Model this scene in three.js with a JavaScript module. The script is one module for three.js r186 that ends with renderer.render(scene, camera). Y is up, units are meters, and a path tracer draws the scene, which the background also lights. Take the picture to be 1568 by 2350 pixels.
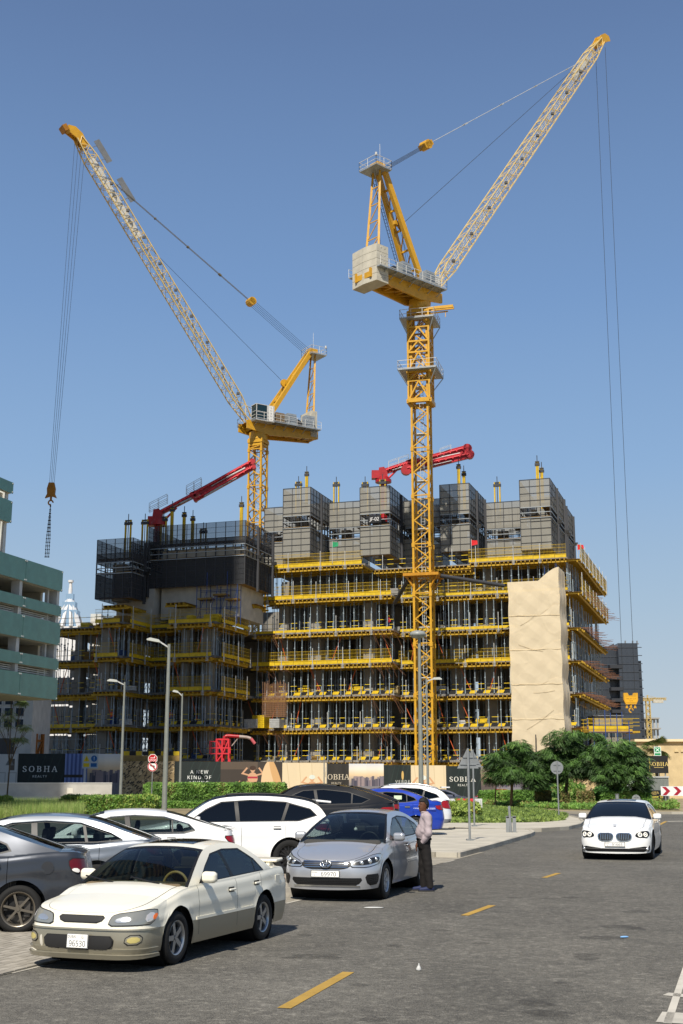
import * as THREE from 'three';
import { RoundedBoxGeometry } from 'three/addons/geometries/RoundedBoxGeometry.js';
import { mergeGeometries } from 'three/addons/utils/BufferGeometryUtils.js';
import { MarchingCubes } from 'three/addons/objects/MarchingCubes.js';

// ---------- camera, sky, sun, exposure ----------
const scene = new THREE.Scene();
const TILT = Math.atan(0.2196), EYE = 2.0, F = 2833, CX = 784, CY = 1174.7;
const camera = new THREE.PerspectiveCamera(2 * Math.atan(1174.7 / F) * 180 / Math.PI, 683 / 1024, 0.1, 6000);
camera.position.set(0, EYE, 0); camera.rotation.x = TILT;
const renderer = new THREE.WebGLRenderer({ antialias: true });
renderer.toneMapping = THREE.LinearToneMapping; renderer.toneMappingExposure = 1.2;
renderer.shadowMap.enabled = true; renderer.shadowMap.type = THREE.PCFSoftShadowMap;
const SUN_AZ = 0.27, SUN_EL = 50 * Math.PI / 180;
const sunDir = new THREE.Vector3(-SUN_AZ, Math.hypot(SUN_AZ, 1) * Math.tan(SUN_EL), 1).normalize();
const sun = new THREE.DirectionalLight(new THREE.Color(1.0, 0.93, 0.82), 5.0);
sun.position.copy(sunDir).multiplyScalar(300).add(new THREE.Vector3(0, 20, -90)); sun.target.position.set(0, 20, -90);
sun.castShadow = true; sun.shadow.mapSize.set(4096, 4096); sun.shadow.radius = 1;
Object.assign(sun.shadow.camera, { left: -140, right: 140, top: 160, bottom: -160, near: 1, far: 700 });
scene.add(sun, sun.target);
{ // clear sky: deep blue overhead, paling to a warm grey haze at the horizon
  const W = 512, H = 256, data = new Float32Array(W * H * 4);
  const stops = [[-90, .30, .28, .25], [-2, .34, .33, .31], [0, .56, .605, .63], [3, .50, .59, .66], [8, .385, .525, .675], [14, .272, .435, .675], [22, .188, .328, .585], [34, .122, .208, .40], [60, .08, .14, .30], [90, .055, .11, .23]];
  for (let j = 0; j < H; j++) {
    const el = (j + .5) / H * 180 - 90; let k = 0; while (k < stops.length - 2 && el > stops[k + 1][0]) k++;
    const a = stops[k], b = stops[k + 1], t = Math.min(1, Math.max(0, (el - a[0]) / (b[0] - a[0])));
    for (let i = 0; i < W; i++) {
      const o = (j * W + i) * 4; for (let c = 0; c < 3; c++) data[o + c] = (a[c + 1] + (b[c + 1] - a[c + 1]) * t) / 1.2; data[o + 3] = 1;
    }
  }
  const sky = new THREE.DataTexture(data, W, H, THREE.RGBAFormat, THREE.FloatType);
  sky.mapping = THREE.EquirectangularReflectionMapping; sky.magFilter = sky.minFilter = THREE.LinearFilter; sky.colorSpace = THREE.LinearSRGBColorSpace; sky.needsUpdate = true;
  scene.background = sky; scene.environment = sky; scene.environmentIntensity = 1.0; scene.backgroundIntensity = 1.0;
}

// ---------- helpers ----------
const V = (x, y, z) => new THREE.Vector3(x, y, z), R = d => d * Math.PI / 180;
let seed = 12345; const rnd = () => { seed = (seed * 1664525 + 1013904223) >>> 0; return seed / 4294967296; };
const rr = (a, b) => a + (b - a) * rnd(), lerp = (a, b, t) => a + (b - a) * t, clamp = (x, a, b) => Math.min(b, Math.max(a, x)), sstep = (a, b, x) => { const t = clamp((x - a) / (b - a), 0, 1); return t * t * (3 - 2 * t); };
const ST = Math.sin(TILT), CT = Math.cos(TILT);
function at(px, py, d) { const yc = (CY - py) / F, s = d / (CT - yc * ST); return V(s * (px - CX) / F, EYE + s * (ST + yc * CT), -d); } // place seen at a photograph point, d metres ahead
function gp(px, py, y = 0) { const yc = (CY - py) / F, s = (y - EYE) / (ST + yc * CT); return V(s * (px - CX) / F, y, -s * (CT - yc * ST)); } // ground place
const used = {};
function numbered(n) { const k = used[n] = (used[n] ?? -1) + 1; return k ? `${n}_${String(k).padStart(3, '0')}` : n; }
function tag(o, label, category, group, kind) { if (label) o.userData.label = label; if (category) o.userData.category = category; if (group) o.userData.group = group; if (kind) o.userData.kind = kind; return o; }
function thing(name, label, category, pos = V(0, 0, 0), turn = 0, group) { const o = new THREE.Group(); o.name = numbered(name); o.position.copy(pos); o.rotation.y = turn; scene.add(o); return tag(o, label, category, group); }
function copyOf(o, label, pos, turn = 0, group) { const c = o.clone(); c.name = numbered(o.name.replace(/_\d{3}$/, '')); c.userData = { ...o.userData }; scene.add(c); c.position.copy(pos); c.rotation.y = turn; return tag(c, label, null, group); }
function mesh(name, geo, mat, parent = scene) { const m = new THREE.Mesh(geo, mat); m.name = parent === scene ? numbered(name) : name; m.castShadow = m.receiveShadow = true; parent.add(m); return m; }
class MB { // collects boxes, bars, tubes and sheets into one mesh; uv in metres
  constructor() { this.p = []; this.n = []; this.u = []; this.c = null; this.M = null; }
  v(a, n, u, w) { if (this.M) { a = a.clone().applyMatrix4(this.M); n = n.clone().transformDirection(this.M); } this.p.push(a.x, a.y, a.z); this.n.push(n.x, n.y, n.z); this.u.push(u, w); }
  tri(a, b, c, ua, ub, uc) { const n = b.clone().sub(a).cross(c.clone().sub(a)).normalize(); const f = ua ? null : MB.uvOf(n); this.v(a, n, ...(ua || f(a))); this.v(b, n, ...(ub || f(b))); this.v(c, n, ...(uc || f(c))); return this; }
  static uvOf(n) { const x = Math.abs(n.x), y = Math.abs(n.y), z = Math.abs(n.z); return y >= x && y >= z ? q => [q.x, q.z] : x >= z ? q => [q.z, q.y] : q => [q.x, q.y]; }
  quad(a, b, c, d, uv) { if (uv) { this.tri(a, b, c, uv[0], uv[1], uv[2]); this.tri(a, c, d, uv[0], uv[2], uv[3]); } else { this.tri(a, b, c); this.tri(a, c, d); } return this; }
  box(cx, cy, cz, sx, sy, sz, ry = 0) {
    const c = Math.cos(ry), s = Math.sin(ry), q = (x, y, z) => V(cx + x * c + z * s, cy + y, cz - x * s + z * c), X = sx / 2, Y = sy / 2, Z = sz / 2;
    const a = [q(-X, -Y, Z), q(X, -Y, Z), q(X, Y, Z), q(-X, Y, Z), q(-X, -Y, -Z), q(X, -Y, -Z), q(X, Y, -Z), q(-X, Y, -Z)];
    return this.hex(a);
  }
  hex(a) { this.quad(a[0], a[1], a[2], a[3]); this.quad(a[5], a[4], a[7], a[6]); this.quad(a[4], a[0], a[3], a[7]); this.quad(a[1], a[5], a[6], a[2]); this.quad(a[3], a[2], a[6], a[7]); this.quad(a[4], a[5], a[1], a[0]); return this; }
  bar(a, b, w = .1, h = w, up) { // square bar from a to b
    const d = b.clone().sub(a), L = d.length(); if (L < 1e-6) return this; d.divideScalar(L);
    const x = d.clone().cross(up || (Math.abs(d.y) > .95 ? V(0, 0, 1) : V(0, 1, 0))).normalize(), y = x.clone().cross(d).normalize();
    const k = (p, i, j) => p.clone().addScaledVector(x, i * w / 2).addScaledVector(y, j * h / 2);
    const A = [k(a, -1, -1), k(a, 1, -1), k(a, 1, 1), k(a, -1, 1)], B = [k(b, -1, -1), k(b, 1, -1), k(b, 1, 1), k(b, -1, 1)];
    for (let i = 0; i < 4; i++) { const j = (i + 1) % 4, wd = i % 2 ? h : w; this.quad(A[j], A[i], B[i], B[j], [[wd, 0], [0, 0], [0, L], [wd, L]]); }
    this.quad(A[0], A[1], A[2], A[3]); this.quad(B[1], B[0], B[3], B[2]); return this;
  }
  cyl(a, b, r, r2 = r, n = 8, caps = true) {
    const d = b.clone().sub(a), L = d.length(); if (L < 1e-6) return this; d.divideScalar(L);
    const x = d.clone().cross(Math.abs(d.y) > .95 ? V(0, 0, 1) : V(0, 1, 0)).normalize(), y = x.clone().cross(d).normalize();
    const e = i => { const t = i / n * 2 * Math.PI; return x.clone().multiplyScalar(Math.cos(t)).addScaledVector(y, Math.sin(t)); };
    for (let i = 0; i < n; i++) {
      const p = e(i), q = e(i + 1), A = a.clone().addScaledVector(p, r), B = a.clone().addScaledVector(q, r), C = b.clone().addScaledVector(q, r2), D = b.clone().addScaledVector(p, r2), w = 2 * Math.PI * r / n;
      this.v(B, q, (i + 1) * w, 0); this.v(A, p, i * w, 0); this.v(D, p, i * w, L); this.v(B, q, (i + 1) * w, 0); this.v(D, p, i * w, L); this.v(C, q, (i + 1) * w, L);
      if (caps) { this.tri(a.clone(), A, B); this.tri(b.clone(), C, D); }
    }
    return this;
  }
  path(pts, r, n = 6) { for (let i = 0; i + 1 < pts.length; i++) this.cyl(pts[i], pts[i + 1], r, r, n, true); return this; }
  prism(poly, depth, M) { // polygon [[x,y]..] extruded along z from 0 to depth, then placed by M
    const g = new THREE.ExtrudeGeometry(new THREE.Shape(poly.map(p => new THREE.Vector2(p[0], p[1]))), { depth, bevelEnabled: false }); if (M) g.applyMatrix4(M); return this.geo(g);
  }
  geo(g, M) {
    if (M) { g = g.clone(); g.applyMatrix4(M); } const q = g.index ? g.toNonIndexed() : g, P = q.attributes.position, N = q.attributes.normal, U = q.attributes.uv;
    for (let i = 0; i < P.count; i++) this.v(V(P.getX(i), P.getY(i), P.getZ(i)), V(N.getX(i), N.getY(i), N.getZ(i)), U ? U.getX(i) : 0, U ? U.getY(i) : 0); return this;
  }
  get empty() { return !this.p.length; }
  geometry() { const g = new THREE.BufferGeometry(); g.setAttribute('position', new THREE.Float32BufferAttribute(this.p, 3)); g.setAttribute('normal', new THREE.Float32BufferAttribute(this.n, 3)); g.setAttribute('uv', new THREE.Float32BufferAttribute(this.u, 2)); return g; }
  build(name, mat, parent = scene, kind) { const m = mesh(name, this.geometry(), mat, parent); if (kind) m.userData.kind = kind; return m; }
}
const T = (x, y, z, rx = 0, ry = 0, rz = 0, s = 1) => new THREE.Matrix4().compose(V(x, y, z), new THREE.Quaternion().setFromEuler(new THREE.Euler(rx, ry, rz, 'YXZ')), typeof s === 'number' ? V(s, s, s) : s);

// ---------- textures and materials ----------
const hash = (x, y, s) => { let h = (x * 374761393 + y * 668265263 + s * 974634777) | 0; h = (h ^ (h >>> 13)) * 1274126177 | 0; return ((h ^ (h >>> 16)) >>> 0) / 4294967296; };
function vn(x, y, per, s) { const X = Math.floor(x), Y = Math.floor(y), fx = x - X, fy = y - Y, w = (a, p) => ((a % p) + p) % p, sx = fx * fx * (3 - 2 * fx), sy = fy * fy * (3 - 2 * fy), h = (i, j) => hash(w(X + i, per), w(Y + j, per), s); return lerp(lerp(h(0, 0), h(1, 0), sx), lerp(h(0, 1), h(1, 1), sx), sy); }
function fbm(u, v, base, oct, s) { let a = 0, w = .5, t = 0; for (let i = 0; i < oct; i++) { a += w * vn(u * base, v * base, base, s + i); t += w; w *= .55; base *= 2; } return a / t; }
function tex(N, fn, metres, srgb = true) { // fn(u,v) -> [r,g,b] 0..1 display values; repeats every `metres`
  const d = new Uint8Array(N * N * 4); for (let j = 0; j < N; j++) for (let i = 0; i < N; i++) { const c = fn(i / N, j / N, i, j), o = (j * N + i) * 4; d[o] = clamp(c[0], 0, 1) * 255; d[o + 1] = clamp(c[1], 0, 1) * 255; d[o + 2] = clamp(c[2], 0, 1) * 255; d[o + 3] = 255; }
  const t = new THREE.DataTexture(d, N, N, THREE.RGBAFormat); t.wrapS = t.wrapT = THREE.RepeatWrapping; t.magFilter = THREE.LinearFilter; t.minFilter = THREE.LinearMipmapLinearFilter; t.generateMipmaps = true; t.repeat.set(1 / metres, 1 / metres); if (srgb) t.colorSpace = THREE.SRGBColorSpace; t.needsUpdate = true; return t;
}
const sc = (c, k) => [c[0] * k, c[1] * k, c[2] * k];
const std = (color, rough = .7, o = {}) => new THREE.MeshStandardMaterial({ color: new THREE.Color(color), roughness: rough, ...o });
const grain = tex(256, (u, v, i, j) => sc([1, 1, 1], .80 + .2 * fbm(u, v, 4, 5, 3) - .06 * hash(i, j, 9) ), 2);
const dirtTex = tex(512, (u, v, i, j) => { const a = fbm(u, v, 4, 6, 11), b = fbm(u, v, 24, 3, 15); return sc([1, .985, .96], .74 + .30 * a - .10 * (b > .62 ? 1 : 0) * a); }, 3);
const concreteTex = tex(512, (u, v, i, j) => { const a = fbm(u, v, 5, 6, 21), s = hash(i, j, 5); return sc([1, .99, .97], .82 + .18 * a - (s > .985 ? .10 : 0)); }, 4);
const asphaltTex = tex(2048, (u, v, i, j) => { const a = fbm(u, v, 6, 5, 31), f = hash(i, j, 77), g = hash(i >> 1, j >> 1, 78), st = f > .93 ? .42 : f < .12 ? -.20 : 0; const b = fbm(u, v, 44, 3, 133), c = fbm(u, v, 150, 2, 143), k = .66 + .18 * (a - .5) + .13 * (b - .5) + .20 * (c - .5) + .22 * (f - .5) + .28 * (g - .5) + st * .5 + (c > .74 ? .08 : 0); return [k, k * .985, k * .945]; }, 9);
const asphaltBump = tex(512, (u, v, i, j) => sc([1, 1, 1], .5 * hash(i, j, 4) + .5 * hash(i >> 1, j >> 1, 8)), 1.6, false);
const clothTex = tex(256, (u, v, i, j) => sc([1, 1, 1], .86 + .14 * fbm(u, v, 8, 4, 41) - .08 * ((i + j) % 2)), .4);
const tapeTex = tex(64, (u, v, i) => v < .5 ? [.93, .80, .12] : [.2, .2, .2], 1.6);
const M = {
  tape: std('#ffffff', .6, { map: tapeTex }),
  yellowSteel: std('#d5970f', .5, { map: dirtTex }), craneYellow: std('#e2ab27', .45, { map: grain }), craneDark: std('#b97c0d', .55, { map: dirtTex }),
  formYellow: std('#e6c212', .6, { map: dirtTex }), beam: std('#d2ab28', .7, { map: dirtTex }), board: std('#f2cf1a', .55, { map: dirtTex }), black: std('#141414', .6), blackRub: std('#0d0d0e', .85),
  galv: std('#aeb6bb', .45, { metalness: .35, map: grain }), galvLight: std('#c9cbc9', .5, { map: grain }), prop: std('#a9bccb', .5, { map: dirtTex }), concrete: std('#93908a', .9, { map: concreteTex, bumpMap: concreteTex, bumpScale: .004 }),
  slab: std('#8f8c86', .9, { map: concreteTex }), soffit: std('#8a7748', .9, { map: dirtTex }), ply: std('#9a7b3e', .85, { map: dirtTex }), rebar: std('#6e4a34', .85), white: std('#dcdcd8', .55, { map: grain }), cable: std('#23262b', .6),
  red: std('#c0202c', .45, { map: dirtTex }), redLight: std('#d0303a', .45), counter: std('#c9c6ba', .9, { map: concreteTex }), gauze: std('#9d9b92', .95, { map: clothTex, transparent: true, opacity: .88 }), gauzeThin: std('#9d9b92', .95, { map: clothTex, transparent: true, opacity: .84 }),
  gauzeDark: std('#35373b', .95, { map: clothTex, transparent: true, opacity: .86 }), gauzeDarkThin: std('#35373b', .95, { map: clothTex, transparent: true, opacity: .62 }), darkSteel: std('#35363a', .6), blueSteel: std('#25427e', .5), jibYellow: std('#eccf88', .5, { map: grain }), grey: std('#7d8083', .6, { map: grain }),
};

// ---------- construction building ----------
const BA = R(-18), BO = at(836, 1500, 151); BO.y = 0;
const bW = (x, y, z) => V(BO.x + x * Math.cos(BA) + z * Math.sin(BA), y, BO.z - x * Math.sin(BA) + z * Math.cos(BA));
function bx(px, z, Y = 14) { // place along the facade direction seen at photograph column px
  const t = (px - CX) / F, c = Math.cos(BA), s = Math.sin(BA), k = EYE; // X = t*(d*CT+(Y-k)*ST)
  // X = BO.x + x c + z s ; d = -(BO.z - x s + z c)
  return (t * (CT * (-BO.z - z * c) + (Y - k) * ST) - BO.x - z * s) / (c - t * CT * s);
}
function byy(px, py, x, z) { const p = bW(x, 0, z); return at(px, py, -p.z).y; } // height seen at row py for facade place x,z
const LV = [1743.5, 1668.5, 1592.6, 1519, 1445, 1366, 1292.7].map(y => at(836, y, 151).y); // floor levels
const site = thing('construction_building', 'unfinished concrete tower block wrapped in yellow formwork decks and grey props', 'building', V(BO.x, 0, BO.z), BA);
const SLT = .28;
const zLW = 13, zB1 = 16.3, zR1 = 10, zB2 = 13.3, zR2 = 4.7, zR = -3.1;
const X = { lw0: bx(66, zLW, 8), b1a: bx(222, zB1), b1b: bx(279, zB1), r1: bx(331, zR1), b2a: bx(391, zB2), b2b: bx(492, zB2), r2: bx(549, zR2), m0: bx(606, 0), m0b: bx(585, 0), m1: bx(905, 0), rr: bx(1313, zR) };
const lowPlan = [[X.lw0, zLW], [X.b1a, zLW], [X.b1a, zB1], [X.b1b, zB1], [X.b1b, zR1], [X.b2a, zR1], [X.b2a, zB2], [X.b2b, zB2], [X.b2b, zR2], [X.m0b, zR2], [X.m0b, 0], [X.m1, 0], [X.m1, zR], [X.rr, zR], [X.rr, -33], [X.lw0, -24]];
const highPlan = [[X.m0, 0], [X.m1 - 3.6, 0], [X.m1 - 3.6, -4.5], [bx(1085, zR), -4.5], [bx(1085, zR), zR], [X.rr, zR], [X.rr, -33], [X.m0, -24]];
const midPlan = [[X.m0, 0], [X.m1, 0], [X.m1, zR], [X.rr, zR], [X.rr, -33], [X.m0, -24]];
const planOf = L => L < 5 ? lowPlan : L === 5 ? midPlan : highPlan;
const propGeos = {}; let propCount = 0; const restProps = new MB();
function prop(x, y0, z, h) {
  const k = h.toFixed(1); h = +k;
  const mk = m => m.cyl(V(0, 0, 0), V(0, h * .62, 0), .055, .055, 6, false).cyl(V(0, h * .6, 0), V(0, h, 0), .04, .04, 6, false).box(0, .01, 0, .2, .02, .2).box(0, h * .61, 0, .15, .16, .15).box(0, h - .03, 0, .2, .03, .2);
  if (propCount < 290) { propCount++; propGeos[k] ??= mk(new MB()).geometry(); const m = mesh('prop', propGeos[k], M.prop, site); m.position.set(x, y0, z); m.rotation.y = rr(0, 1); m.rotation.z = rr(-.012, .012); }
  else { restProps.M = T(x, y0, z); mk(restProps); restProps.M = null; }
}
// edge treatment along A->B at level L (outside is to the right of A->B seen from above with +z towards the street)
function edge(L, A, B, o) {
  const y = LV[L], d = V(B[0] - A[0], 0, B[1] - A[1]), len = d.length(); d.normalize(); const n = V(-d.z, 0, d.x); if (o.flip) n.negate();
  const at2 = (t, out, h) => V(A[0] + d.x * t + n.x * out, h, A[1] + d.z * t + n.z * out);
  const out = o.out ?? .9;
  if (o.form !== false) { // joists and bearers below the slab, running past its edge
    const f = new MB(), g = new MB(), yb = y - SLT - .13;
    const step = .52; for (let t = .2; t < len; t += step) if (!(o.gap && t > o.gap[0] * len && t < o.gap[1] * len)) f.bar(at2(t, -3.4, yb), at2(t, out + rr(-.12, .15), yb), .09, .22);
    for (const q of [out - .35, -1.3, -3.1]) for (let t = 0; t < len - .3;) { const l = Math.min(rr(2.2, 3.9), len - t); const dy = rr(-.01, .01); g.bar(at2(t - .25, q + .04, yb - .21 + dy), at2(t + l - .05, q + .04, yb - .21 + dy), .12, .22); t += l; }
    f.build('formwork_joists', M.beam, site, 'stuff'); g.build('formwork_bearers', M.beam, site, 'stuff');
    const pl = new MB(); const P = [at2(0, -4.5, y - SLT - .012), at2(len, -4.5, y - SLT - .012), at2(len, out - .04, y - SLT - .012), at2(0, out - .04, y - SLT - .012)]; pl.hex([...P.map(p => p.clone().add(V(0, -.018, 0))), ...P]); pl.build('deck_plywood', M.ply, site);
  }
  if (o.toe) for (let t = 0; t < len - .2;) { const l = Math.min(rr(2.3, 3.1), len - t); new MB().bar(at2(t + .02, out, y + .05 + rr(-.02, .02)), at2(t + l - .02, out, y + .05 + rr(-.02, .02)), .04, o.toe).build('toe_board', M.board, site); t += l; }
  if (o.under) for (let t = 0; t < len - .2;) { const l = Math.min(rr(2.3, 3.6), len - t); new MB().bar(at2(t + .02, .06, y - .72), at2(t + l - .02, .06, y - .72), .05, .42).build('edge_board', M.board, site); t += l; }
  if (o.mesh) for (let t = 0; t < len - .4; t += 2.5) {
    const l = Math.min(2.5, len - t) - .05, m = new MB(), h0 = y + .22, h1 = y + 1.42, q = out + .04; for (const h of [h0, h0 + .35, h0 + .8, h1]) m.bar(at2(t, q, h), at2(t + l, q, h), .03);
    for (let s = 0; s <= l + .01; s += .17) m.bar(at2(t + s, q, h0), at2(t + s, q, h1), .014); m.build('barrier_panel', M.formYellow, site);
  }
  if (o.rail) for (const h of [.55, 1.15]) new MB().bar(at2(0, o.rail, y + h), at2(len, o.rail, y + h), .05).build('guard_rail', M.tape, site);
  if (o.post !== false) { const ps = o.post || 4; for (let t = rr(.3, 1); t < len; t += ps * rr(.8, 1.2)) { const m = new MB(), q = (o.toe || o.mesh ? out + .1 : .1); m.bar(at2(t, q, y - .75), at2(t, q, y + rr(1.5, 2.1)), .07); m.bar(at2(t - .14, q + .02, y - .72), at2(t - .14, q + .02, y - .2), .04).bar(at2(t + .14, q + .02, y - .72), at2(t + .14, q + .02, y - .2), .04).bar(at2(t - .14, q, y - .72), at2(t + .14, q, y - .72), .05); m.build('edge_post', M.galvLight, site); } }
  if (o.hazard) for (let t = .1, k = 0; t < len - .5; t += .84, k++) { const m = new MB(); m.prism([[0, 0], [.8, 0], [1.0, .36], [.2, .36]], .04, new THREE.Matrix4().makeBasis(d, V(0, 1, 0), n).setPosition(at2(t, .0, y + .02))); if (rnd() < .86) m.build('hazard_board', k % 2 ? M.black : M.board, site); }
  if (o.edgeRough) { // stubs of reinforcement and mortar along the bare slab edge
    const r = new MB(); for (let t = 0; t < len; t += .22) r.bar(at2(t, .02, y - rr(.03, .2)), at2(t + rr(-.05, .2), rr(.12, .42), y - rr(.0, .24)), .028); r.build('rebar_stubs', o.edgeRough, site, 'stuff');
  }
  if (o.props && L >= 0) { const y0 = L ? LV[L - 1] : 0, h = y - SLT - .45 - y0; for (const q of o.props) for (let t = rr(.2, .7); t < len; t += rr(.85, 1.45) * (o.propStep || 1)) { const p = at2(t, q + rr(-.25, .25), y0); prop(p.x, y0, p.z, h); } }
}
{ // slabs
  for (let L = 0; L < 7; L++) { const m = new MB(); const poly = planOf(L).map(([x, z]) => [x, -z]); m.prism(poly, SLT, T(0, LV[L] - SLT, 0, -Math.PI / 2)); m.build('floor_slab', M.slab, site); 
    const s = new MB(); const q = planOf(L); const cx = q.reduce((a, p) => a + p[0], 0) / q.length; }
  // front edges, left to right
  const lw = [[X.lw0, zLW], [X.b1a, zLW]], b1 = [[X.b1a, zB1], [X.b1b, zB1]], b1s = [[X.b1b, zB1], [X.b1b, zR1]], r1 = [[X.b1b, zR1], [X.b2a, zR1]], b2 = [[X.b2a, zB2], [X.b2b, zB2]], b2s = [[X.b2b, zB2], [X.b2b, zR2]], r2 = [[X.b2b, zR2], [X.m0b, zR2]], mn = [[X.m0b, 0], [X.m1, 0]], mnH = [[X.m0, 0], [X.m1, 0]], rc = [[X.m1, zR], [X.rr, zR]], sd = [[X.rr, zR], [X.rr, -33]];
  const pr = [.2, -1.2, -2.9, -5];
  for (let L = 0; L < 5; L++) {
    const top = L === 4;
    edge(L, ...lw, L === 1 ? { toe: .42, out: .1, form: true, rail: .05, post: 5, props: pr } : { under: L > 1, rail: .05, props: pr, edgeRough: M.galv });
    edge(L, ...b1, L > 2 ? { toe: .45, mesh: true, props: pr, post: 4 } : { rail: .05, props: pr, edgeRough: M.galv, hazard: L < 1 });
    edge(L, ...b1s, L > 2 ? { toe: .42, mesh: true, props: [.2, -1.3], post: 4 } : { rail: .05, props: [.2, -1.3], out: .5 });
    edge(L, ...r1, { toe: L > 2 ? .4 : 0, rail: .05, mesh: L > 2, props: pr, hazard: L < 2, out: .6 });
    edge(L, ...b2, L > 1 ? { toe: .45, mesh: true, props: pr, post: 4 } : { rail: .05, hazard: true, props: pr, edgeRough: M.galv });
    edge(L, ...b2s, L > 1 ? { toe: .42, mesh: true, props: [.2, -1.3, -3], post: 4 } : { rail: .05, hazard: true, props: [.2, -1.3] });
    edge(L, ...r2, { toe: L > 2 ? .45 : 0, mesh: L > 2, rail: .05, hazard: L < 3, props: pr, propStep: 1.2 });
  }
  for (let L = 0; L < 7; L++) {
    const m = L > 4 ? mnH : mn, hi = L === 6 || L === 5 || L === 3;
    edge(L, ...(L === 6 ? [[X.m0, 0], [X.m1 - 3.6, 0]] : m), hi ? { toe: .5, mesh: true, props: pr, post: 3.6, out: 1.0, edgeRough: L === 5 || L === 3 ? M.galvLight : null } : { rail: .05, hazard: L < 4, toe: L === 4 ? .3 : 0, props: pr, out: .8, edgeRough: M.galvLight, post: 4 });
    if (L === 6) edge(L, [X.m1 - 3.6, -4.5], [bx(1085, zR), -4.5], { rail: .05, props: [.2, -1.5], out: .9 });
    edge(L, ...(L === 6 ? [[bx(1085, zR), zR], [X.rr, zR]] : rc), L === 6 || L === 3 ? { toe: .45, mesh: true, props: pr, out: .8 } : { rail: .05, hazard: L < 3, toe: L > 3 ? .32 : 0, mesh: L === 5, props: pr, out: .6, edgeRough: M.galvLight });
    edge(L, ...sd, L > 4 ? { toe: .35, mesh: true, props: [.2, -1.4, -3], out: 1.5, propStep: .8 } : { props: [.2, -1.4, -3], out: 1.2, propStep: .75, rail: .05 });
    if (L < 6) { // rods of reinforcement reaching out past the right-hand edge
      const r = new MB(), q = new MB(); for (let t = 2; t < 29; t += .3) { const len = rr(1.2, 3.4), y = LV[L] - .1 + rr(-.05, .1), z = zR - t; const dy = rr(-.5, .1) * len * .3; r.bar(V(X.rr - .3, y, z), V(X.rr + len * .6, y + dy * .3, z + rr(-.2, .2)), .03); r.bar(V(X.rr + len * .6, y + dy * .3, z), V(X.rr + len, y + dy, z + rr(-.3, .3)), .03); } r.build('starter_bars', M.rebar, site, 'stuff');
    }
    if (L < 5) { const r = new MB(); for (const x0 of [X.m0b + 1, X.m1 - 2.5]) for (let k = 0; k < 11; k++) { const x = x0 + rr(-1, 2.2), y = LV[L] - .15, a = rr(.6, 2.2); r.bar(V(x, y, .4), V(x + a * .5, y - .2, 1.0), .022).bar(V(x + a * .5, y - .2, 1.0), V(x + a * 1.25, y - rr(.6, 2.4), 1.3 + rr(0, .3)), .022); } r.build('starter_bars', M.rebar, site, 'stuff'); }
  }
  // soffit ply between the beams near the street
  // columns
  const cols = []; const addCol = (x, z, w, L0, L1, d = w) => { for (let L = L0; L <= L1; L++) { const y0 = L ? LV[L - 1] : 0, y1 = LV[L] - SLT; new MB().box(x, (y0 + y1) / 2, z, w, y1 - y0, d).build('column', M.concrete, site); } };
  for (const x of [X.lw0 + .8, bx(172, zLW)]) addCol(x, zLW - 1.2, .9, 0, 4, 1.4);
  addCol(bx(246, zB1 - 1.6), zB1 - 1.6, 1.2, 0, 4, 1.4); addCol(bx(262, zR1), zR1 - 1, .5, 0, 4, 8);
  for (const px of [430, 478]) addCol(bx(px, zB2 - 2), zB2 - 2, 1.0, 0, 4, 1.6);
  for (const px of [655, 730, 850]) addCol(bx(px, -2), -2, 1.3, 0, 5, 1.6);
  for (const px of [1055, 1130]) addCol(bx(px, -6), -6, 1.5, 0, 6, 1.8);
  for (let z = -9; z > -32; z -= 6) addCol(X.rr - 2.2, z, 1.1, 0, 6, 1.6);
  for (let x = X.lw0 + 3; x < X.rr - 3; x += 7.3) addCol(x, -15, 1.1, 0, x > X.m0 ? 6 : 4);
  // core walls that close the view through the floors
  const wall = (pa, pb, z, L0, L1) => { const a = bx(pa, z), b = bx(pb, z); for (let L = L0; L <= L1; L++) { const y0 = L ? LV[L - 1] : 0, y1 = LV[L] - SLT; new MB().box((a + b) / 2, (y0 + y1) / 2, z, b - a, y1 - y0, .4).build('core_wall', M.concrete, site); } };
  wall(70, 118, -8, 0, 3); wall(160, 210, -9, 0, 4); wall(548, 606, -6, 0, 4); wall(790, 830, -14, 0, 6); wall(925, 1045, -16, 0, 5); wall(205, 262, -4, 0, 4); wall(268, 330, -2, 0, 4); wall(345, 420, -5, 0, 4); wall(440, 560, -7, 0, 4); wall(600, 640, -9, 0, 5); wall(645, 800, -9, 0, 6); wall(815, 930, -10, 0, 6); wall(1040, 1090, -12, 0, 6); wall(1100, 1180, -10.5, 1, 6); wall(1185, 1300, -14, 0, 6); wall(120, 160, -6, 0, 3);
  // tall core that rises through the left screens, pale cast concrete
  const cz = zB2 - 4.2, ca = bx(372, cz, 26), cb = bx(549, cz, 26); new MB().box((ca + cb) / 2, (LV[4] + LV[5] + 4.2) / 2 + 1, cz - 4, cb - ca, LV[5] + 4.2 - LV[4], 8).build('core_wall', std('#c9c7c0', .9, { map: concreteTex }), site);
  const c2a = bx(252, zB1 - 4, 26), c2b = bx(372, zB1 - 8, 26); new MB().box((c2a + c2b) / 2, (LV[4] + LV[5] + 2.5) / 2, zB1 - 9, c2b - c2a, LV[5] + 2.5 - LV[4], 6).build('core_wall', std('#b9b7b0', .9, { map: concreteTex }), site);
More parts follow.
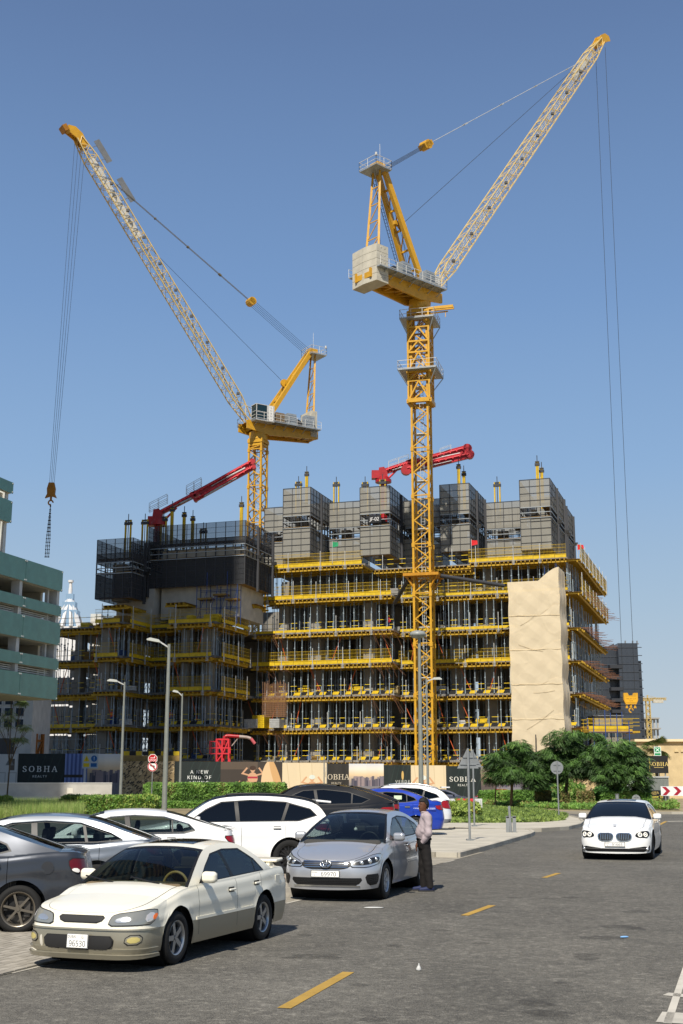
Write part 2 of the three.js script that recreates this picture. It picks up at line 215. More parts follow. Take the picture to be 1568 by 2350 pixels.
  { const s = new MB(), p = new MB(), z = cz + 1.2, xa = bx(452, z, 24), xb = bx(545, z, 24), n = 4, y0 = LV[4], y1 = byy(500, 1335, (xa + xb) / 2, z); for (let i = 0; i <= n; i++) for (const zz of [z, z - 1.1]) { const x = lerp(xa, xb, i / n); s.bar(V(x, y0, zz), V(x, y1 + (i % 2 ? 1.2 : -.4), zz), .07); } for (let y = y0 + 1; y < y1; y += 1.05) for (const zz of [z, z - 1.1]) s.bar(V(xa, y, zz), V(xb, y, zz), .05); for (let i = 0; i < n; i++) s.bar(V(lerp(xa, xb, i / n), y0 + .4, z), V(lerp(xa, xb, (i + 1) / n), y1 - 1, z), .05); for (const [a, b, q] of [[.02, .36, .62], [.4, .72, .7], [.7, 1, .58]]) p.box(lerp(xa, xb, (a + b) / 2), lerp(y0, y1, q), z - .55, (xb - xa) * (b - a), .22, 1.2); s.build('access_scaffold', M.blueSteel, site); p.build('access_platform', M.ply, site); }
  // small formwork tables beside the core on the left roof deck
  const table = (pa, pb, py, z, dz) => { const a = bx(pa, z, 25), b = bx(pb, z, 25), y = byy((pa + pb) / 2, py, (a + b) / 2, z); const j = new MB(); for (let x = a; x <= b; x += .55) j.bar(V(x, y, z), V(x, y, z - dz), .1, .22); j.bar(V(a - .3, y - .22, z - .4), V(b + .3, y - .22, z - .4), .12, .22).bar(V(a - .3, y - .22, z - dz + .5), V(b + .3, y - .22, z - dz + .5), .12, .22); j.build('formwork_joists', M.beam, site, 'stuff'); new MB().box((a + b) / 2, y + .13, z - dz / 2, b - a + .2, .03, dz).build('deck_plywood', M.ply, site); for (let x = a + .4; x < b; x += 2) for (const zz of [z - .4, z - dz + .5]) prop(x, LV[4], zz, y - .35 - LV[4]); };
  table(240, 288, 1391, zB1 - .5, 7.5); table(383, 425, 1385, zB2 - .8, 4); table(552, 588, 1389, zR2 + .3, 4); table(1020, 1084, 1312, zR + .6, 4);
  // shuttering at left wing rear: scaffold legs seen against the light
  const sf = new MB(); for (let k = 0; k < 5; k++) for (let x = X.lw0 + 1; x < X.b1a + 3; x += 1.2) for (const z of [-4, 2]) { const y0 = k ? LV[k - 1] : 0, y1 = LV[k] - SLT; sf.bar(V(x, y0, z), V(x, y1, z), .07); for (let y = y0 + .5; y < y1; y += 1) sf.bar(V(x, y, z), V(x + 1.2, y, z), .05); sf.bar(V(x, y0 + .5, z), V(x + 1.2, y1 - .5, z), .05).bar(V(x + 1.2, y0 + .5, z), V(x, y1 - .5, z), .05); } sf.build('shoring_scaffold', M.prop, site, 'stuff');
  const sg = new MB(); for (let x = X.lw0 + 2; x < X.b1b; x += 1.5) for (const z of [zLW - .5, zLW - 2.5]) { sg.bar(V(x, 0, z), V(x, LV[1] - 1, z), .07); for (let y = .6; y < LV[1] - 1; y += 1.3) sg.bar(V(x, y, z), V(x + 1.5, y, z), .05); for (let y = .6; y < LV[1] - 2.5; y += 2) sg.bar(V(x, y, z), V(x + 1.5, y + 2, z), .045).bar(V(x + 1.5, y, z), V(x, y + 2, z), .045); } sg.build('shoring_scaffold', M.prop, site, 'stuff');
  for (const [px, py, z, c, L] of [[763, 1256, 1.1, '#1f8a5a', 6], [1083, 1252, zR + 1, '#c4161c', 6], [1327, 1262, zR - 4, '#c4161c', 6]]) { const x = bx(px, z, 28), y = byy(px, py, x, z); const m = new MB().quad(V(x, y, z), V(x + .8, y + .1, z + .1), V(x + .75, y + .6, z), V(x, y + .7, z)); const f = m.build('flag', std(c, .8, { side: THREE.DoubleSide }), site); new MB().bar(V(x, LV[L], z), V(x, y + .8, z), .05).build('flag_pole', M.galvLight, f); }
  // raking ties, stacks and drums left on the decks
  { const rk = std('#c2592a', .7), mats = [M.ply, M.white, M.board, std('#8c8a84', .9), std('#35507f', .6), std('#9a8a62', .9)]; const spots = [[bx(120, zLW), bx(215, zLW), zLW], [bx(228, zB1), bx(275, zB1), zB1], [bx(395, zB2), bx(488, zB2), zB2], [X.m0b, X.m1, 0], [X.m1, bx(1165, zR), zR]];
    for (let L = 0; L < 6; L++) for (const [a, b, z] of spots) { if (L > 4 && a < X.m0b - 1) continue; for (let k = 0; k < (b - a > 12 ? 4 : 2); k++) { const x = rr(a, b), w = rr(.8, 2.2), n = 2 + Math.floor(rnd() * 5), m = new MB(), zz = z - rr(1, 3); for (let i = 0; i < n; i++) m.box(x + rr(-.05, .05), LV[L] + .1 + i * .17, zz + rr(-.04, .04), w, .14, rr(.8, 1.1), rr(-.04, .04)); m.build('material_pile', mats[Math.floor(rnd() * mats.length)], site); }
      if (L > 0 && L < 5) for (let k = 0; k < (b - a > 12 ? 3 : 1); k++) { const x = rr(a, b), s = rnd() < .5 ? -1 : 1; new MB().bar(V(x, LV[L - 1] + .1, z - .6), V(x + s * rr(.8, 1.6), LV[L] - .5, z - .3), .07).build('raking_tie', rk, site); } } }
  // far interior props
  if (!restProps.empty) restProps.build('prop_rows', M.prop, site, 'stuff');
}
// stair scaffold behind a tan dust net at the right
{
  const z1 = 1.6, z0 = zR + .1, a = bx(1172, z1), b = bx(1291, z1), h = byy(1230, 1335, (a + b) / 2, z1), hTop = byy(1275, 1303, b, z1), xs = b - 2.4;
  const o = thing('stair_scaffold', 'tall stair scaffold wrapped in a creased tan dust net', 'scaffold', V(BO.x, 0, BO.z), BA);
  const netTex = tex(512, (u, v, i, j) => { const a = fbm(u, v, 4, 5, 51); return sc([1, .97, .9], .95 + .05 * a - .02 * (i % 2) - .03 * (j % 2)); }, 3);
  const net = new THREE.MeshPhysicalMaterial({ color: new THREE.Color('#f3e9d6'), roughness: .95, map: netTex, transmission: .25, thickness: 0, transparent: true, opacity: .95, side: THREE.DoubleSide });
  // pleats: strips between tie lines with folded diagonals
  const tri = x => Math.abs((((x % 1) + 1) % 1) * 2 - 1), rd = (x, y, f, q) => 1 - Math.abs(vn(x * f + 40, y * f + 40, 512, q) * 2 - 1);
  const fold = (s, t, k) => .075 * Math.abs(tri(s * .17 + t * .21 + k * .37) - .5) + .07 * Math.abs(tri(s * .2 - t * .16 + k * .61) - .5) + .018 * rd(s * 1.2 + t * .5, t * .9 - s * .4, .5, 81) ** 8 + .010 * rd(s - t * .6, t + s * .3, .9, 83) ** 6 + .012 * vn(s * .7 + 20, t * .6 + k + 20, 512, 5);
  const W = b - a, nets = [];
  const topY = x => x < xs ? h : lerp(h, hTop, sstep(xs, b, x) ** .6);
  const sheet = (fn, nu, nv, name) => { const g = new THREE.PlaneGeometry(1, 1, nu, nv), P = g.attributes.position, U = g.attributes.uv; for (let i = 0; i < P.count; i++) { const p = fn(P.getX(i) + .5, P.getY(i) + .5); P.setXYZ(i, p[0].x, p[0].y, p[0].z); U.setXY(i, p[1], p[2]); } g.computeVertexNormals(); const m = mesh(name, g, net, o); return m; };
  const lifts = 6; for (let k = 0; k < lifts; k++) { // net in overlapping drops, each tied at its top
    const q0 = k / lifts, q1 = (k + 1) / lifts + .004;
    sheet((u, v) => { const x = a + u * W, ty = topY(x), y = lerp(1.2, ty, lerp(q0, q1, v)) ; const bag = .035 * Math.sin(Math.PI * v) + .015 * (k % 2); return [V(x + .05 * Math.sin(y * 1.7), y, z1 + bag + fold(u * W, y, k)), u * W, y]; }, 110, 44, 'net_panel');
    sheet((u, v) => { const y = lerp(1.2, hTop, lerp(q0, q1, v)); const bag = .12 * Math.sin(Math.PI * v) + .05 * Math.sin(u * 17 + k + y * .3) + .03 * Math.sin(u * 31) ; return [V(b + (.02 + bag * .8) * Math.sqrt(u) + fold(u * 4, y, k + .4) * Math.sqrt(u) + .05 * Math.sin(y * 1.7), y, lerp(z1, z0, u)), u * 4, y]; }, 60, 44, 'net_panel');
  }
  const s = new MB(), p = new MB(); for (let i = 0; i <= 4; i++) for (const z of [z1 - .35, z0 + .3]) { const x = lerp(a + .25, b - .3, i / 4); s.bar(V(x, 0, z), V(x, (x > xs ? hTop : h) + rr(.2, .6), z), .06); }
  for (let y = 1.5; y < h; y += 2) { for (const z of [z1 - .35, z0 + .3]) s.bar(V(a + .25, y, z), V(b - .3, y, z), .06); p.box((a + b) / 2, y - .05, (z0 + z1) / 2, W - .9, .06, 3.4); }
  s.build('scaffold_frame', M.blueSteel, o); p.build('scaffold_boards', M.ply, o);
  for (let k = 0; k < 5; k++) { const y = lerp(2, h - 1, (k + rr(0, .6)) / 5), x0 = rr(a + .2, b - 2.2), l = rr(1, 3.2), s = rr(-.9, .9), m = new MB(), pts = []; for (let i = 0; i <= 6; i++) pts.push(V(x0 + l * i / 6, y + s * l * i / 6 * .8 - .12 * Math.sin(i / 6 * 3.14), z1 + .12 + .01 * Math.sin(i * 2))); m.path(pts, .014, 5); m.build('tie_rope', std('#b5a482', .9), o); }
  for (let k = 1; k < lifts; k++) { const y = lerp(1.2, h, k / lifts), m = new MB(), pts = []; for (let i = 0; i <= 16; i++) pts.push(V(lerp(a, b, i / 16), y + .12 * (vn(i * .7 + 5, k * 3 + 5, 64, 3) - .5), z1 + .11)); m.path(pts, .02, 5); m.build('net_seam', std('#c9b894', .9), o); }
  const tb = new MB(); for (const x of [bx(1230, z1, 6), bx(1262, z1, 6)]) tb.cyl(V(x, 2, z1 + .4), V(x + .1, 7.4, z1 + .45), .06); tb.build('tie_pole', M.darkSteel, o);
}

// ---------- climbing screens (mesh-clad boxes on the upper floors) ----------
const SCREENS = 'mesh clad climbing screens on top of the concrete tower';
function mast(o, x, y0, z, h, dbl) { const m = new MB(), k = new MB(); for (const s of dbl ? [-.34, .34] : [-.1, .1]) m.box(x + s, y0 + h / 2, z, .17, h, .2); k.box(x, y0 + h - .45, z, dbl ? 1.0 : .6, .34, .3).box(x, y0 + h - .1, z, dbl ? .6 : .5, .14, .34).cyl(V(x, y0 + h * .1, z), V(x, y0 + h + .75, z), .05); const g = m.build('climbing_mast', M.formYellow, o); k.build('jack', M.darkSteel, g); }
// px: front-left, front-right columns; z front; D depth; rows: top, band top, band bottom, base (photograph rows at the front-left)
function screen(label, pl, pr, z, D, rows, dark, o = {}) {
  const Y0 = 30, xl = bx(pl, z, Y0), xr = bx(pr, z, Y0), W = xr - xl, [yt, bt, bb, y0] = rows.map(p => byy(pl, p, xl, z)), H = yt - y0;
  const s = thing('climbing_screen', label, 'screen', bW(xl, y0, z), BA, SCREENS); delete s.userData.group;
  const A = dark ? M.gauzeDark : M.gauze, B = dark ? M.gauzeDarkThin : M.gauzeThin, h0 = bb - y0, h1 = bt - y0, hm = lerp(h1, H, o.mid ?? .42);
  const faces = [[V(0, 0, 0), V(1, 0, 0), W, 1], [V(W, 0, 0), V(0, 0, -1), D, 1], [V(W, 0, -D), V(-1, 0, 0), W, 0], [V(0, 0, -D), V(0, 0, 1), D, 0]];
  const fr = new MB();
  faces.forEach(([p, d, L, main], f) => {
    if (o.open?.includes(f)) return; const n = Math.max(1, Math.round(L / 1.25)), w = L / n, nrm = V(-d.z, 0, d.x); 
    const q = (t, h, out = 0) => V(p.x + d.x * t + nrm.x * out, h, p.z + d.z * t + nrm.z * out);
    for (let i = 0; i < n; i++) for (const [a, b, m] of [[0, h0, A], [h1, hm, A], [hm, H, B]]) { const g = new MB(), t0 = i * w + .01, t1 = (i + 1) * w - .01, by = rr(-.02, .02); g.quad(q(t0, a + .01), q(t1, a + .01), q(t1, b - .01, by), q(t0, b - .01, by)); g.build('mesh_panel', m, s); }
    for (let i = 0; i <= n; i++) fr.bar(q(i * w, 0, .02), q(i * w, H, .02), .07);
    for (let h = 0; h <= H + .01; h += H / Math.round(H / (dark ? .62 : .85))) if (h < h0 + .1 || h > h1 - .1) fr.bar(q(0, h, .03), q(L, h, .03), dark ? .03 : .05);
    for (const h of [h0, (h0 + h1) / 2, h1]) { new MB().bar(q(0, h, .06), q(L, h, .06), .09).build('band_rail', main ? M.galv : M.darkSteel, s); }
    if (main) for (let i = 0; i <= n; i++) { fr.bar(q(i * w, h0, -.05), q(i * w, h1, -.05), .11); }
    if (f === 1 && !o.noposts) for (const t of [L * .42, L * .97]) { new MB().bar(q(t, -.4, .18), q(t, H * .98, .18), .28, .28).build('guide_post', M.darkSteel, s); new MB().bar(q(t, h1 - 1.2, .4), q(t, h1 - .8, .4), .5, .34).build('bracket', M.black, s); }
  });
  fr.build('screen_frame', M.darkSteel, s);
  for (const h of [.15, h0 + .15, h1 + .5]) { if (h > H - 1) continue; const g = new MB(); g.box(W / 2, h, -.75, W - .1, .06, 1.3); g.box(W - .75, h, -D / 2 - .6, 1.3, .06, Math.max(.4, D - 1.5)); g.build('platform', M.ply, s); }
  const inn = new MB(); inn.box(W / 2 - .6, h1 * .52, -D / 2 - .7, Math.max(.5, W - 3.2), h1 * 1.04, Math.max(.5, D - 3)); inn.build('wall_formwork', M.slab, s);
  const pr2 = new MB(); for (let x = .7; x < W; x += 1.1) pr2.bar(V(x, h0, -1.5), V(x, h1 + .6, -1.5), .1); for (let h = h0 + .3; h < h1; h += .35) pr2.bar(V(.3, h, -1.45), V(W - .3, h, -1.45), .07); pr2.build('form_waling', dark ? M.galv : M.darkSteel, s);
  for (const [px, py, dz, dbl] of o.masts || []) { const x = bx(px, z - dz, Y0) - xl, top = byy(px, py, x + xl, z - dz) - y0; mast(s, x, h1 + .4, -dz, top - h1 - .4, dbl); }
  s.userData.dim = undefined; delete s.userData.dim; return s;
}
screen('small dark mesh screen box at far left of the tower', 224, 306, zB1 - 2.2, 7, [1239, 1293, 1318, 1375], true, { masts: [[293, 1193, 2, 1]] });
screen('narrow recessed dark mesh screen between the two dark boxes', 300, 342, zB1 - 5.5, 4, [1243, 1292, 1319, 1372], true, { noposts: true });
screen('widest dark mesh screen box, in shade left of the left crane', 341, 563, zB2 - 3, 9, [1209, 1261, 1287, 1351], true, { mid: .35, masts: [[331, 1192, 1.5, 1], [374, 1185, 3, 1], [393, 1163, 2, 0], [421, 1175, 3, 0], [441, 1184, 3, 0], [466, 1212, 4, 1], [553, 1152, 2, 0]] });
screen('tall grey mesh screen box just right of the left crane mast', 649, 712, -4.5, 9.5, [1122, 1186, 1214, 1282], false, { masts: [[684, 1105, 2.5, 1], [703, 1082, 1.5, 0]] });
screen('low grey mesh screen tucked behind the left crane mast', 606, 650, -7, 5, [1166, 1222, 1247, 1300], false, { noposts: true, open: [1] });
screen('low recessed grey mesh screen left of the box marked with letters', 756, 829, -11, 4, [1154, 1214, 1240, 1300], false, { noposts: true, open: [1], masts: [[772, 1106, 1, 1]] });
const jf = screen('grey mesh screen box with black lettered plate, left of the right mast', 827, 896, -4.5, 12, [1119, 1181, 1209, 1275], false, { masts: [[839, 1106, 2.5, 1], [880, 1100, 3, 1]] });
screen('grey mesh screen in shadow directly behind the right crane mast', 925, 1016, -11.5, 4, [1150, 1213, 1240, 1305], false, { noposts: true, open: [1] });
screen('grey mesh screen box immediately right of the right crane mast', 1012, 1080, -6, 9.5, [1113, 1182, 1206, 1267], false, { masts: [[1057, 1065, 1.5, 0], [1069, 1081, 2.5, 0]] });
screen('low recessed grey mesh screen between the two right hand boxes', 1119, 1199, -11, 4, [1154, 1216, 1240, 1290], false, { noposts: true, open: [1], masts: [[1146, 1106, 1, 1]] });
screen('rightmost grey mesh screen box above the tan net', 1197, 1267, -4.5, 12, [1102, 1166, 1190, 1263], false, { masts: [[1240, 1058, 2, 0], [1250, 1073, 3, 0]] });
screen('grey mesh screen set back behind the rightmost box', 1240, 1290, -18, 13, [1143, 1196, 1216, 1270], false, {});

// ---------- text ----------
function canvasTex(w, h, draw) { const c = document.createElement('canvas'); c.width = w; c.height = h; const g = c.getContext('2d'); draw(g, w, h); const t = new THREE.CanvasTexture(c); t.colorSpace = THREE.SRGBColorSpace; t.anisotropy = 8; return t; }
function txt(g, s, x, y, size, font = 'sans-serif', color = '#fff', align = 'center', sp = 0) { g.fillStyle = color; g.textBaseline = 'middle'; g.font = `${size}px ${font}`; if (!sp) { g.textAlign = align; g.fillText(s, x, y); return; } g.textAlign = 'left'; let w = 0; for (const c of s) w += g.measureText(c).width + sp; let X = align === 'center' ? x - (w - sp) / 2 : x; for (const c of s) { g.fillText(c, X, y); X += g.measureText(c).width + sp; } }
function plate(name, w, h, depth, t, parent, M4, side) { const g = new MB(); g.quad(V(-w / 2, -h / 2, depth), V(w / 2, -h / 2, depth), V(w / 2, h / 2, depth), V(-w / 2, h / 2, depth), [[0, 0], [1, 0], [1, 1], [0, 1]]); const geo = g.geometry(), m = mesh(name, geo, new THREE.MeshStandardMaterial({ map: t, roughness: .5 }), parent); m.applyMatrix4(M4); const k = new MB().box(0, 0, depth / 2 - .002, w, h, depth - .004); const b = mesh('backing', k.geometry(), side || M.black, m); return m; }
{ const W = bx(896, -4.5, 30) - bx(827, -4.5, 30); plate('letter_plate', 1.75, .95, .05, canvasTex(256, 128, (g, w, h) => { g.fillStyle = '#141518'; g.fillRect(0, 0, w, h); txt(g, 'JF-02', w / 2, h / 2, 84, 'bold sans-serif', '#eeeeee'); }), jf, T(W * .5, byy(827, 1194, bx(827, -4.5, 30), -4.5) - jf.position.y, .2)); }

// ---------- tower cranes ----------
function lattice(m, A, B, side, w0, w1, h0, h1, bays, ch, br, opt = {}) { // box section lattice from A to B; side: unit across, heights along up
  const d = B.clone().sub(A).normalize(), up = side.clone().cross(d).normalize(); if (up.y < 0 && !opt.keep) up.negate();
  const pt = (t, i, j) => { const w = lerp(w0, w1, t), h = lerp(h0, h1, t); return A.clone().lerp(B, t).addScaledVector(side, i * w / 2).addScaledVector(up, j * h / 2); };
  for (const i of [-1, 1]) for (const j of [-1, 1]) m.bar(pt(0, i, j), pt(1, i, j), ch);
  for (let k = 0; k < bays; k++) { const a = k / bays, b = (k + 1) / bays, e = k % 2 ? 1 : -1;
    for (const [p, q] of [[[-1, -1], [1, -1]], [[1, -1], [1, 1]], [[1, 1], [-1, 1]], [[-1, 1], [-1, -1]]]) { const [s, t] = e > 0 ? [p, q] : [q, p]; m.bar(pt(a, ...s), pt(b, ...t), br); if (opt.cross !== false && (k % (opt.every || 2) === 0)) m.bar(pt(a, ...p), pt(a, ...q), br); } }
}
function rails(m, pts, y0 = 0, h = 1.1, r = .05) { for (let i = 0; i + 1 < pts.length; i++) { const a = pts[i], b = pts[i + 1], n = Math.max(1, Math.round(a.distanceTo(b) / 1.4)); for (const k of [h, h * .5, .12]) m.bar(a.clone().add(V(0, k, 0)), b.clone().add(V(0, k, 0)), r); for (let j = 0; j <= n; j++) { const p = a.clone().lerp(b, j / n); m.bar(p.clone().add(V(0, y0, 0)), p.clone().add(V(0, h, 0)), r); } } }
function crane(o) {
  const { base, yaw, J, top, w } = o, g = thing('tower_crane', o.label, 'crane', V(base.x, 0, base.z), 0), S = V(-J.z, 0, J.x); if (S.z < 0) S.negate();
  const MY = new THREE.Matrix4().makeRotationY(yaw), C = V(0, top, 0), P = (r, y, s = 0) => V(J.x * r + S.x * s, y, J.z * r + S.z * s);
  // mast in sections, each a part: four chords, zigzag bracing on every face, bolted joints
  const secH = o.sec, h = w / 2; let n = 0; for (let y = o.y0 || 0; y < top - .3; y += secH) {
    const m = new MB(); m.M = MY; const y1 = Math.min(top, y + secH); for (const [i, j] of [[-1, -1], [1, -1], [1, 1], [-1, 1]]) { m.bar(V(i * h, y, j * h), V(i * h, y1 - .03, j * h), .24); m.box(i * h, y + .1, j * h, .36, .5, .36); }
    const f = [[-1, 1], [1, 1], [1, -1], [-1, -1]]; for (let k = 0; k < 4; k++) { const a = f[k], b = f[(k + 1) % 4], q = (s, yy) => V(lerp(a[0], b[0], s) * h, yy, lerp(a[1], b[1], s) * h); m.bar(q(0, y + .25), q(1, y + .25), .13); const z = (y1 - y - .5) / 4; for (let e = 0; e < 4; e++) m.bar(q(e % 2 ? .93 : .07, y + .4 + e * z), q(e % 2 ? .07 : .93, y + .4 + (e + 1) * z), .13); }
    m.build('mast_section', o.sun ? M.craneYellow : M.craneYellow, g); n++;
  }
  { const l = new MB(); l.M = MY; for (const i of [-.22, .22]) l.bar(V(i, o.y0 || 0, -.15), V(i, top - 1, -.15), .05); for (let y = (o.y0 || 0) + .3; y < top - 1; y += .34) l.bar(V(-.22, y, -.15), V(.22, y, -.15), .035); l.build('ladder', M.galvLight, g); for (let y = (o.y0 || 0) + 2.2; y < top - 3; y += secH) { const q = new MB(); q.M = MY; q.box(.05, y, -.3, w * .8, .09, w * .5); q.build('rest_platform', M.white, g); } }
  // turntable and machinery deck
  { const m = new MB(); m.cyl(P(0, top - .2), P(0, top + .9), w * .66, w * .72, 16); m.M = MY; m.box(0, top - .45, 0, w * 1.2, .55, w * 1.2); m.box(0, top - 1.0, 0, w * 1.1, .3, w * 1.1); m.build('slewing_ring', M.craneYellow, g); }
  const yd = top + 1.0, L = o.deck; { const m = new MB(); const bk = new THREE.Matrix4().makeBasis(J, V(0, 1, 0), J.clone().cross(V(0, 1, 0)).normalize()); bk.setPosition(0, yd, 0); m.M = bk;
    for (const s of [-1.25, 1.25]) m.prism([[2.6, 0], [2.6, 1.2], [-L, 1.2], [-L, .1], [-L * .35, -.35], [-1.2, -.55]].reverse(), .28, T(0, 0, s - .14));
    for (let r = -L + .2; r < 2; r += 2.1) m.box(r, .5, 0, .2, .7, 2.4); m.box(-L / 2 + 1.2, 1.16, 0, L + 2, .05, 2.5); for (let r = -L + .2; r < -2; r += 2.1) m.bar(V(r, .1, -1.2), V(r + 2.1, .1, 1.2), .14); m.build('machinery_deck', M.craneYellow, g); }
  const yt = yd + 1.22;
  { const m = new MB(), r = new MB(); const side = o.walk; for (const sgn of side) { const s0 = 1.42 * sgn, s1 = 2.75 * sgn; const a = P(2.0, yt, s0), b = P(2.0, yt, s1), c = P(-L + .3, yt, s1), d = P(-L + .3, yt, s0); const t = [a, b, c, d]; m.hex(sgn > 0 ? [...t.map(p => p.clone().add(V(0, -.1, 0))), ...t] : [...t.map(p => p.clone().add(V(0, -.1, 0))), ...t]); for (let q = 1.5; q > -L; q -= 1.6) { m.bar(P(q, yt - .1, s1), P(q, yt - .75, s0), .07); m.bar(P(q, yt - .1, s0), P(q, yt - .1, s1), .1); } rails(r, [P(2.0, yt, s0), P(2.0, yt, s1), P(-L + .3, yt, s1)]); } m.build('walkway', M.galv, g); r.build('hand_rail', M.white, g); }
  // counterweight slabs
  { const [cr, cw, cl, ch, nl, yb] = o.cw; for (let k = 0; k < nl; k++) for (const half of o.cwv ? [0, 1, 2] : [0]) { const m = new MB(); const bk = new THREE.Matrix4().makeBasis(J, V(0, 1, 0), J.clone().cross(V(0, 1, 0)).normalize()); bk.setPosition(0, yt + yb + k * ch, 0); m.M = bk; const bow = .28; if (o.cwv) m.box(-cr + half * (cl / 3), ch / 2, 0, cl / 3 - .05, ch - .03, cw); else { m.prism([[-cr - cl, -cw / 2], [-cr - cl - .22, 0], [-cr - cl, cw / 2], [-cr, cw / 2], [-cr, -cw / 2]], ch - .04, T(0, ch, 0, Math.PI / 2)); for (const q of [.3, .62]) m.box(-cr - cl * q, ch * .7, cw / 2 + .01, .14, .2, .06).box(-cr - cl * q, ch * .7, -cw / 2 - .01, .14, .2, .06); } m.build('counterweight', M.counter, g); } }
  // winches and cabinets
  for (const [r, s, l, hh, ww, mat] of o.boxes) { const m = new MB(); const bk = new THREE.Matrix4().makeBasis(J, V(0, 1, 0), J.clone().cross(V(0, 1, 0)).normalize()); bk.setPosition(P(r, yt, s)); m.M = bk; m.box(0, hh / 2, 0, l, hh, ww); for (let k = 1; k < 6; k++) m.box(0, hh * k / 6, ww / 2 + .01, l * .9, .03, .03).box(0, hh * k / 6, -ww / 2 - .01, l * .9, .03, .03); m.build('electric_cabinet', mat, g); }
  { const m = new MB(); for (const r of o.winch) m.cyl(P(r, yt + .7, -.9), P(r, yt + .7, .9), .62, .62, 14).cyl(P(r, yt + .7, -1), P(r, yt + .7, -.9), .85, .85, 14).cyl(P(r, yt + .7, .9), P(r, yt + .7, 1), .85, .85, 14); m.build('winch', M.darkSteel, g); }
  // A-frame with ladder and head platform
  const [ar, ay] = o.apex, apex = P(-ar, ay), foot = .2; { const m = new MB(); for (const s of [-1, 1]) m.bar(P(-foot, yt - .3, s * 1.15), P(-ar + .5, ay, s * .55), .5, .62); for (let k = 1; k < 6; k++) { const t = k / 6, r = lerp(-foot, -ar + .5, t), y = lerp(yt, ay, t), s = lerp(1.15, .55, t); m.bar(P(r, y, -s), P(r, y, s), .22); if (k < 5) { const t2 = (k + 1) / 6; m.bar(P(r, y, -s), P(lerp(-foot, -ar + .5, t2), lerp(yt, ay, t2), lerp(1.15, .55, t2)), .14); } } m.box(apex.x, ay + .2, apex.z, 1.3, .9, 1.3, Math.atan2(-J.z, J.x)); m.build('a_frame', M.craneYellow, g);
    const q = new MB(); for (const s of [-1, 1]) q.bar(P(-o.tie, yt, s * 1.2), P(-ar - .2, ay - .3, s * .6), .26); for (let k = 1; k < 6; k++) { const t = k / 6, t2 = (k + 1) / 6, r = lerp(-o.tie, -ar - .2, t), y = lerp(yt, ay - .3, t), s = lerp(1.2, .6, t); q.bar(P(r, y, -s), P(r, y, s), .1); if (k < 5) q.bar(P(r, y, -s), P(lerp(-o.tie, -ar - .2, t2), lerp(yt, ay - .3, t2), lerp(1.2, .6, t2)), .09); } q.build('back_tie', M.craneYellow, g);
    const l = new MB(); for (const s of [.15, .55]) l.bar(P(-foot - .8, yt, s - 1.8), P(-ar - .2, ay - .4, s - 1.1), .05); for (let k = 0; k < 34; k++) { const t = k / 34; l.bar(P(lerp(-foot - .8, -ar - .2, t), lerp(yt, ay - .4, t), lerp(-1.65, -.95, t)), P(lerp(-foot - .8, -ar - .2, t), lerp(yt, ay - .4, t), lerp(-1.25, -.55, t)), .04); } l.build('ladder', M.darkSteel, g);
    const p = new MB(), h = new MB(); const c = [P(-ar + .9, ay - .35, -1.5), P(-ar + .9, ay - .35, 1.5), P(-ar - 1.7, ay - .35, 1.5), P(-ar - 1.7, ay - .35, -1.5)]; p.hex([...c.map(v => v.clone().add(V(0, -.12, 0))), ...c]); rails(h, [...c.map(v => v.clone()), c[0]], 0, 1.15); h.bar(P(-ar, ay, .4), P(-ar, ay + 3.2, .4), .04); h.cyl(P(-ar - 1.6, ay + .7, 1.4), P(-ar - 1.6, ay + 1.1, 1.4), .14); const hp = p.build('head_platform', M.galv, g); h.build('hand_rail', M.white, hp); }
  // jib
  const [jr, jy] = o.tip, piv = P(o.piv, yt - .1), tip = P(jr, jy), jd = tip.clone().sub(piv).normalize(), jl = tip.distanceTo(piv), jp = t => piv.clone().lerp(tip, t);
  { const m = new MB(); const nrm = S.clone().cross(jd).normalize(); if (nrm.y < 0) nrm.negate(); const W = 1.55, H = 1.6, a = jp(.09), b = jp(.93);
    lattice(m, piv, a, S, W, W, .3, H, 3, .13, .07); lattice(m, a, b, S, W, W, H, H, 38, .13, .055, { every: 2 }); lattice(m, b, tip, S, W, W * .8, H, .8, 4, .13, .07); m.build('jib', M.jibYellow, g);
    const wk = new MB(); for (const s of [-.25, .25]) wk.bar(jp(.02).addScaledVector(S, s), jp(.95).addScaledVector(S, s), .06); for (let k = 0; k < 120; k++) wk.bar(jp(.02 + k * .0078).addScaledVector(S, -.25), jp(.02 + k * .0078).addScaledVector(S, .25), .03); wk.build('jib_walkway', M.galvLight, g);
    const hd = new MB(); const bk = new THREE.Matrix4().makeBasis(jd, nrm, jd.clone().cross(nrm)).setPosition(tip); hd.M = bk; for (const s of [-.5, .5]) hd.prism([[-1.6, -.3], [.2, -.5], [1.7, -1.2], [2.1, -.5], [1.5, .35], [.3, .75], [-1.4, .55]], .12, T(0, 0, s - .06)); for (const q of [[.6, .1], [1.5, -.6], [-1, .2]]) hd.cyl(V(q[0], q[1], -.5), V(q[0], q[1], .5), .42, .42, 12); const hm = hd.build('jib_head', M.craneYellow, g);
    if (o.cage) { const k = new MB(); k.M = bk; k.box(1.9, -1.15, 0, .9, .7, 1.4); k.build('tip_box', M.craneDark, hm); }
    const [w0, w1, off] = o.banner; const bn = new MB(); const q = (t, h) => jp(t).addScaledVector(S, off).addScaledVector(nrm, h); bn.hex([q(w0, -.62), q(w1, -.62), q(w1, .62), q(w0, .62), ...[q(w0, -.62), q(w1, -.62), q(w1, .62), q(w0, .62)].map(v => v.addScaledVector(S, -.04))]); bn.build('banner', M.white, g);
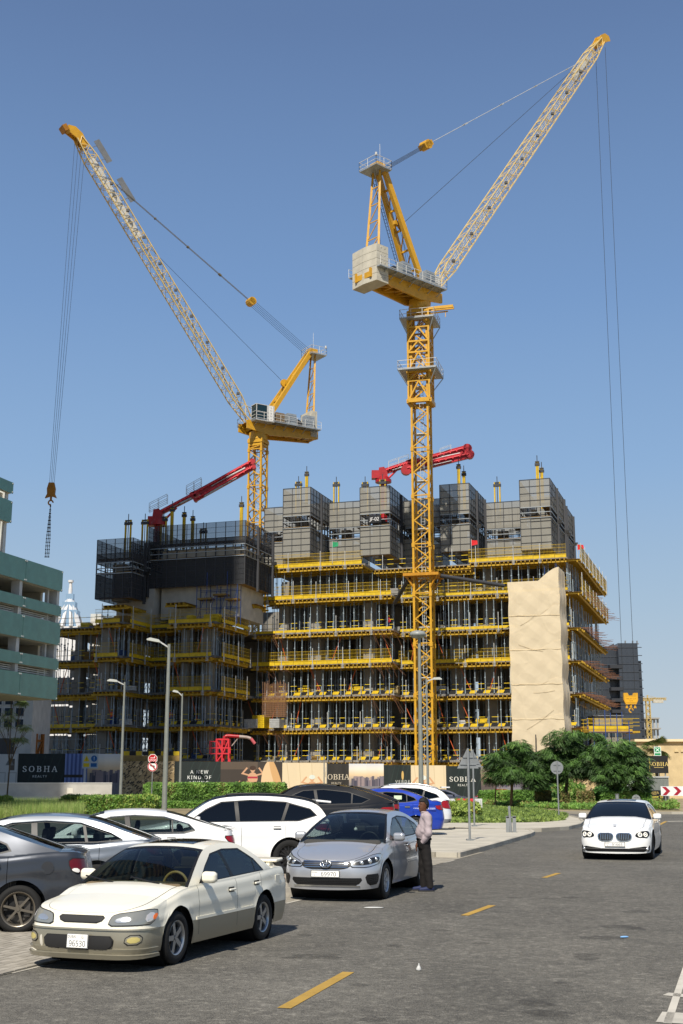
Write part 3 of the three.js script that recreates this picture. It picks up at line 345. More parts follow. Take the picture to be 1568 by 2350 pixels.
    for (const [t0, t1] of o.flags || []) { const f = new MB(); const u = t => jp(t).addScaledVector(nrm, 2.0); f.hex([...[u(t0), u(t1), u(t1).addScaledVector(nrm, .95), u(t0).addScaledVector(nrm, .95)], ...[u(t0), u(t1), u(t1).addScaledVector(nrm, .95), u(t0).addScaledVector(nrm, .95)].map(v => v.addScaledVector(S, -.05))]); for (const t of [lerp(t0, t1, .2), lerp(t0, t1, .8)]) f.bar(jp(t).addScaledVector(nrm, .8), jp(t).addScaledVector(nrm, 2.1), .09); f.build('wind_panel', M.grey, g); }
    for (let k = 0; k < 9; k++) { const t = .1 + k * .092; new MB().box(...jp(t).addScaledVector(S, .95).addScaledVector(nrm, .3).toArray(), .42, .34, .3).build('jib_lamp', M.darkSteel, g); }
    // pendants and ropes
    const [pt, bt] = o.pend, e = jp(pt).addScaledVector(nrm, .9), st = apex.clone().add(V(0, .25, 0)).addScaledVector(J, .7), blk = st.clone().lerp(e, bt); const pn = new MB(); for (const s of [-.1, .1]) { pn.cyl(blk.clone().addScaledVector(S, s), e.clone().addScaledVector(S, s), .04, .04, 5); for (let k = 1; k < 5; k++) { const c = blk.clone().lerp(e, k / 4.4).addScaledVector(S, s); pn.bar(c.clone().lerp(e, -.012), c.clone().lerp(e, .012), .2, .18); } } pn.build('pendant_bar', o.pendLight ? M.galvLight : std('#6a624e', .6), g);
    const bl = new MB(); bl.cyl(blk.clone().addScaledVector(S, -.6), blk.clone().addScaledVector(S, .6), .62, .62, 10); bl.bar(blk.clone().lerp(e, -.02), blk.clone().lerp(e, .02), 1.2, .7); bl.build('pulley_block', M.craneYellow, g);
    const rp = new MB(); for (let k = 0; k < 5; k++) rp.cyl(blk.clone().addScaledVector(S, -.5 + k * .25).add(V(0, -.3 + k * .13, 0)), st.clone().addScaledVector(S, -.5 + k * .25).add(V(0, -.5 + k * .15, 0)), .026, .026, 4, false); 
    const sh = P(lerp(-foot, -ar, .56) + .9, lerp(yt, ay, .56), 0); rp.cyl(sh, jp(o.hoistEnd).addScaledVector(nrm, .85), .03, .03, 4, false); rp.cyl(sh, P(-1.8, yt + 1), .025, .025, 4, false); rp.cyl(st, P(-1.2, yt + 1, .4), .025, .025, 4, false).cyl(st, P(-1.4, yt + 1, -.4), .025, .025, 4, false); rp.cyl(apex.clone().addScaledVector(J, -.4), P(-ar + .6, yt + 1), .025, .025, 4, false); rp.build('rope', M.cable, g);
    const sv = new MB(); sv.cyl(sh.clone().addScaledVector(S, -.15), sh.clone().addScaledVector(S, .15), .6, .6, 14); sv.bar(sh, sh.clone().addScaledVector(J, -1.2), .5, .5); sv.build('sheave', M.craneYellow, g);
    const cyl = new MB(); cyl.cyl(P(lerp(-foot, -ar, .12) + .2, lerp(yt, ay, .12)), P(lerp(-foot, -ar, .12) + 1.9, lerp(yt, ay, .12) + .55), .2, .2, 10).cyl(P(lerp(-foot, -ar, .12) + 1.9, lerp(yt, ay, .12) + .55), P(lerp(-foot, -ar, .12) + 3.2, lerp(yt, ay, .12) + 1), .07, .07, 8); cyl.build('buffer_ram', M.galvLight, g); }
  o.after?.(g, { P, S, J, yt, yd, tip, jd, MY, apex }); return g;
}
const lampless = 0;
{ // right-hand crane standing in front of the facade
  const d = 143, base = at(975, 1500, d), a = R(42), J = V(Math.cos(a), 0, -Math.sin(a)), top = at(975, 708, d).y;
  const rel = (r, px, py, s = 0) => at(px, py, d + Math.sin(a) * r).y;
  crane({ label: 'taller yellow luffing tower crane in front of the facade, jib pointing up right', base: V(base.x, 0, base.z), yaw: R(-15), J, top, w: 1.95, sec: (at(975, 1107, d).y - at(975, 1217, d).y), y0: 0, deck: 9.6, walk: [1, -1], cw: [7.4, 4.2, 1.9, .93, 5, -1.75], boxes: [[-4.6, 1.9, 1.5, 1.7, 1.1, M.galv], [-.6, 1.9, 1.5, 1.7, 1.2, M.galv], [.6, 2.2, 1.2, 1.5, .5, M.white]], winch: [-2.6, -5.2], apex: [7.0, rel(-7, 868, 388)], tie: 8.2, tip: [40.6, rel(40.6, 1396, 95)], piv: 1.6, banner: [.835, .935, -.5], pend: [.875, .19], hoistEnd: .86, pendLight: true,
    after(g, { P, S, J, yt, tip, MY }) {
      // climbing cage, platforms and hoist boom below the turntable
      const y = p => at(975, p, d).y; const c = new MB(); c.M = MY; const h = 1.28, f = [[-1, 1], [1, 1], [1, -1], [-1, -1]]; const y0 = y(925), y1 = y(722); for (const [i, j] of f) c.bar(V(i * h, y0, j * h), V(i * h, y1, j * h), .22); const rows = [y(925), y(880), y(858), y(815), y(790), y(758), y(722)]; for (const q of rows) for (let k = 0; k < 4; k++) { const A = f[k], B = f[(k + 1) % 4]; c.bar(V(A[0] * h, q, A[1] * h), V(B[0] * h, q, B[1] * h), q === rows[0] || q === rows[2] ? .5 : .2); } for (let r = 0; r + 1 < rows.length; r++) for (let k = 0; k < 4; k++) { const A = f[k], B = f[(k + 1) % 4], mx = (A[0] + B[0]) / 2 * h, mz = (A[1] + B[1]) / 2 * h; c.bar(V(A[0] * h, rows[r], A[1] * h), V(mx, rows[r + 1], mz), .17).bar(V(B[0] * h, rows[r], B[1] * h), V(mx, rows[r + 1], mz), .17); } c.build('climbing_cage', M.craneYellow, g);
      for (const [py, out] of [[741, 2.1], [858, 2.35]]) { const m = new MB(), r = new MB(); m.M = r.M = MY; const q = y(py); m.box(0, q, out - .4, out * 2, .12, .8).box(0, q, -out + .4, out * 2, .12, .8).box(out - .4, q, 0, .8, .12, out * 2 - 1.6).box(-out + .4, q, 0, .8, .12, out * 2 - 1.6); for (const [i, j] of f) m.bar(V(i * out, q, j * out), V(i * h, q - 1.9, j * h), .1); rails(r, [[-1, 1], [1, 1], [1, -1], [-1, -1], [-1, 1]].map(v => V(v[0] * out, q, v[1] * out))); const mm = m.build('work_platform', M.galv, g); r.build('hand_rail', M.white, mm); }
      { const m = new MB(); m.M = MY; const q = y(716); for (const z of [.35, .9]) m.bar(V(1, q, z), V(4.3, q, z), .22, .34); m.bar(V(1.2, q - .55, .6), V(3.6, q - .5, .6), .14); m.bar(V(3.3, q - .5, .6), V(3.3, q - 1.2, .6), .07); m.build('hoist_boom', M.craneYellow, g); }
      { const m = new MB(); m.M = MY; const q = y(1322); m.box(0, q, 0, 4.2, .34, 3.6); for (const [i, j] of f) m.bar(V(i * 1.9, q, j * 1.5), V(i * 1, q - 1.5, j * 1), .18); m.build('tie_collar', M.yellowSteel, g); const t = new MB(); t.cyl(V(1.9, q - .1, .9), V(9.6, at(1130, 1358, d + 6).y, -1.2), .24, .24, 8); t.cyl(V(-1.7, q - .2, 0), V(-3.2, q - 2.5, -4.6), .24, .24, 8); const fm = t; fm.build('tie_strut', M.darkSteel, g); }
      // hoist ropes, hook block with stencilled plate, hook
      const hk = at(1447, 1603, 166); hk.sub(g.position); const r = new MB(); for (const [tx, bxx] of [[-.75, -.9], [.75, .65]]) r.cyl(tip.clone().add(V(tx, -1, 0)), hk.clone().add(V(bxx, .5, 0)), .03, .03, 4, false); r.build('hoist_rope', M.cable, g);
      const hb = new MB(); hb.prism([[-.95, .75], [-.4, .75], [-.25, .4], [.25, .4], [.4, .75], [.95, .75], [.95, -.2], [.7, -.75], [-.7, -.75], [-.95, -.2]], .5, T(hk.x, hk.y, hk.z - .25)); const blk = hb.build('hook_block', M.craneYellow, g); const h2 = new MB(); for (const s of [-.55, .55]) h2.prism([[-.18, -.5], [.18, -.5], [.05, 0], [-.05, 0]], .1, T(hk.x + s, hk.y - .75, hk.z)); h2.build('weight_fin', M.craneYellow, blk);
      const k = new MB(); k.cyl(V(hk.x, hk.y - .7, hk.z), V(hk.x, hk.y - 1.2, hk.z), .17); k.geo(new THREE.TorusGeometry(.26, .09, 6, 14, 4.8), T(hk.x, hk.y - 1.55, hk.z)); k.build('hook', M.craneYellow, blk);
      plate('stencil', 1.5, .7, .01, canvasTex(256, 128, (q, w, hh) => { q.fillStyle = '#d9a11c'; q.fillRect(0, 0, w, hh); txt(q, 'SWL-6T-12.5', w / 2, 40, 40, 'bold sans-serif', '#221a08'); txt(q, '16-08', w / 2, 92, 34, 'bold sans-serif', '#221a08'); }), blk, T(hk.x, hk.y - .15, hk.z + .26), M.craneYellow);
    } });
}
{ // left-hand crane behind the dark screens
  const d = 172, b = R(33), base = at(591, 1150, d), J = V(-Math.cos(b), 0, Math.sin(b)), top = at(588, 1008, d).y;
  const rel = (r, px, py) => at(px, py, d - Math.sin(b) * r).y;
  crane({ label: 'lower yellow luffing tower crane behind the dark screens, jib pointing up left', base: V(base.x, 0, base.z), yaw: R(-22), J, top, w: 1.95, sec: 5.4, y0: 0, deck: 9.3, walk: [1, -1], cw: [8.9, 3.0, 1.1, 4.0, 1, -.9], cwv: true, boxes: [[-4.2, 1.9, 1.5, 1.7, 1.1, M.galv], [-7.3, 1.9, 1.5, 1.9, 1.1, M.galv], [-2.2, 2.0, 1.4, 1.5, 1.0, std('#7a6850', .9)]], winch: [-3.2, -6], apex: [9.0, rel(-9.2, 700, 812)], tie: 8.6, tip: [29.2, rel(29.2, 158, 318)], piv: 1.4, banner: [.66, .93, .2], flags: [[.9, .975], [.765, .845]], pend: [.86, .30], hoistEnd: .62, cage: true,
    after(g, { P, S, J, yt, tip, apex }) {
      // operator's cab
      const o = new MB(), gl = new MB(), bk = new THREE.Matrix4().makeBasis(J, V(0, 1, 0), J.clone().cross(V(0, 1, 0)).normalize()).setPosition(P(.6, yt - .2, 2.0)); const zs = bk.elements[8] * S.x + bk.elements[10] * S.z > 0 ? 1 : -1; o.M = gl.M = bk;
      o.box(-1.1, 1.2, 0, 1.1, 2.4, 1.5); o.box(.4, 2.36, 0, 1.9, .08, 1.5).box(.4, .04, 0, 1.9, .08, 1.5); for (const z of [-.72, .72]) for (const x of [-.5, 1.25]) o.box(x, 1.2, z, .08, 2.3, .08); o.box(.4, 1.2, zs * .74, 1.8, .06, .04); const cab = o.build('operator_cab', M.white, g); gl.box(.4, 1.2, 0, 1.75, 2.22, 1.42); gl.build('cab_glass', std('#1b3237', .1, { metalness: .2 }), cab);
      const lt = plate('letter_panel', .62, 2.2, .02, canvasTex(128, 512, (q, w, h) => { q.fillStyle = '#e6e4de'; q.fillRect(0, 0, w, h); 'SOBHA'.split('').forEach((c, i) => txt(q, c, w / 2, 60 + i * 97, 92, 'serif', '#3b3d40')); }), cab, bk.clone().multiply(T(-1.1, 1.2, zs * .76, 0, zs > 0 ? 0 : Math.PI)), M.white);
      const hk = at(118, 1130, 155.8).sub(g.position), r = new MB(); for (let k = 0; k < 4; k++) r.cyl(tip.clone().add(V(-.45 + k * .5, -.8, 0)), hk.clone().add(V(-.3 + k * .2, .9, 0)), .022, .022, 4, false); r.build('hoist_rope', M.cable, g);
      const hb = new MB(); hb.prism([[-.35, 1.3], [.35, 1.3], [.55, .5], [.5, -.2], [.75, -.75], [.2, -.55], [-.2, -.55], [-.75, -.75], [-.5, -.2], [-.55, .5]], .4, T(hk.x, hk.y, hk.z - .2)); const blk = hb.build('hook_block', M.craneDark, g); const k = new MB(); k.cyl(V(hk.x, hk.y - .6, hk.z), V(hk.x, hk.y - 1, hk.z), .15).geo(new THREE.TorusGeometry(.3, .1, 6, 14, 4.9), T(hk.x, hk.y - 1.35, hk.z)); k.build('hook', M.craneDark, blk);
      const ch = new MB(), e = at(108, 1280, 156).sub(g.position), s0 = V(hk.x, hk.y - 1.5, hk.z); for (const x of [-.22, 0, .22]) { const n = 30; for (let i = 0; i < n; i++) { const a = s0.clone().lerp(e, i / n), c = s0.clone().lerp(e, (i + .8) / n); a.x += x * Math.min(1, i / n * 1.6); c.x += x * Math.min(1, i / n * 1.6); ch.bar(a, c, i % 2 ? .13 : .07); } } ch.build('sling_chain', M.black, g);
    } });
}
// ---------- concrete placing booms ----------
function boom(label, d, turret, segs, cages, dd, cwt) { // segs: [px,py,px,py,w0,w1] at depth d
  const base = at(turret[0], turret[1], d), o = thing('placing_boom', label, 'concrete boom', V(base.x, base.y, base.z)); const q = (px, py, z = 0) => at(px, py, d).sub(base).add(V(0, 0, z));
  const c = new MB(); c.cyl(V(0, -9, 0), V(0, -.4, 0), .55, .5, 12).cyl(V(0, -.4, 0), V(0, .0, 0), 1.1, 1.1, 18).cyl(V(0, 0, 0), V(0, .35, 0), .9, .8, 18); c.build('pedestal', M.red, o);
  const t = new MB(); for (const z of [-.5, .5]) t.prism(dd > 0 ? [[-.75, .3], [.6, .3], [.5, 1.1], [.1, 1.7], [-.6, 1.6]] : [[-.6, .3], [.75, .3], [.6, 1.6], [-.1, 1.7], [-.5, 1.1]], .16, T(0, 0, z - .08)); t.box(0, .9, 0, 1, .9, .8); t.build('turret', M.red, o);
  segs.forEach(([a, b, e, f, w0, w1, z]) => { const A = q(a, b, z), B = q(e, f, z), m = new MB(), dir = B.clone().sub(A).normalize(), up = V(-dir.y, dir.x, 0); if (up.y < 0) up.negate(); const L = A.distanceTo(B); const P = (t, k, s) => A.clone().addScaledVector(dir, t * L).addScaledVector(up, k).add(V(0, 0, s)); const y0 = w0 / 2, y1 = w1 / 2; m.hex([P(0, -y0, .25), P(1, -y1, .25), P(1, y1, .25), P(0, y0, .25), P(0, -y0, -.25), P(1, -y1, -.25), P(1, y1, -.25), P(0, y0, -.25)].sort ? [P(0, -y0, .25), P(1, -y1, .25), P(1, y1, .25), P(0, y0, .25), P(0, -y0, -.25), P(1, -y1, -.25), P(1, y1, -.25), P(0, y0, -.25)] : []); m.cyl(P(0, 0, -.4), P(0, 0, .4), y0 * 1.25, y0 * 1.25, 12).cyl(P(1, 0, -.4), P(1, 0, .4), y1 * 1.25, y1 * 1.25, 12); const arm = m.build('boom_arm', M.red, o);
    const p = new MB(); p.cyl(P(.02, y0 * .2, .42), P(.98, y1 * .3, .42), .1, .1, 8); for (let k = 0; k < 9; k++) p.box(...P(.05 + k * .11, y0 * .2, .38).toArray(), .16, .3, .3); p.build('pipe', M.redLight, arm); const r = new MB(); r.cyl(P(.55, -y0 * .6, .36), P(.86, -y0 * .9, .36), .13, .13, 8).cyl(P(.3, -y0 * .6, .36), P(.55, -y0 * .6, .36), .06, .06, 6); r.build('ram', M.galvLight, arm); });
  for (const [a, b, e, f] of cages) { const m = new MB(), A = q(a, b, .3), B = q(e, f, .3), C = q(e, f, -.4), D = q(a, b, -.4); rails(m, [A, B], 0, 1.15, .045); rails(m, [D, C], 0, 1.15, .045); m.build('cage_rail', M.galvLight, o); }
  const [cx, cy, cw2, ch2] = cwt; const w = new MB(); const p = q(cx, cy); w.box(p.x, p.y, p.z, cw2, ch2, 1.2); w.build('ballast', M.red, o);
  const rm = new MB(); rm.cyl(q(turret[0] + dd * 12, turret[1] - 4), q(turret[0] + dd * 42, turret[1] - 34), .16, .12, 8); rm.build('luffing_ram', M.redLight, o); return o;
}
boom('red concrete placing boom above the dark screens, reaching right to the left crane', 152, [364, 1199], [[366, 1178, 450, 1134, .6, .66, 0], [443, 1137, 580, 1060, .7, .6, 0], [583, 1074, 450, 1149, .5, .4, .35], [577, 1070, 462, 1134, .24, .2, -.3]], [[343, 1176, 384, 1155], [428, 1136, 462, 1117]], 1, [350, 1197, 1.0, 1.2]);
boom('red concrete placing boom crossing behind the right crane mast', 163, [880, 1101], [[880, 1083, 945, 1062, .75, .85, 0], [938, 1066, 1072, 1030, .95, 1.05, 0], [1078, 1045, 932, 1080, .95, 1.15, .35], [1062, 1047, 960, 1072, .4, .4, -.3]], [[892, 1078, 938, 1062], [944, 1062, 980, 1052], [1010, 1049, 1035, 1040]], 1, [864, 1090, 1.3, 1.1]);

// ---------- neighbouring tower outside the frame whose shade falls on the left of the site ----------
{ const o = thing('office_tower', 'tall pale tower with bands of windows, out of view to the left', 'tower', V(-59.2, 0, -67)); const m = new MB(); m.box(0, 75, 0, 42, 150, 34); m.build('tower_wall', std('#a9a296', .8, { map: concreteTex }), o); const w = new MB(); for (let y = 4; y < 148; y += 4) w.box(0, y, 0, 42.1, 2, 34.1); w.build('window_band', std('#33424c', .15, { metalness: .3 }), o, 'stuff'); }

// ---------- ground, road, pavements ----------
const kind = (m, k = 'structure') => { m.userData.kind = k; return m; };
{ const g = new THREE.PlaneGeometry(6000, 6000); g.rotateX(-Math.PI / 2); const U = g.attributes.uv, P = g.attributes.position; for (let i = 0; i < P.count; i++) U.setXY(i, P.getX(i), P.getZ(i)); const m = mesh('ground', g, std('#b3a587', .95, { map: dirtTex })); m.position.y = -.02; kind(m); }
const roadDir = gp(1282, 2003).sub(gp(650, 2315)).normalize(), roadSide = V(roadDir.z, 0, -roadDir.x).negate(); // along the road, and to its right
if (roadSide.x < 0) roadSide.negate();
{ // asphalt with worn, streaky patches
  const nx = 160, nz = 220, g = new THREE.PlaneGeometry(110, 112, nx, nz), P = g.attributes.position, U = g.attributes.uv, col = new Float32Array(P.count * 3);
  for (let i = 0; i < P.count; i++) { const x = P.getX(i) + 12, d = 3 + (P.getY(i) + 56); P.setXYZ(i, x, 0, -d); U.setXY(i, x, d); const s = x * roadSide.x - d * roadSide.z, t = x * roadDir.x - d * roadDir.z; const k = .90 + .30 * (fbm(s / 40 + 9, t / 160 + 9, 40, 3, 91) - .5) + .12 * (fbm(s / 40 + 3, t / 40 + 3, 22, 4, 96) - .5); col[i * 3] = k; col[i * 3 + 1] = k * .99; col[i * 3 + 2] = k * .97; }
  g.setAttribute('color', new THREE.BufferAttribute(col, 3)); g.computeVertexNormals(); const n = g.attributes.normal; for (let i = 0; i < n.count; i++) n.setXYZ(i, 0, 1, 0);
  kind(mesh('road', g, std('#93918c', .9, { map: asphaltTex, vertexColors: true, bumpMap: asphaltBump, bumpScale: .006, side: THREE.DoubleSide })));
}
function sheetPoly(name, pts, y, mat, parent = scene, th = 0) { // horizontal polygon of world points
  const s = new THREE.Shape(pts.map(p => new THREE.Vector2(p.x, -p.z))); const g = th ? new THREE.ExtrudeGeometry(s, { depth: th, bevelEnabled: false }) : new THREE.ShapeGeometry(s); g.rotateX(-Math.PI / 2); g.translate(0, y - th, 0); return mesh(name, g, mat, parent); }
{ // road paint
  const yel = std('#c9a44a', .8, { map: dirtTex }), wh = std('#d9d6cc', .8, { map: dirtTex });
  const dash = (a, b, w, mat, lab) => { const A = gp(...a), B = gp(...b), d = B.clone().sub(A).normalize(), n = V(-d.z, 0, d.x).multiplyScalar(w / 2); const m = sheetPoly('road_marking', [A.clone().add(n), B.clone().add(n), B.clone().sub(n), A.clone().sub(n)], .005, mat); kind(m); };
  dash([652, 2314], [800, 2231], .13, yel); dash([1066, 2101], [1130, 2077.5], .13, yel); dash([1249, 2014], [1282, 2003.5], .13, yel); dash([1506, 1896], [1530, 1884], .16, yel); dash([1364, 1964], [1374, 1961], .13, yel);
  dash([652, 2073], [689, 2064.6], .12, wh); dash([1014, 1980], [1041, 1974], .12, wh); dash([20, 2233], [92, 2216], .12, wh); dash([0, 2143], [30, 2139], .1, wh); dash([1532, 2349], [1580, 2205], .07, wh);
  for (const [a, b] of [[[1552, 2349], [1565, 2325]], [[1560, 2288], [1574, 2282]]]) dash(a, b, .34, wh); dash([1526, 1885], [1568, 1884], .5, wh);
}
{ // oil drips and tyre-dark patches on the asphalt
  const om = std('#3c3a37', .75, { map: dirtTex, transparent: true, opacity: .2 }); [[719, 2194, .5], [854, 2339, .22], [1225, 2302, .3], [1427, 2127, .42], [1465, 2092, .4], [1460, 2132, .28], [1383, 2152, .42], [1341, 2192, .28], [1347, 2199, .24], [1259, 2326, .3], [1290, 2255, .14], [700, 2146, .2], [1010, 2135, .22], [1105, 2165, .18], [905, 2170, .2], [820, 2260, .18], [1180, 2060, .3], [1310, 2060, .35]].forEach(([px, py, r], i) => { const g = new THREE.CircleGeometry(r * .65, 30), P = g.attributes.position; for (let k = 1; k < P.count; k++) { const a = Math.atan2(P.getY(k), P.getX(k)), f = .55 + .75 * vn(Math.cos(a) * 1.6 + 20 + i, Math.sin(a) * 1.6 + 20, 512, 71); P.setXY(k, P.getX(k) * f * 1.2, P.getY(k) * f * .8); } g.rotateX(-Math.PI / 2); const m = mesh('oil_stain', g, om); m.position.copy(gp(px, py)).y = .004; m.rotation.y = i; kind(m); });
}
{ // block paving of the parking bays
  const a = gp(0, 2240), b = gp(1041, 1974), d = b.clone().sub(a).normalize(), n = V(d.z, 0, -d.x); if (n.x > 0) n.negate(); const q = (t, s) => a.clone().addScaledVector(d, t).addScaledVector(n, s);
  const pav = tex(512, (u, v, i, j) => { const r = Math.floor(v * 20), uu = (u * 10 + (r % 2) * .5) % 1, vv = (v * 20) % 1, jn = uu < .04 || vv < .07, t = hash(Math.floor(u * 10 + (r % 2) * .5) % 10, r, 3); return jn ? [.66, .64, .6] : sc([.80, .78, .74], .84 + .2 * t + .08 * (hash(i, j, 2) - .5)); }, 2.4);
  const L = b.distanceTo(a), m = sheetPoly('parking_pavement', [q(-7, 0), q(L + 4, 0), q(L + 6, 22), q(-7, 30)], .008, std('#c4c0b6', .9, { map: pav })); kind(m);
  const gs = [], mats = [std('#a29d93', .9, { map: concreteTex }), std('#989389', .9, { map: concreteTex }), std('#aaa59b', .9, { map: concreteTex })]; const w = .235, h = .115; const base = new THREE.BoxGeometry(w - .008, .02, h - .008); const far = []; let k = 0; const ang = Math.atan2(-d.z, d.x);
  for (let s = .06; s < 3.4; s += h) for (let t = -3; t < 4.5; t += w) { const p = q(t + ((Math.round(s / h)) % 2) * w / 2, s); const px = CX + F * p.x / (-p.z * CT + (0 - EYE) * ST); if (px < -40 || px > 160) continue; const o = new THREE.Matrix4().makeRotationY(ang).setPosition(p.x, .0125 + rr(-.0015, .0015), p.z); if (k < 290) { const b2 = mesh('paver', base, mats[k % 3], m); b2.applyMatrix4(o); k++; } else { const g = base.clone(); g.applyMatrix4(o); far.push(g); } }
  if (far.length) kind(mesh('paver_rows', mergeGeometries(far), mats[0], m), 'stuff');
}
// kerbs: a row of stones along a path, children of the pavement they edge
const kerbMat = [std('#b7b2a6', .9, { map: concreteTex }), std('#a8a397', .9, { map: concreteTex }), std('#c2bdb0', .9, { map: concreteTex })];
function kerb(parent, pts, len = 1.0, h = .14, w = .14, flip = 1) { let k = 0; for (let i = 0; i + 1 < pts.length; i++) { const a = pts[i], b = pts[i + 1], L = a.distanceTo(b), n = Math.max(1, Math.round(L / len)), d = b.clone().sub(a).normalize(); for (let j = 0; j < n; j++) { const c = a.clone().lerp(b, (j + .5) / n); new MB().box(c.x, h / 2, c.z, L / n - .012, h, w, Math.atan2(-d.z, d.x)).build('kerb_stone', kerbMat[(k++ * 7 + (hash(i, j, 3) > .6 ? 1 : 0)) % 3], parent); } } }
const paveMat = std('#c4bfb2', .9, { map: concreteTex });
{ const f = [[820, 1952], [1002, 1966], [1051, 1967], [1130, 1945], [1214, 1920], [1224, 1915], [1216, 1911], [1160, 1909.5], [1000, 1907], [800, 1903]].map(p => gp(...p)); const m = kind(sheetPoly('pavement', f.map(p => p), .128, paveMat, scene, .12)); kerb(m, [gp(820, 1953), gp(1002, 1967), gp(1051, 1968), gp(1130, 1946), gp(1214, 1921), gp(1224.5, 1915.5), gp(1216, 1910.5)], .9, .14);
  for (const y of [1921, 1937, 1952]) { const A = gp(900, y, .13), B = gp(y > 1940 ? 1100 : 1190, y - 2, .13); new MB().bar(A.clone().setY(.127), B.clone().setY(.127), .012, .006).build('expansion_joint', M.darkSteel, m); } }
const leafMat = new THREE.MeshPhysicalMaterial({ color: 0xffffff, roughness: .7, transmission: .3, thickness: 0, side: THREE.DoubleSide });
function leafGeo(n, L, w, curl = .25, pair = 0) { // a spray of n small leaves
  const m = new MB(); for (let i = 0; i < n; i++) { const t = pair ? (i >> 1) / (n / 2) : 0, sgn = i % 2 ? 1 : -1, a = pair ? sgn * 1.15 : i / n * 2 * Math.PI + hash(i, n, 3), y = pair ? 0 : (hash(i, n, 4) - .5) * L * .8; const o = pair ? V(0, -t * t * L * .5 * curl, t * L) : V(0, y * .6, 0), l = pair ? w * 3.2 * (1 - .5 * Math.abs(t - .45)) : L; const d = V(Math.sin(a), pair ? -.22 : (hash(i, n, 5) - .45) * .9, Math.cos(a) * (pair ? .5 : 1)).normalize(), s = d.clone().cross(V(0, 1, 0)).normalize().multiplyScalar(w / 2); const p = o, q = o.clone().addScaledVector(d, l * .5).add(V(0, l * .08, 0)), e = o.clone().addScaledVector(d, l); m.tri(p, q.clone().add(s), e); m.tri(p, e, q.clone().sub(s)); } return m.geometry(); }
function foliage(parent, name, geo, list, cols, kd) { const im = new THREE.InstancedMesh(geo, leafMat, list.length), c = new THREE.Color(); list.forEach((e, i) => { im.setMatrixAt(i, e.m); const k = cols[Math.floor(e.c * cols.length * .999)]; c.set(k).multiplyScalar(.8 + .4 * hash(i, 7, 1)); im.setColorAt(i, c); }); im.name = name; im.castShadow = im.receiveShadow = true; im.userData.kind = kd || 'stuff'; parent.add(im); return im; }
const randQ = () => new THREE.Quaternion(rr(-1, 1), rr(-1, 1), rr(-1, 1), rr(-1, 1)).normalize();
const GREEN = ['#557a2e', '#638f33', '#74a03c', '#82ac48', '#94b655', '#8d8a4a'], DARKG = ['#3a6428', '#46752c', '#528434', '#5f923c'], YEL = ['#8a9c42', '#9bad4c', '#aabd58', '#7d943c'], DRY = ['#8c7c4a', '#a08f58', '#6f7a35', '#7b6b40'];
const hedgeLeaf = leafGeo(5, .17, .085);
function hedge(label, a, b, w, h, cols, per = 260, round = .15, o = {}) { // clipped hedge between two ground points
  const L = a.distanceTo(b), g = thing('hedge', label, 'hedge', a.clone().lerp(b, .5), Math.atan2(-(b.z - a.z), b.x - a.x)); g.position.y = o.y || 0;
  const core = new RoundedBoxGeometry(L - .2, h - .12, w - .2, 3, Math.min(.25, h * .3)); core.translate(0, h / 2 - .08, 0); mesh('stem', core, std('#26331a', .95), g);
  const list = [], area = L * w + 2 * L * h + 2 * w * h, N = Math.round(area * per); for (let i = 0; i < N; i++) { const r = rnd() * area; let p; const bump = (x, y) => .10 * (vn(x * 1.3 + 50, y * 1.3 + 50, 512, 17) - .5) + .07 * (vn(x * 4 + 50, y * 4 + 50, 512, 18) - .5) ; if (r < L * w) { const x = rr(-L / 2, L / 2), z = rr(-w / 2, w / 2), e = Math.max(0, Math.abs(z) / (w / 2) - 1 + round * 2 / w) + Math.max(0, Math.abs(x) / (L / 2) - 1 + round * 2 / L); p = V(x, h - e * round * .8 + bump(x, z) + rr(-.1, .06), z); } else if (r < L * w + 2 * L * h) { const x = rr(-L / 2, L / 2), y = rr(.02, h); p = V(x, y, (rnd() < .75 ? 1 : -1) * (w / 2 + bump(x, y)) + rr(-.08, .03)); } else { const z = rr(-w / 2, w / 2), y = rr(.02, h); p = V((rnd() < .5 ? 1 : -1) * (L / 2 + bump(z, y)) + rr(-.08, .03), y, z); } const s = rr(.7, 1.25); list.push({ m: new THREE.Matrix4().compose(p, randQ(), V(s, s, s)), c: clamp(.5 + (vn(p.x * .8 + 30, p.z * .8 + p.y + 30, 512, 23) - .5) * 1.1 + rr(-.3, .3), 0, 1) }); }
  foliage(g, 'foliage', hedgeLeaf, list, cols); return g;
}
function shrub(label, c, r, h, cols, n, name = 'shrub', geo = hedgeLeaf) { const g = thing(name, label, name, c); const st = new MB(); for (let i = 0; i < 6; i++) st.cyl(V(rr(-.15, .15) * r, 0, rr(-.15, .15) * r), V(rr(-.6, .6) * r, h * .7, rr(-.6, .6) * r), .03, .015, 5); st.build('stem', std('#5b4a34', .9), g); const list = []; const lobes = [...Array(9)].map(() => V(rr(-.55, .55) * r, h * rr(.4, .8), rr(-.55, .55) * r)); for (let i = 0; i < n; i++) { const l = lobes[i % 9], q = V(rr(-1, 1), rr(-1, 1), rr(-1, 1)).normalize().multiplyScalar(r * .5 * Math.pow(rnd(), .33)); const p = l.clone().add(V(q.x, q.y * h / r * .62, q.z)); if (p.y < .03) p.y = rr(.03, .2); const s = rr(.7, 1.3); list.push({ m: new THREE.Matrix4().compose(p, randQ(), V(s, s, s)), c: rnd() }); } foliage(g, 'foliage', geo, list, cols); return g; }
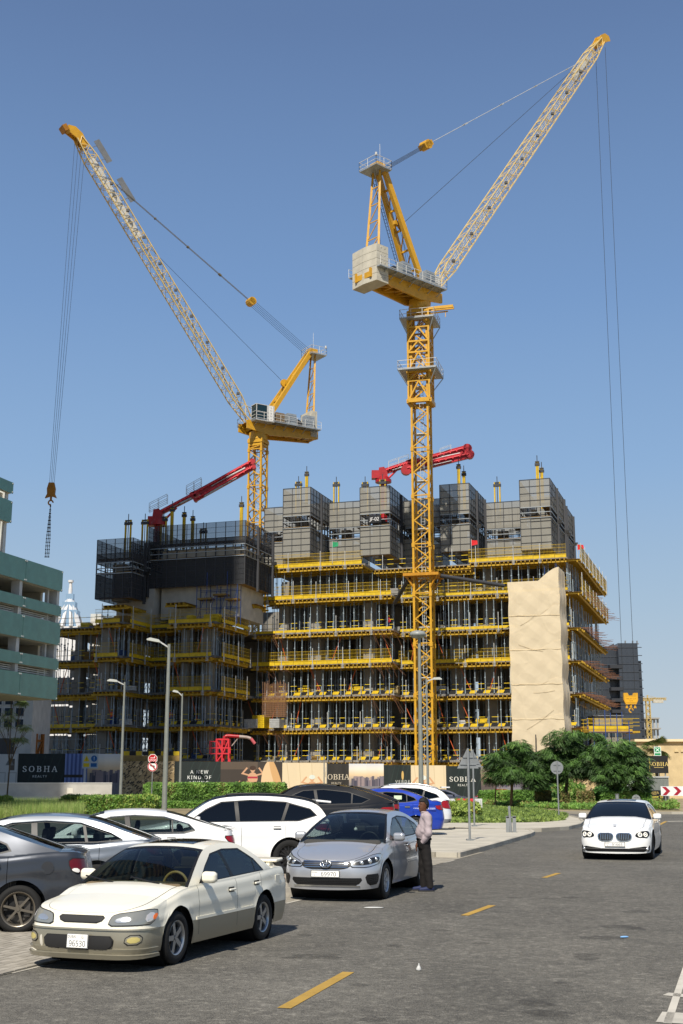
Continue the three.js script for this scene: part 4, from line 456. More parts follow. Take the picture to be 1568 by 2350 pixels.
function cover(label, pts, h, cols, per, geo = hedgeLeaf, y0 = .12, name = 'ground_cover') { // low planting over a polygon
  const xs = pts.map(p => p.x), zs = pts.map(p => p.z), list = []; const inside = (x, z) => { let c = false; for (let i = 0, j = pts.length - 1; i < pts.length; j = i++) if ((pts[i].z > z) !== (pts[j].z > z) && x < (pts[j].x - pts[i].x) * (z - pts[i].z) / (pts[j].z - pts[i].z) + pts[i].x) c = !c; return c; };
  const A = (Math.max(...xs) - Math.min(...xs)) * (Math.max(...zs) - Math.min(...zs)), N = Math.min(90000, Math.round(A * per)); for (let i = 0; i < N; i++) { const x = rr(Math.min(...xs), Math.max(...xs)), z = rr(Math.min(...zs), Math.max(...zs)); if (!inside(x, z)) continue; const b = vn(x * .9 + 60, z * .9 + 60, 512, 33), s = rr(.7, 1.25); list.push({ m: new THREE.Matrix4().compose(V(x, y0 + h * (.35 + .75 * b) * rr(.5, 1.05), z), randQ(), V(s, s, s)), c: clamp(b + rr(-.4, .4), 0, 1) }); }
  const im = foliage(scene, numbered(name), geo, list, cols, 'stuff'); tag(im, label, name === 'grass' ? 'grass' : 'planting'); return im; }
{ // planted island beside the pavement
  const k = [[700, 1902], [1032, 1905], [1100, 1907.5], [1167, 1910], [1240, 1908.5], [1302, 1904], [1330, 1897], [1338, 1890], [1330, 1882], [1302, 1875]].map(p => gp(...p)); const m = kind(sheetPoly('traffic_island', [...k, gp(1190, 1863), gp(1050, 1856), gp(700, 1852)], .12, paveMat, scene, .115)); kerb(m, k.slice(1), 1.0, .15);
  new MB().box(0, 0, 0, .9, .1, .05).build('drain_grate', M.black, m).position.copy(gp(1053, 1903, .1)); 
  cover('low green ground cover spreading over the planted island', [gp(900, 1893), gp(1130, 1894), gp(1242, 1892), gp(1291, 1888.5), gp(1303, 1879), gp(1242, 1866), gp(1111, 1858), gp(900, 1862)], .16, ['#6d8436', '#7d933f', '#8ba048', '#627a33'], 70);
}
{ // roundabout
  const k = [[700, 1848], [1111, 1856], [1190, 1861], [1280, 1866], [1359, 1868], [1460, 1868.5], [1580, 1868]].map(p => gp(...p)); const back = [gp(1580, 1834), gp(1111, 1832), gp(700, 1832)]; const m = kind(sheetPoly('roundabout', [...k, ...back], .12, std('#a59878', .95, { map: dirtTex }), scene, .115)); kerb(m, k, 1.1, .16);
  cover('trimmed low green border along the roundabout kerb', [gp(1050, 1850), gp(1190, 1857), gp(1280, 1861.5), gp(1359, 1863), gp(1376, 1862), gp(1376, 1848), gp(1190, 1845)], .45, GREEN, 60);
  cover('sparse green border below the chevron board', [gp(1486, 1863), gp(1560, 1864), gp(1548, 1852), gp(1486, 1850)], .55, GREEN, 60);
  const H = (l, a, b, w, h, c, per) => hedge(l, gp(...a), gp(...b), w, h, c, per);
  H('large rounded clipped green hedge left of the three roundabout trees', [1118, 1851], [1216, 1852], 3.2, 1.25, GREEN, 150);
  H('long squared green hedge just behind the approaching white car', [1378, 1858], [1486, 1858], 2.2, 1.25, GREEN, 150);
  shrub('bright green bushy shrub in the middle of the roundabout', gp(1310, 1850), 1.6, 2.3, GREEN, 2600); shrub('dark green round shrub under the right hand tree', gp(1400, 1848), 1.9, 2.0, DARKG, 2600); shrub('dark green shrub below the middle roundabout tree', gp(1255, 1846), 1.8, 2.0, DARKG, 2400); 
  H('dry brownish square shrub left of the bright green shrub', [1234, 1856], [1262, 1856], 1.0, 1.35, DRY, 190); H('dry twiggy square shrub right of the bright green shrub', [1331, 1858], [1361, 1858], 1.0, 1.3, DRY, 190); H('thin dry twiggy shrub under the round sign', [1290, 1857], [1304, 1857], .7, 1.2, DRY, 190);
  shrub('loose yellowish green shrub at left end of the planted island', gp(1040, 1885, .1), 1.0, .9, YEL, 1300); shrub('tall loose yellow flowering shrub behind the white estate car', gp(1072, 1878, .1), .9, .95, [...YEL, '#b5a53a'], 1000);
}
// left verge
hedge('long bright green clipped hedge in front of the printed hoarding', gp(345, 1853), gp(640, 1850), 3.0, 1.9, GREEN, 110);
hedge('clipped hedge with pale blossom behind the parked white saloon', gp(150, 1872), gp(356, 1872), 2.4, 1.12, [...YEL, ...GREEN, '#b9b07c'], 190);
hedge('short clipped yellow green hedge at the left frame edge', gp(-60, 1874), gp(20, 1874), 1.6, 1.1, YEL, 200);
hedge('low dark green border behind the lamp post base', gp(350, 1856.5), gp(470, 1856.5), 1.0, .5, GREEN, 160);
{ const blade = new MB(); for (let i = 0; i < 6; i++) { const a = i * 1.05, d = V(Math.cos(a) * .22, .75 + .2 * hash(i, 2, 2), Math.sin(a) * .22), s = V(-Math.sin(a) * .012, 0, Math.cos(a) * .012); blade.tri(s.clone().negate(), s, d); } 
  const list = []; const g = blade.geometry(); for (let i = 0; i < 5200; i++) { const p = gp(rr(-40, 190), rr(1858, 1884)); const s = rr(.7, 1.25); list.push({ m: new THREE.Matrix4().compose(p, new THREE.Quaternion().setFromAxisAngle(V(0, 1, 0), rr(0, 6)), V(s, s, s)), c: rnd() }); } tag(foliage(scene, numbered('grass'), g, list, ['#86a04a', '#9ab05a', '#70903a', '#b0b870'], 'stuff'), 'tall feathery green grass between hedges at the left', 'grass'); 
  kind(sheetPoly('verge', [gp(-80, 1886), gp(640, 1878), gp(700, 1846), gp(-80, 1846)], .06, std('#9a8d6d', .95, { map: dirtTex }), scene, .06)); }
{ const o = thing('boundary_wall', 'low plain white wall at left with a small hatch in it', 'wall', gp(110, 1853)); const a = gp(-40, 1855).sub(o.position), b = gp(254, 1852).sub(o.position); a.y = b.y = 0; const m = new MB(); m.bar(a.clone().setY(.99), b.clone().setY(.99), .3, 1.98); m.build('wall_body', std('#dedcd6', .85, { map: concreteTex }), o); const k = new MB(); const p = a.clone().lerp(b, .985); k.bar(a.clone().setY(2.01), b.clone().setY(2.01), .36, .07); k.build('coping', std('#e2e0da', .8), o); const q = new MB(), c = at(162, 1814, -o.position.z - .25).sub(o.position); q.box(c.x, c.y, c.z + .14, .5, .45, .05); q.build('hatch', std('#d3cfc2', .7), o); }

// ---------- hoarding with printed panels ----------
{
  const dep = px => 126 + 7 * px / 1374, o = thing('site_hoarding', 'long printed hoarding around the construction site', 'hoarding', V(0, 0, -128));
  const green = (g, w, h) => { g.fillStyle = '#16211f'; g.fillRect(0, 0, w, h); g.strokeStyle = '#24332f'; g.lineWidth = 3; for (let i = 0; i < 7; i++) { g.beginPath(); g.moveTo(w * (.1 + i * .17), h); g.lineTo(w * (.42 + i * .17), 0); g.stroke(); } };
  const dark2 = (g, w, h) => { g.fillStyle = '#2a2722'; g.fillRect(0, 0, w, h); };
  const sunset = (g, w, h0) => { const h = h0 * .62; const q = g.createLinearGradient(0, 0, 0, h); q.addColorStop(0, '#cfd2d6'); q.addColorStop(.25, '#e2dacb'); q.addColorStop(.5, '#dcc19a'); q.addColorStop(1, '#77757a'); g.fillStyle = q; g.fillRect(0, 0, w, h0); for (let i = 0; i < 70; i++) { const x = hash(i, 1, 5) * w, t = h * (.55 + .2 * hash(i, 2, 5)), ww = 6 + 12 * hash(i, 3, 5); g.fillStyle = ['#5c5760', '#77707a', '#444250', '#8e7f80'][i % 4]; g.fillRect(x, t, ww, h - t); } };
  const aerial = (g, w, h) => { g.fillStyle = '#a8926a'; g.fillRect(0, 0, w, h); for (let i = 0; i < 500; i++) { g.fillStyle = ['#2c261d', '#b59d72', '#5b4d36', '#3a3226', '#d0ba90'][i % 5]; g.save(); g.translate(hash(i, 1, 6) * w, hash(i, 2, 6) * h); g.rotate(-.7); g.fillRect(0, 0, 4 + 14 * hash(i, 3, 6), 3 + 5 * hash(i, 4, 6)); g.restore(); } };
  const cream = (g, w, h) => { g.fillStyle = '#d8c6a4'; g.fillRect(0, 0, w, h); g.strokeStyle = '#c5b28e'; g.lineWidth = 3; for (let i = 0; i < 4; i++) { g.beginPath(); g.moveTo(w * (.1 + .28 * i), 0); g.lineTo(w * (.2 + .25 * i), h); g.stroke(); } };
  const person = (g, x, y, s, skin, hat, top) => { g.fillStyle = skin; g.beginPath(); g.ellipse(x, y + s * .75, s * .42, s * .5, 0, 0, 7); g.fill(); g.beginPath(); g.ellipse(x, y, s * .2, s * .26, 0, 0, 7); g.fill(); g.lineWidth = s * .14; g.strokeStyle = skin; g.beginPath(); g.moveTo(x - s * .3, y + s * .5); g.lineTo(x - s * .85, y + s * .35); g.lineTo(x - s * .45, y - s * .15); g.moveTo(x + s * .3, y + s * .5); g.lineTo(x + s * .85, y + s * .35); g.lineTo(x + s * .5, y - s * .15); g.stroke(); g.fillStyle = hat; g.beginPath(); g.ellipse(x, y - s * .12, s * .26, s * .2, 0, 0, 7); g.fill(); if (top) { g.fillStyle = top; g.fillRect(x - s * .4, y + s * .62, s * .8, s * .16); } };
  const P = [
    [-60, 40, 1730, (g, w, h) => { g.fillStyle = '#c9c7c1'; g.fillRect(0, 0, w, h); g.strokeStyle = '#a9a7a0'; g.lineWidth = 4; for (let i = 0; i < 4; i++) g.strokeRect(w * .25 * i + 6, h * .4, w * .25 - 12, h * .6); g.fillStyle = '#5e5348'; g.fillRect(w * .8, h * .1, w * .12, h * .25); }, 'grey printed kitchen scene'],
    [40, 148, 1729, (g, w, h) => { green(g, w, h); txt(g, 'SOBHA', w * .47, h * .33, h * .17, 'serif', '#e8e6e0', 'center', 6); txt(g, 'REALTY', w * .47, h * .48, h * .075, 'bold sans-serif', '#e8e6e0', 'center', 2); }, 'dark green panel with white lettering at left'],
    [148, 200, 1729, (g, w, h) => { g.fillStyle = '#5f72a8'; g.fillRect(0, 0, w, h); for (let i = 0; i < 9; i++) { g.fillStyle = i % 2 ? '#40507c' : '#8293c4'; g.fillRect(w * i / 11, 0, w / 22, h); } g.fillStyle = '#c8cbd0'; g.fillRect(w * .84, 0, w * .1, h); g.fillStyle = '#2b2622'; g.fillRect(0, h * .45, w * .8, h * .06); }, 'blue printed panel'],
    [200, 278, 1729.5, sunset, 'printed city skyline at dusk'], [278, 400, 1746, aerial, 'brown aerial print'],
    [400, 506, 1747, (g, w, h) => { green(g, w, h); g.save(); txt(g, 'A NEW', w * .54, h * .27, h * .125, 'sans-serif', '#efefec', 'center', 3); txt(g, 'KIND OF', w * .54, h * .41, h * .13, 'bold sans-serif', '#efefec', 'center', 3); txt(g, 'LIVING', w * .54, h * .55, h * .125, 'sans-serif', '#efefec', 'center', 3); g.restore(); }, 'dark green panel with three lines of white lettering'],
    [506, 648, 1747.6, (g, w, h) => { g.fillStyle = '#3b332c'; g.fillRect(0, 0, w, h); g.fillStyle = '#574a3e'; g.fillRect(0, 0, w * .6, h * .2); person(g, w * .37, h * .52, h * .18, '#b98a68', '#3a281c'); person(g, w * .52, h * .2, h * .3, '#c79a78', '#3f2b1f', '#a82c3c'); g.fillStyle = '#d9b98f'; g.beginPath(); g.ellipse(w * .78, h * .45, w * .12, h * .5, .1, 0, 7); g.fill(); g.fillStyle = '#caa06c'; g.beginPath(); g.ellipse(w * .9, h * .4, w * .06, h * .5, -.3, 0, 7); g.fill(); }, 'printed beach party scene'],
    [648, 750, 1750, (g, w, h) => { cream(g, w, h); person(g, w * .67, h * .42, h * .3, '#c99a72', '#cfd6cc', '#33302e'); }, 'cream printed panel with a bather in a sun hat'],
    [751, 801, 1751.6, (g, w, h) => { dark2(g, w, h); txt(g, 'SOBHA', w * .42, h * .37, h * .2, 'serif', '#cbbfa8'); txt(g, 'REALTY', w * .42, h * .54, h * .08, 'sans-serif', '#cbbfa8'); }, 'dark brown lettered panel'],
    [801, 881, 1752, sunset, 'printed city skyline in cream'], [881, 943, 1755, (g, w, h) => { green(g, w, h); g.fillStyle = '#c8a560'; g.beginPath(); g.ellipse(w * .7, h * .3, w * .045, h * .13, 0, 0, 7); g.fill(); txt(g, 'VERDE', w * .7, h * .48, h * .11, 'bold sans-serif', '#d8d6cc', 'center', 4); }, 'dark green panel with a gold leaf emblem'],
    [943, 1024, 1756, (g, w, h) => { cream(g, w, h); person(g, w * .35, h * .4, h * .34, '#c99a72', '#d9dcd2', '#33302e'); }, 'cream printed panel with a bather behind the lamp posts'],
    [1024, 1104, 1757.6, (g, w, h) => { green(g, w, h); txt(g, 'SOBHA', w * .47, h * .39, h * .2, 'serif', '#e3e0d6', 'center', 3); txt(g, 'REALTY', w * .5, h * .56, h * .09, 'bold sans-serif', '#e3e0d6', 'center', 2); }, 'dark green lettered panel behind the triangular signs'],
    [1104, 1216, 1759.6, (g, w, h) => { sunset(g, w, h); g.fillStyle = 'rgba(60,45,35,.55)'; g.fillRect(0, 0, w * .3, h); }, 'printed skyline behind the roundabout'], [1216, 1295, 1761, (g, w, h) => { green(g, w, h); txt(g, 'VERDE', w * .55, h * .5, h * .12, 'bold sans-serif', '#c7c5bb', 'center', 5); }, 'dark green panel behind the middle tree'], [1295, 1378, 1763, aerial, 'brown aerial print behind the right tree']];
  P.forEach(([p0, p1, ty, draw, lab], i) => { const a = at(p0, 1790, dep(p0)), b = at(p1, 1790, dep(p1)), y = at(p0, ty, dep(p0)).y; a.y = b.y = 0; const w = a.distanceTo(b), t = canvasTex(Math.round(clamp(w / y, .4, 2) * 200), 200, draw); const g = new MB(); const n = V(-(b.z - a.z), 0, b.x - a.x).normalize(); if (n.z < 0) n.negate(); const bow = []; const K = 6; for (let k = 0; k <= K; k++) bow.push(a.clone().lerp(b, k / K).addScaledVector(n, .03 * Math.sin(k * 1.7 + i)));
    for (let k = 0; k < K; k++) g.quad(bow[k].clone().setY(.3), bow[k + 1].clone().setY(.3), bow[k + 1].clone().setY(y), bow[k].clone().setY(y), [[k / K, 0], [(k + 1) / K, 0], [(k + 1) / K, 1], [k / K, 1]]);
    const m = g.build('printed_panel', new THREE.MeshStandardMaterial({ map: t, roughness: .6 }), o); m.position.z = 128; m.userData.label = lab; const f = new MB(); for (let k = 0; k < 3; k++) { const c = a.clone().lerp(b, k / 2).addScaledVector(n, -.12); f.box(c.x, y / 2, c.z, .08, y, .08); } f.bar(a.clone().setY(y - .1).addScaledVector(n, -.12), b.clone().setY(y - .1).addScaledVector(n, -.12), .07); const fm = f.build('support_frame', M.galv, o); fm.position.z = 128; });
  // tan cloth and warning barrier above the low part
  const y1 = at(340, 1746, 128).y, y2 = at(340, 1733, 128).y, a = at(283, 1740, 128.5), b = at(412, 1740, 129); const c = new MB(); c.bar(a.clone().setY((y1 + y2) / 2), b.clone().setY((y1 + y2) / 2), .05, y2 - y1); const cm = c.build('cloth', std('#b99a5e', .9, { map: dirtTex }), o); cm.position.z = 128; for (let k = 0; k < 9; k++) { const m = new MB(); m.bar(a.clone().lerp(b, k / 9 + .004).setY(y2 + .22), b.clone().lerp(a, 1 - (k + 1) / 9 + .004).setY(y2 + .22), .07, .42); const mm = m.build('warning_board', k % 2 ? M.black : M.board, o); mm.position.z = 128; }
  const s = at(208, 1746, 125.2); s.z += 128; plate('safety_sign', 1.55, 1.45, .04, canvasTex(128, 118, (g, w, h) => { g.fillStyle = '#b9c1c4'; g.fillRect(0, 0, w, h); g.fillStyle = '#e2c21a'; g.beginPath(); g.moveTo(32, 14); g.lineTo(56, 62); g.lineTo(8, 62); g.fill(); g.fillRect(8, 76, 48, 30); txt(g, '!', 32, 46, 34, 'bold sans-serif', '#15150f'); g.fillStyle = '#1f5f9c'; g.beginPath(); g.arc(94, 40, 25, 0, 7); g.fill(); g.fillRect(68, 76, 50, 30); txt(g, '!', 94, 40, 38, 'bold sans-serif', '#e8f0f4'); }), o, T(s.x, s.y, s.z), M.white);
}
// ---------- lamp posts ----------
function lamp(label, d, bx0, tx, ty, hx, hy, r0, kindHead) { const a = at(bx0, 1850, d), b = at(tx, ty, d); a.y = 0; const o = thing('street_lamp', label, 'street lamp', a), p = new MB(); const top = V(0, b.y, 0); p.cyl(V(0, 0, 0), V(0, b.y * .5, 0), r0, r0 * .78, 14).cyl(V(0, b.y * .5, 0), top, r0 * .78, r0 * .55, 14).box(0, .03, 0, .5, .06, .5); p.build('pole', std('#a3a79f', .45, { metalness: .3, map: grain }), o); const h = at(hx, hy, d).sub(a); h.y = at(hx, hy, d).y; h.z = 0; const dir = Math.sign(h.x) || -1; if (kindHead) { const q = new MB(); const s = new THREE.SphereGeometry(.55, 14, 8); s.scale(1.1, .55, 1.1); q.geo(s, T(-.1, b.y + .2, 0)); q.build('lamp_head', std('#8b8f8c', .4), o); } else { const q = new MB(); q.bar(top.clone().add(V(0, -.25, 0)), V(h.x * .45, lerp(top.y, h.y, .6), 0), .1); q.build('arm', M.galvLight, o); const l = new MB(); l.prism([[0, 0], [.1, .12], [.75, .16], [1, .03], [1, -.06], [0, -.08]].map(v => [h.x * .4 + v[0] * h.x * .6, lerp(top.y, h.y, .55 + v[0] * .45) + v[1]]), .34, T(0, 0, -.17)); l.build('lamp_head', std('#b9bcb6', .4), o); } return o; }
lamp('tall street lamp with twin-slope head at left, in front of the dark screens', 88, 377.5, 389.5, 1478, 338, 1467, .19);
lamp('second tallest street lamp at far left, arm over the left wing', 112, 276, 283, 1565, 247, 1561.5, .15); lamp('small thin street lamp right of the tallest left lamp', 122, 412, 415.5, 1591, 397, 1586, .13);
lamp('tallest street lamp with rounded head in front of the right crane mast', 90, 967.5, 963, 1462, 955, 1456, .19, true); lamp('thin street lamp with arm to the right beside the crane mast', 116, 983, 981.5, 1557, 1014, 1558, .13);
// ---------- road signs ----------
const signGrey = std('#9da1a2', .5, { metalness: .3, map: grain });
function signPost(label, base, h, shape, s, turn = 0) { const o = thing('road_sign', label, 'road sign', base, turn), p = new MB(); p.cyl(V(0, 0, 0), V(0, h, 0), .04, .04, 10).box(0, .03, 0, .22, .06, .22); p.build('pole', signGrey, o); const m = new MB(); const y = h - s * .52; if (shape === 'tri') { m.prism([[-s / 2, -s * .38], [s / 2, -s * .38], [.02, s * .5], [-.02, s * .5]], .012, T(0, y, -.07)); for (const k of [-.2, .12]) m.bar(V(-s * .28 + k * .3, y + k * s, -.05), V(s * .28 - k * .3, y + k * s, -.05), .04, .03); } else { m.cyl(V(0, y, -.075), V(0, y, -.06), s / 2, s / 2, 28); for (const k of [-.22, .22]) m.bar(V(-s * .28, y + k * s, -.05), V(s * .28, y + k * s, -.05), .035, .03); } m.build('sign_plate', signGrey, o); return o; }
signPost('triangular road sign seen from behind, on the pole nearest the pavement kerb', gp(1078.5, 1929, .12), at(1077, 1722, 45.5).y - .12, 'tri', .74, .1);
signPost('triangular road sign seen from behind, on the planted island behind the nearer one', gp(1089, 1896, .12), at(1086, 1724, 60).y - .12, 'tri', .86, .15); signPost('round road sign seen from behind on the planted island', gp(1283, 1879, .12), at(1281, 1749, 73).y - .12, 'round', .70, .05);
{ const b = at(349, 1800, 102); b.y = 0; const o = thing('road_sign', 'red stop sign above a round no left turn sign', 'road sign', b); const p = new MB(); const top = at(349, 1733, 102).y; p.cyl(V(0, 0, -.05), V(0, top, -.05), .04, .04, 8); p.build('pole', signGrey, o); const oct = []; for (let i = 0; i < 8; i++) oct.push([Math.cos(R(22.5 + 45 * i)) * .4, Math.sin(R(22.5 + 45 * i)) * .4]);
  const y1 = at(349, 1741, 102).y, y2 = at(349, 1758.5, 102).y; const t1 = canvasTex(128, 128, (g, w, h) => { g.fillStyle = '#e8e6e2'; g.fillRect(0, 0, w, h); g.fillStyle = '#b3141f'; g.beginPath(); for (let i = 0; i < 8; i++) g.lineTo(64 + 57 * Math.cos(R(22.5 + 45 * i)), 64 + 57 * Math.sin(R(22.5 + 45 * i))); g.fill(); txt(g, 'STOP', 64, 84, 36, 'bold sans-serif', '#fff'); g.strokeStyle = '#fff'; g.lineWidth = 6; g.beginPath(); g.moveTo(34, 52); g.lineTo(92, 52); g.moveTo(88, 30); g.lineTo(88, 54); g.stroke(); }); const t2 = canvasTex(128, 128, (g, w, h) => { g.fillStyle = '#e9e9e6'; g.fillRect(0, 0, w, h); g.strokeStyle = '#1a1a1a'; g.lineWidth = 13; g.beginPath(); g.moveTo(86, 98); g.lineTo(86, 60); g.lineTo(46, 52); g.stroke(); g.fillStyle = '#1a1a1a'; g.beginPath(); g.moveTo(28, 50); g.lineTo(56, 34); g.lineTo(52, 70); g.fill(); g.strokeStyle = '#b3141f'; g.lineWidth = 12; g.beginPath(); g.arc(64, 64, 56, 0, 7); g.moveTo(26, 26); g.lineTo(102, 102); g.stroke(); });
  const disc = (y, n, t, nm) => { const g = new THREE.CylinderGeometry(.4, .4, .02, n); g.rotateX(Math.PI / 2); if (n === 8) g.rotateZ(R(22.5)); const P = g.attributes.position, U = g.attributes.uv; for (let i = 0; i < P.count; i++) U.setXY(i, P.getX(i) / .8 + .5, P.getY(i) / .8 + .5); const m = mesh(nm, g, std('#ffffff', .5, { map: t }), o); m.position.y = y; }; disc(y1, 8, t1, 'stop_plate'); disc(y2, 32, t2, 'turn_plate'); }
{ const o = thing('bollard', 'grey steel post with two side plates at the pavement tip', 'bollard', gp(1173, 1911.5, .1)); const m = new MB(); const h = at(1171, 1849, 50).y - .1; m.cyl(V(0, 0, 0), V(-.05, h, 0), .05, .05, 10); m.build('post', signGrey, o); const q = new MB(); for (const x of [-.12, .14]) q.box(x, .33, 0, .13, .64, .05); q.bar(V(-.17, .6, 0), V(.2, .6, 0), .05); q.build('side_plate', signGrey, o); }
{ const o = thing('chevron_board', 'white chevron board with three red arrows on two posts', 'road sign', at(1556, 1815, 101).setY(0)); const h = at(1550, 1804, 101).y, lo = at(1550, 1826, 101).y; const w = 2.75; const t = canvasTex(384, 110, (g, W, H) => { g.fillStyle = '#e2e2e0'; g.fillRect(0, 0, W, H); g.fillStyle = '#a01528'; for (let k = 0; k < 3; k++) { const x = 14 + k * 124; g.beginPath(); g.moveTo(x, 6); g.lineTo(x + 44, 6); g.lineTo(x + 92, H / 2); g.lineTo(x + 44, H - 6); g.lineTo(x, H - 6); g.lineTo(x + 46, H / 2); g.fill(); } }); plate('chevron_plate', w, h - lo, .03, t, o, T(0, (h + lo) / 2, 0), signGrey); const p = new MB(); for (const x of [-1.0, 1.0]) p.cyl(V(x, 0, -.05), V(x, h, -.05), .06, .06, 8); p.build('post', signGrey, o, 'stuff').userData = {}; }
{ const o = thing('road_sign', 'slim road sign seen edge on behind the black cars', 'road sign', at(744, 1800, 112).setY(0)); const m = new MB(); m.cyl(V(0, 0, 0), V(0, at(744, 1735, 112).y, 0), .05, .05, 8); m.build('pole', signGrey, o); const y = at(744, 1772, 112).y; new MB().cyl(V(.1, y, 0), V(.12, y, 0), .42, .42, 20).build('sign_plate', signGrey, o); }
signPost('dark triangular sign seen from behind at the far left', at(20, 1790, 112).setY(0), at(20, 1738, 112).y, 'tri', .75);
signPost('small round sign seen from behind over the white car roof', gp(1462, 1862), 1.2, 'round', .62); { const o = thing('bollard', 'short grey post behind the white car roof', 'bollard', gp(1418, 1862)); new MB().cyl(V(0, 0, 0), V(0, 1.2, 0), .13, .13, 10).build('post', signGrey, o); new MB().cyl(V(0, 1.2, 0), V(0, 1.24, 0), .16, .16, 10).build('cap', signGrey, o); }
// plastic barriers by the red car
for (let k = 0; k < 4; k++) { const a = at(1036 + k * 20, 1842, 88), o = thing('road_barrier', ['white plastic barrier at the left end of the row', 'red plastic barrier left of centre in the row', 'red plastic barrier beside the red car', 'white plastic barrier at the right end of the row'][k], 'barrier', a.setY(0), 0, 'plastic road barriers'); delete o.userData.group; new MB().prism([[-.3, 0], [.3, 0], [.22, .25], [.14, .95], [-.14, .95], [-.22, .25]], .62, T(-.31, 0, 0, 0, Math.PI / 2)).build('barrier_body', k % 3 ? M.redLight : M.white, o); const r = new MB(); for (let q = -.2; q < .3; q += .2) r.box(q, .55, .19, .05, .6, .04); r.build('rib', k % 3 ? M.red : M.galvLight, o); }
// litter
{ const p = gp(858, 2084), o = mesh('litter', new THREE.SphereGeometry(.1, 10, 6).scale(1.7, .12, .6).translate(0, .012, 0), M.white); o.position.copy(p); tag(o, 'flattened white paper scrap on the road before the silver car', 'litter'); const b = mesh('litter', new THREE.LatheGeometry([[.0, 0], [.022, 0], [.03, .02], [.018, .045], [.008, .06], [.005, .08], [0, .082]].map(q => new THREE.Vector2(...q)), 10).rotateX(.15).translate(0, .003, 0), M.white); b.position.copy(gp(961, 2228)); b.rotation.y = .3; tag(b, 'small crushed white bottle lying on open asphalt', 'litter'); const c = mesh('litter', new THREE.SphereGeometry(.05, 10, 6).scale(1.3, .25, .6).rotateY(.3).translate(0, .014, 0), std('#7aa9d8', .4)); c.position.copy(gp(1433, 2152)); tag(c, 'light blue plastic scrap on the road at right', 'litter'); }

// ---------- trees ----------
function tree(label, base, top, crowns, trunkR, cols, n, geo, leanX = 0) { const o = thing('tree', label, 'tree', base); const t = new MB(); const fork = V(leanX, top * .42, 0); t.cyl(V(0, 0, 0), fork, trunkR, trunkR * .7, 9); for (const [x, y, z, r] of crowns) { const e = V(x, y - r * .25, z), m = fork.clone().lerp(e, .5).add(V(0, .25, 0)); t.cyl(fork, m, trunkR * .55, trunkR * .35, 7).cyl(m, e, trunkR * .35, trunkR * .12, 6); for (let k = 0; k < 4; k++) t.cyl(m, e.clone().add(V(rr(-r, r) * .7, rr(-.3, .4) * r, rr(-r, r) * .7)), trunkR * .2, .015, 5); } t.build('trunk', std('#7d6a50', .9, { map: dirtTex }), o);
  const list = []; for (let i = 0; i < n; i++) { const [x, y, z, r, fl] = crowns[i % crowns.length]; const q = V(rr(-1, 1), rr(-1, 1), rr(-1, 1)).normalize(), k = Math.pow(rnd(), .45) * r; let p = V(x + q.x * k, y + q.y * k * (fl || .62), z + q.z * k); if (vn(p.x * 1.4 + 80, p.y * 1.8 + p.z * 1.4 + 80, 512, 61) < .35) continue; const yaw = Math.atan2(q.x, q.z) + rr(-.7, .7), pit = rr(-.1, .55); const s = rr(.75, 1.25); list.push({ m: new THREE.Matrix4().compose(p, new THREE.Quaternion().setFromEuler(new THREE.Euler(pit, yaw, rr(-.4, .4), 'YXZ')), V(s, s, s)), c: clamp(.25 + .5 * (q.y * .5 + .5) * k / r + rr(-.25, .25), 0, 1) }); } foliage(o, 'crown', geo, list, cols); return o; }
const frond = leafGeo(14, .42, .06, .9, 1);
{ const D = ['#2c491c', '#3a5c21', '#4a7028', '#5a8430', '#72993f'];
  const b1 = at(1172, 1835, 100).setY(0), b2 = at(1296, 1835, 100).setY(0), b3 = at(1420, 1835, 98).setY(0);
  const cr = (b, d, L) => L.map(([px, py, r, f, dz = 0]) => { const p = at(px, py, d); return [p.x - b.x, p.y, dz, r, f]; });
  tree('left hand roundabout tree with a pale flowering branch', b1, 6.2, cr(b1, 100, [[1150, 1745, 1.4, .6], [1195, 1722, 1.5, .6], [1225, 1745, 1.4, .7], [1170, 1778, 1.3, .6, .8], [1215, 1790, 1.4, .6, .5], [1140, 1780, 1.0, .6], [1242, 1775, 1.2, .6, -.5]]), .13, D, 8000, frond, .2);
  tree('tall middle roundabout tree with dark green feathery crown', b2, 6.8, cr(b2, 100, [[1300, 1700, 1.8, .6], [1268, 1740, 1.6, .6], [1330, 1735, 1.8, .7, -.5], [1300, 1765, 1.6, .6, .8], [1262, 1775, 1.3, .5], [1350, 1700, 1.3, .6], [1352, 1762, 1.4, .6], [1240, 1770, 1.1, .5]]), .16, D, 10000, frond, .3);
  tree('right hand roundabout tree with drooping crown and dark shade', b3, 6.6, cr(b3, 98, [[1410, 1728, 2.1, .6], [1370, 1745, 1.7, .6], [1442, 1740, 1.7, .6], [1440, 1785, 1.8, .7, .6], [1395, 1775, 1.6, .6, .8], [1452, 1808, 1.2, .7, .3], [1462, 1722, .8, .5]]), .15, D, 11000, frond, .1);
  const pale = ['#a9a37c', '#8f8c62', '#b6ae8c', '#5b7a34']; const b4 = at(1135, 1838, 101).setY(0); tree('thin pale grey twiggy sapling beside the left roundabout tree', b4, 5.4, cr(b4, 101, [[1145, 1740, .9, .7], [1160, 1765, 1.0, .6], [1128, 1765, .8, .7]]), .06, pale, 420, leafGeo(10, .35, .05, .8, 1), .2);
  const b5 = at(16, 1815, 82).setY(0); tree('thin pale sapling with sparse tufts at the left frame edge', b5, 7.4, cr(b5, 82, [[20, 1640, .6, .8], [52, 1612, .35, .6], [27, 1590, .35, 1], [60, 1668, .5, .5], [46, 1696, .5, .4], [8, 1668, .6, .6]]), .06, ['#8a9a52', '#a0ab66', '#6f853e', '#b3b07a'], 420, leafGeo(10, .34, .05, .8, 1), .1);
}
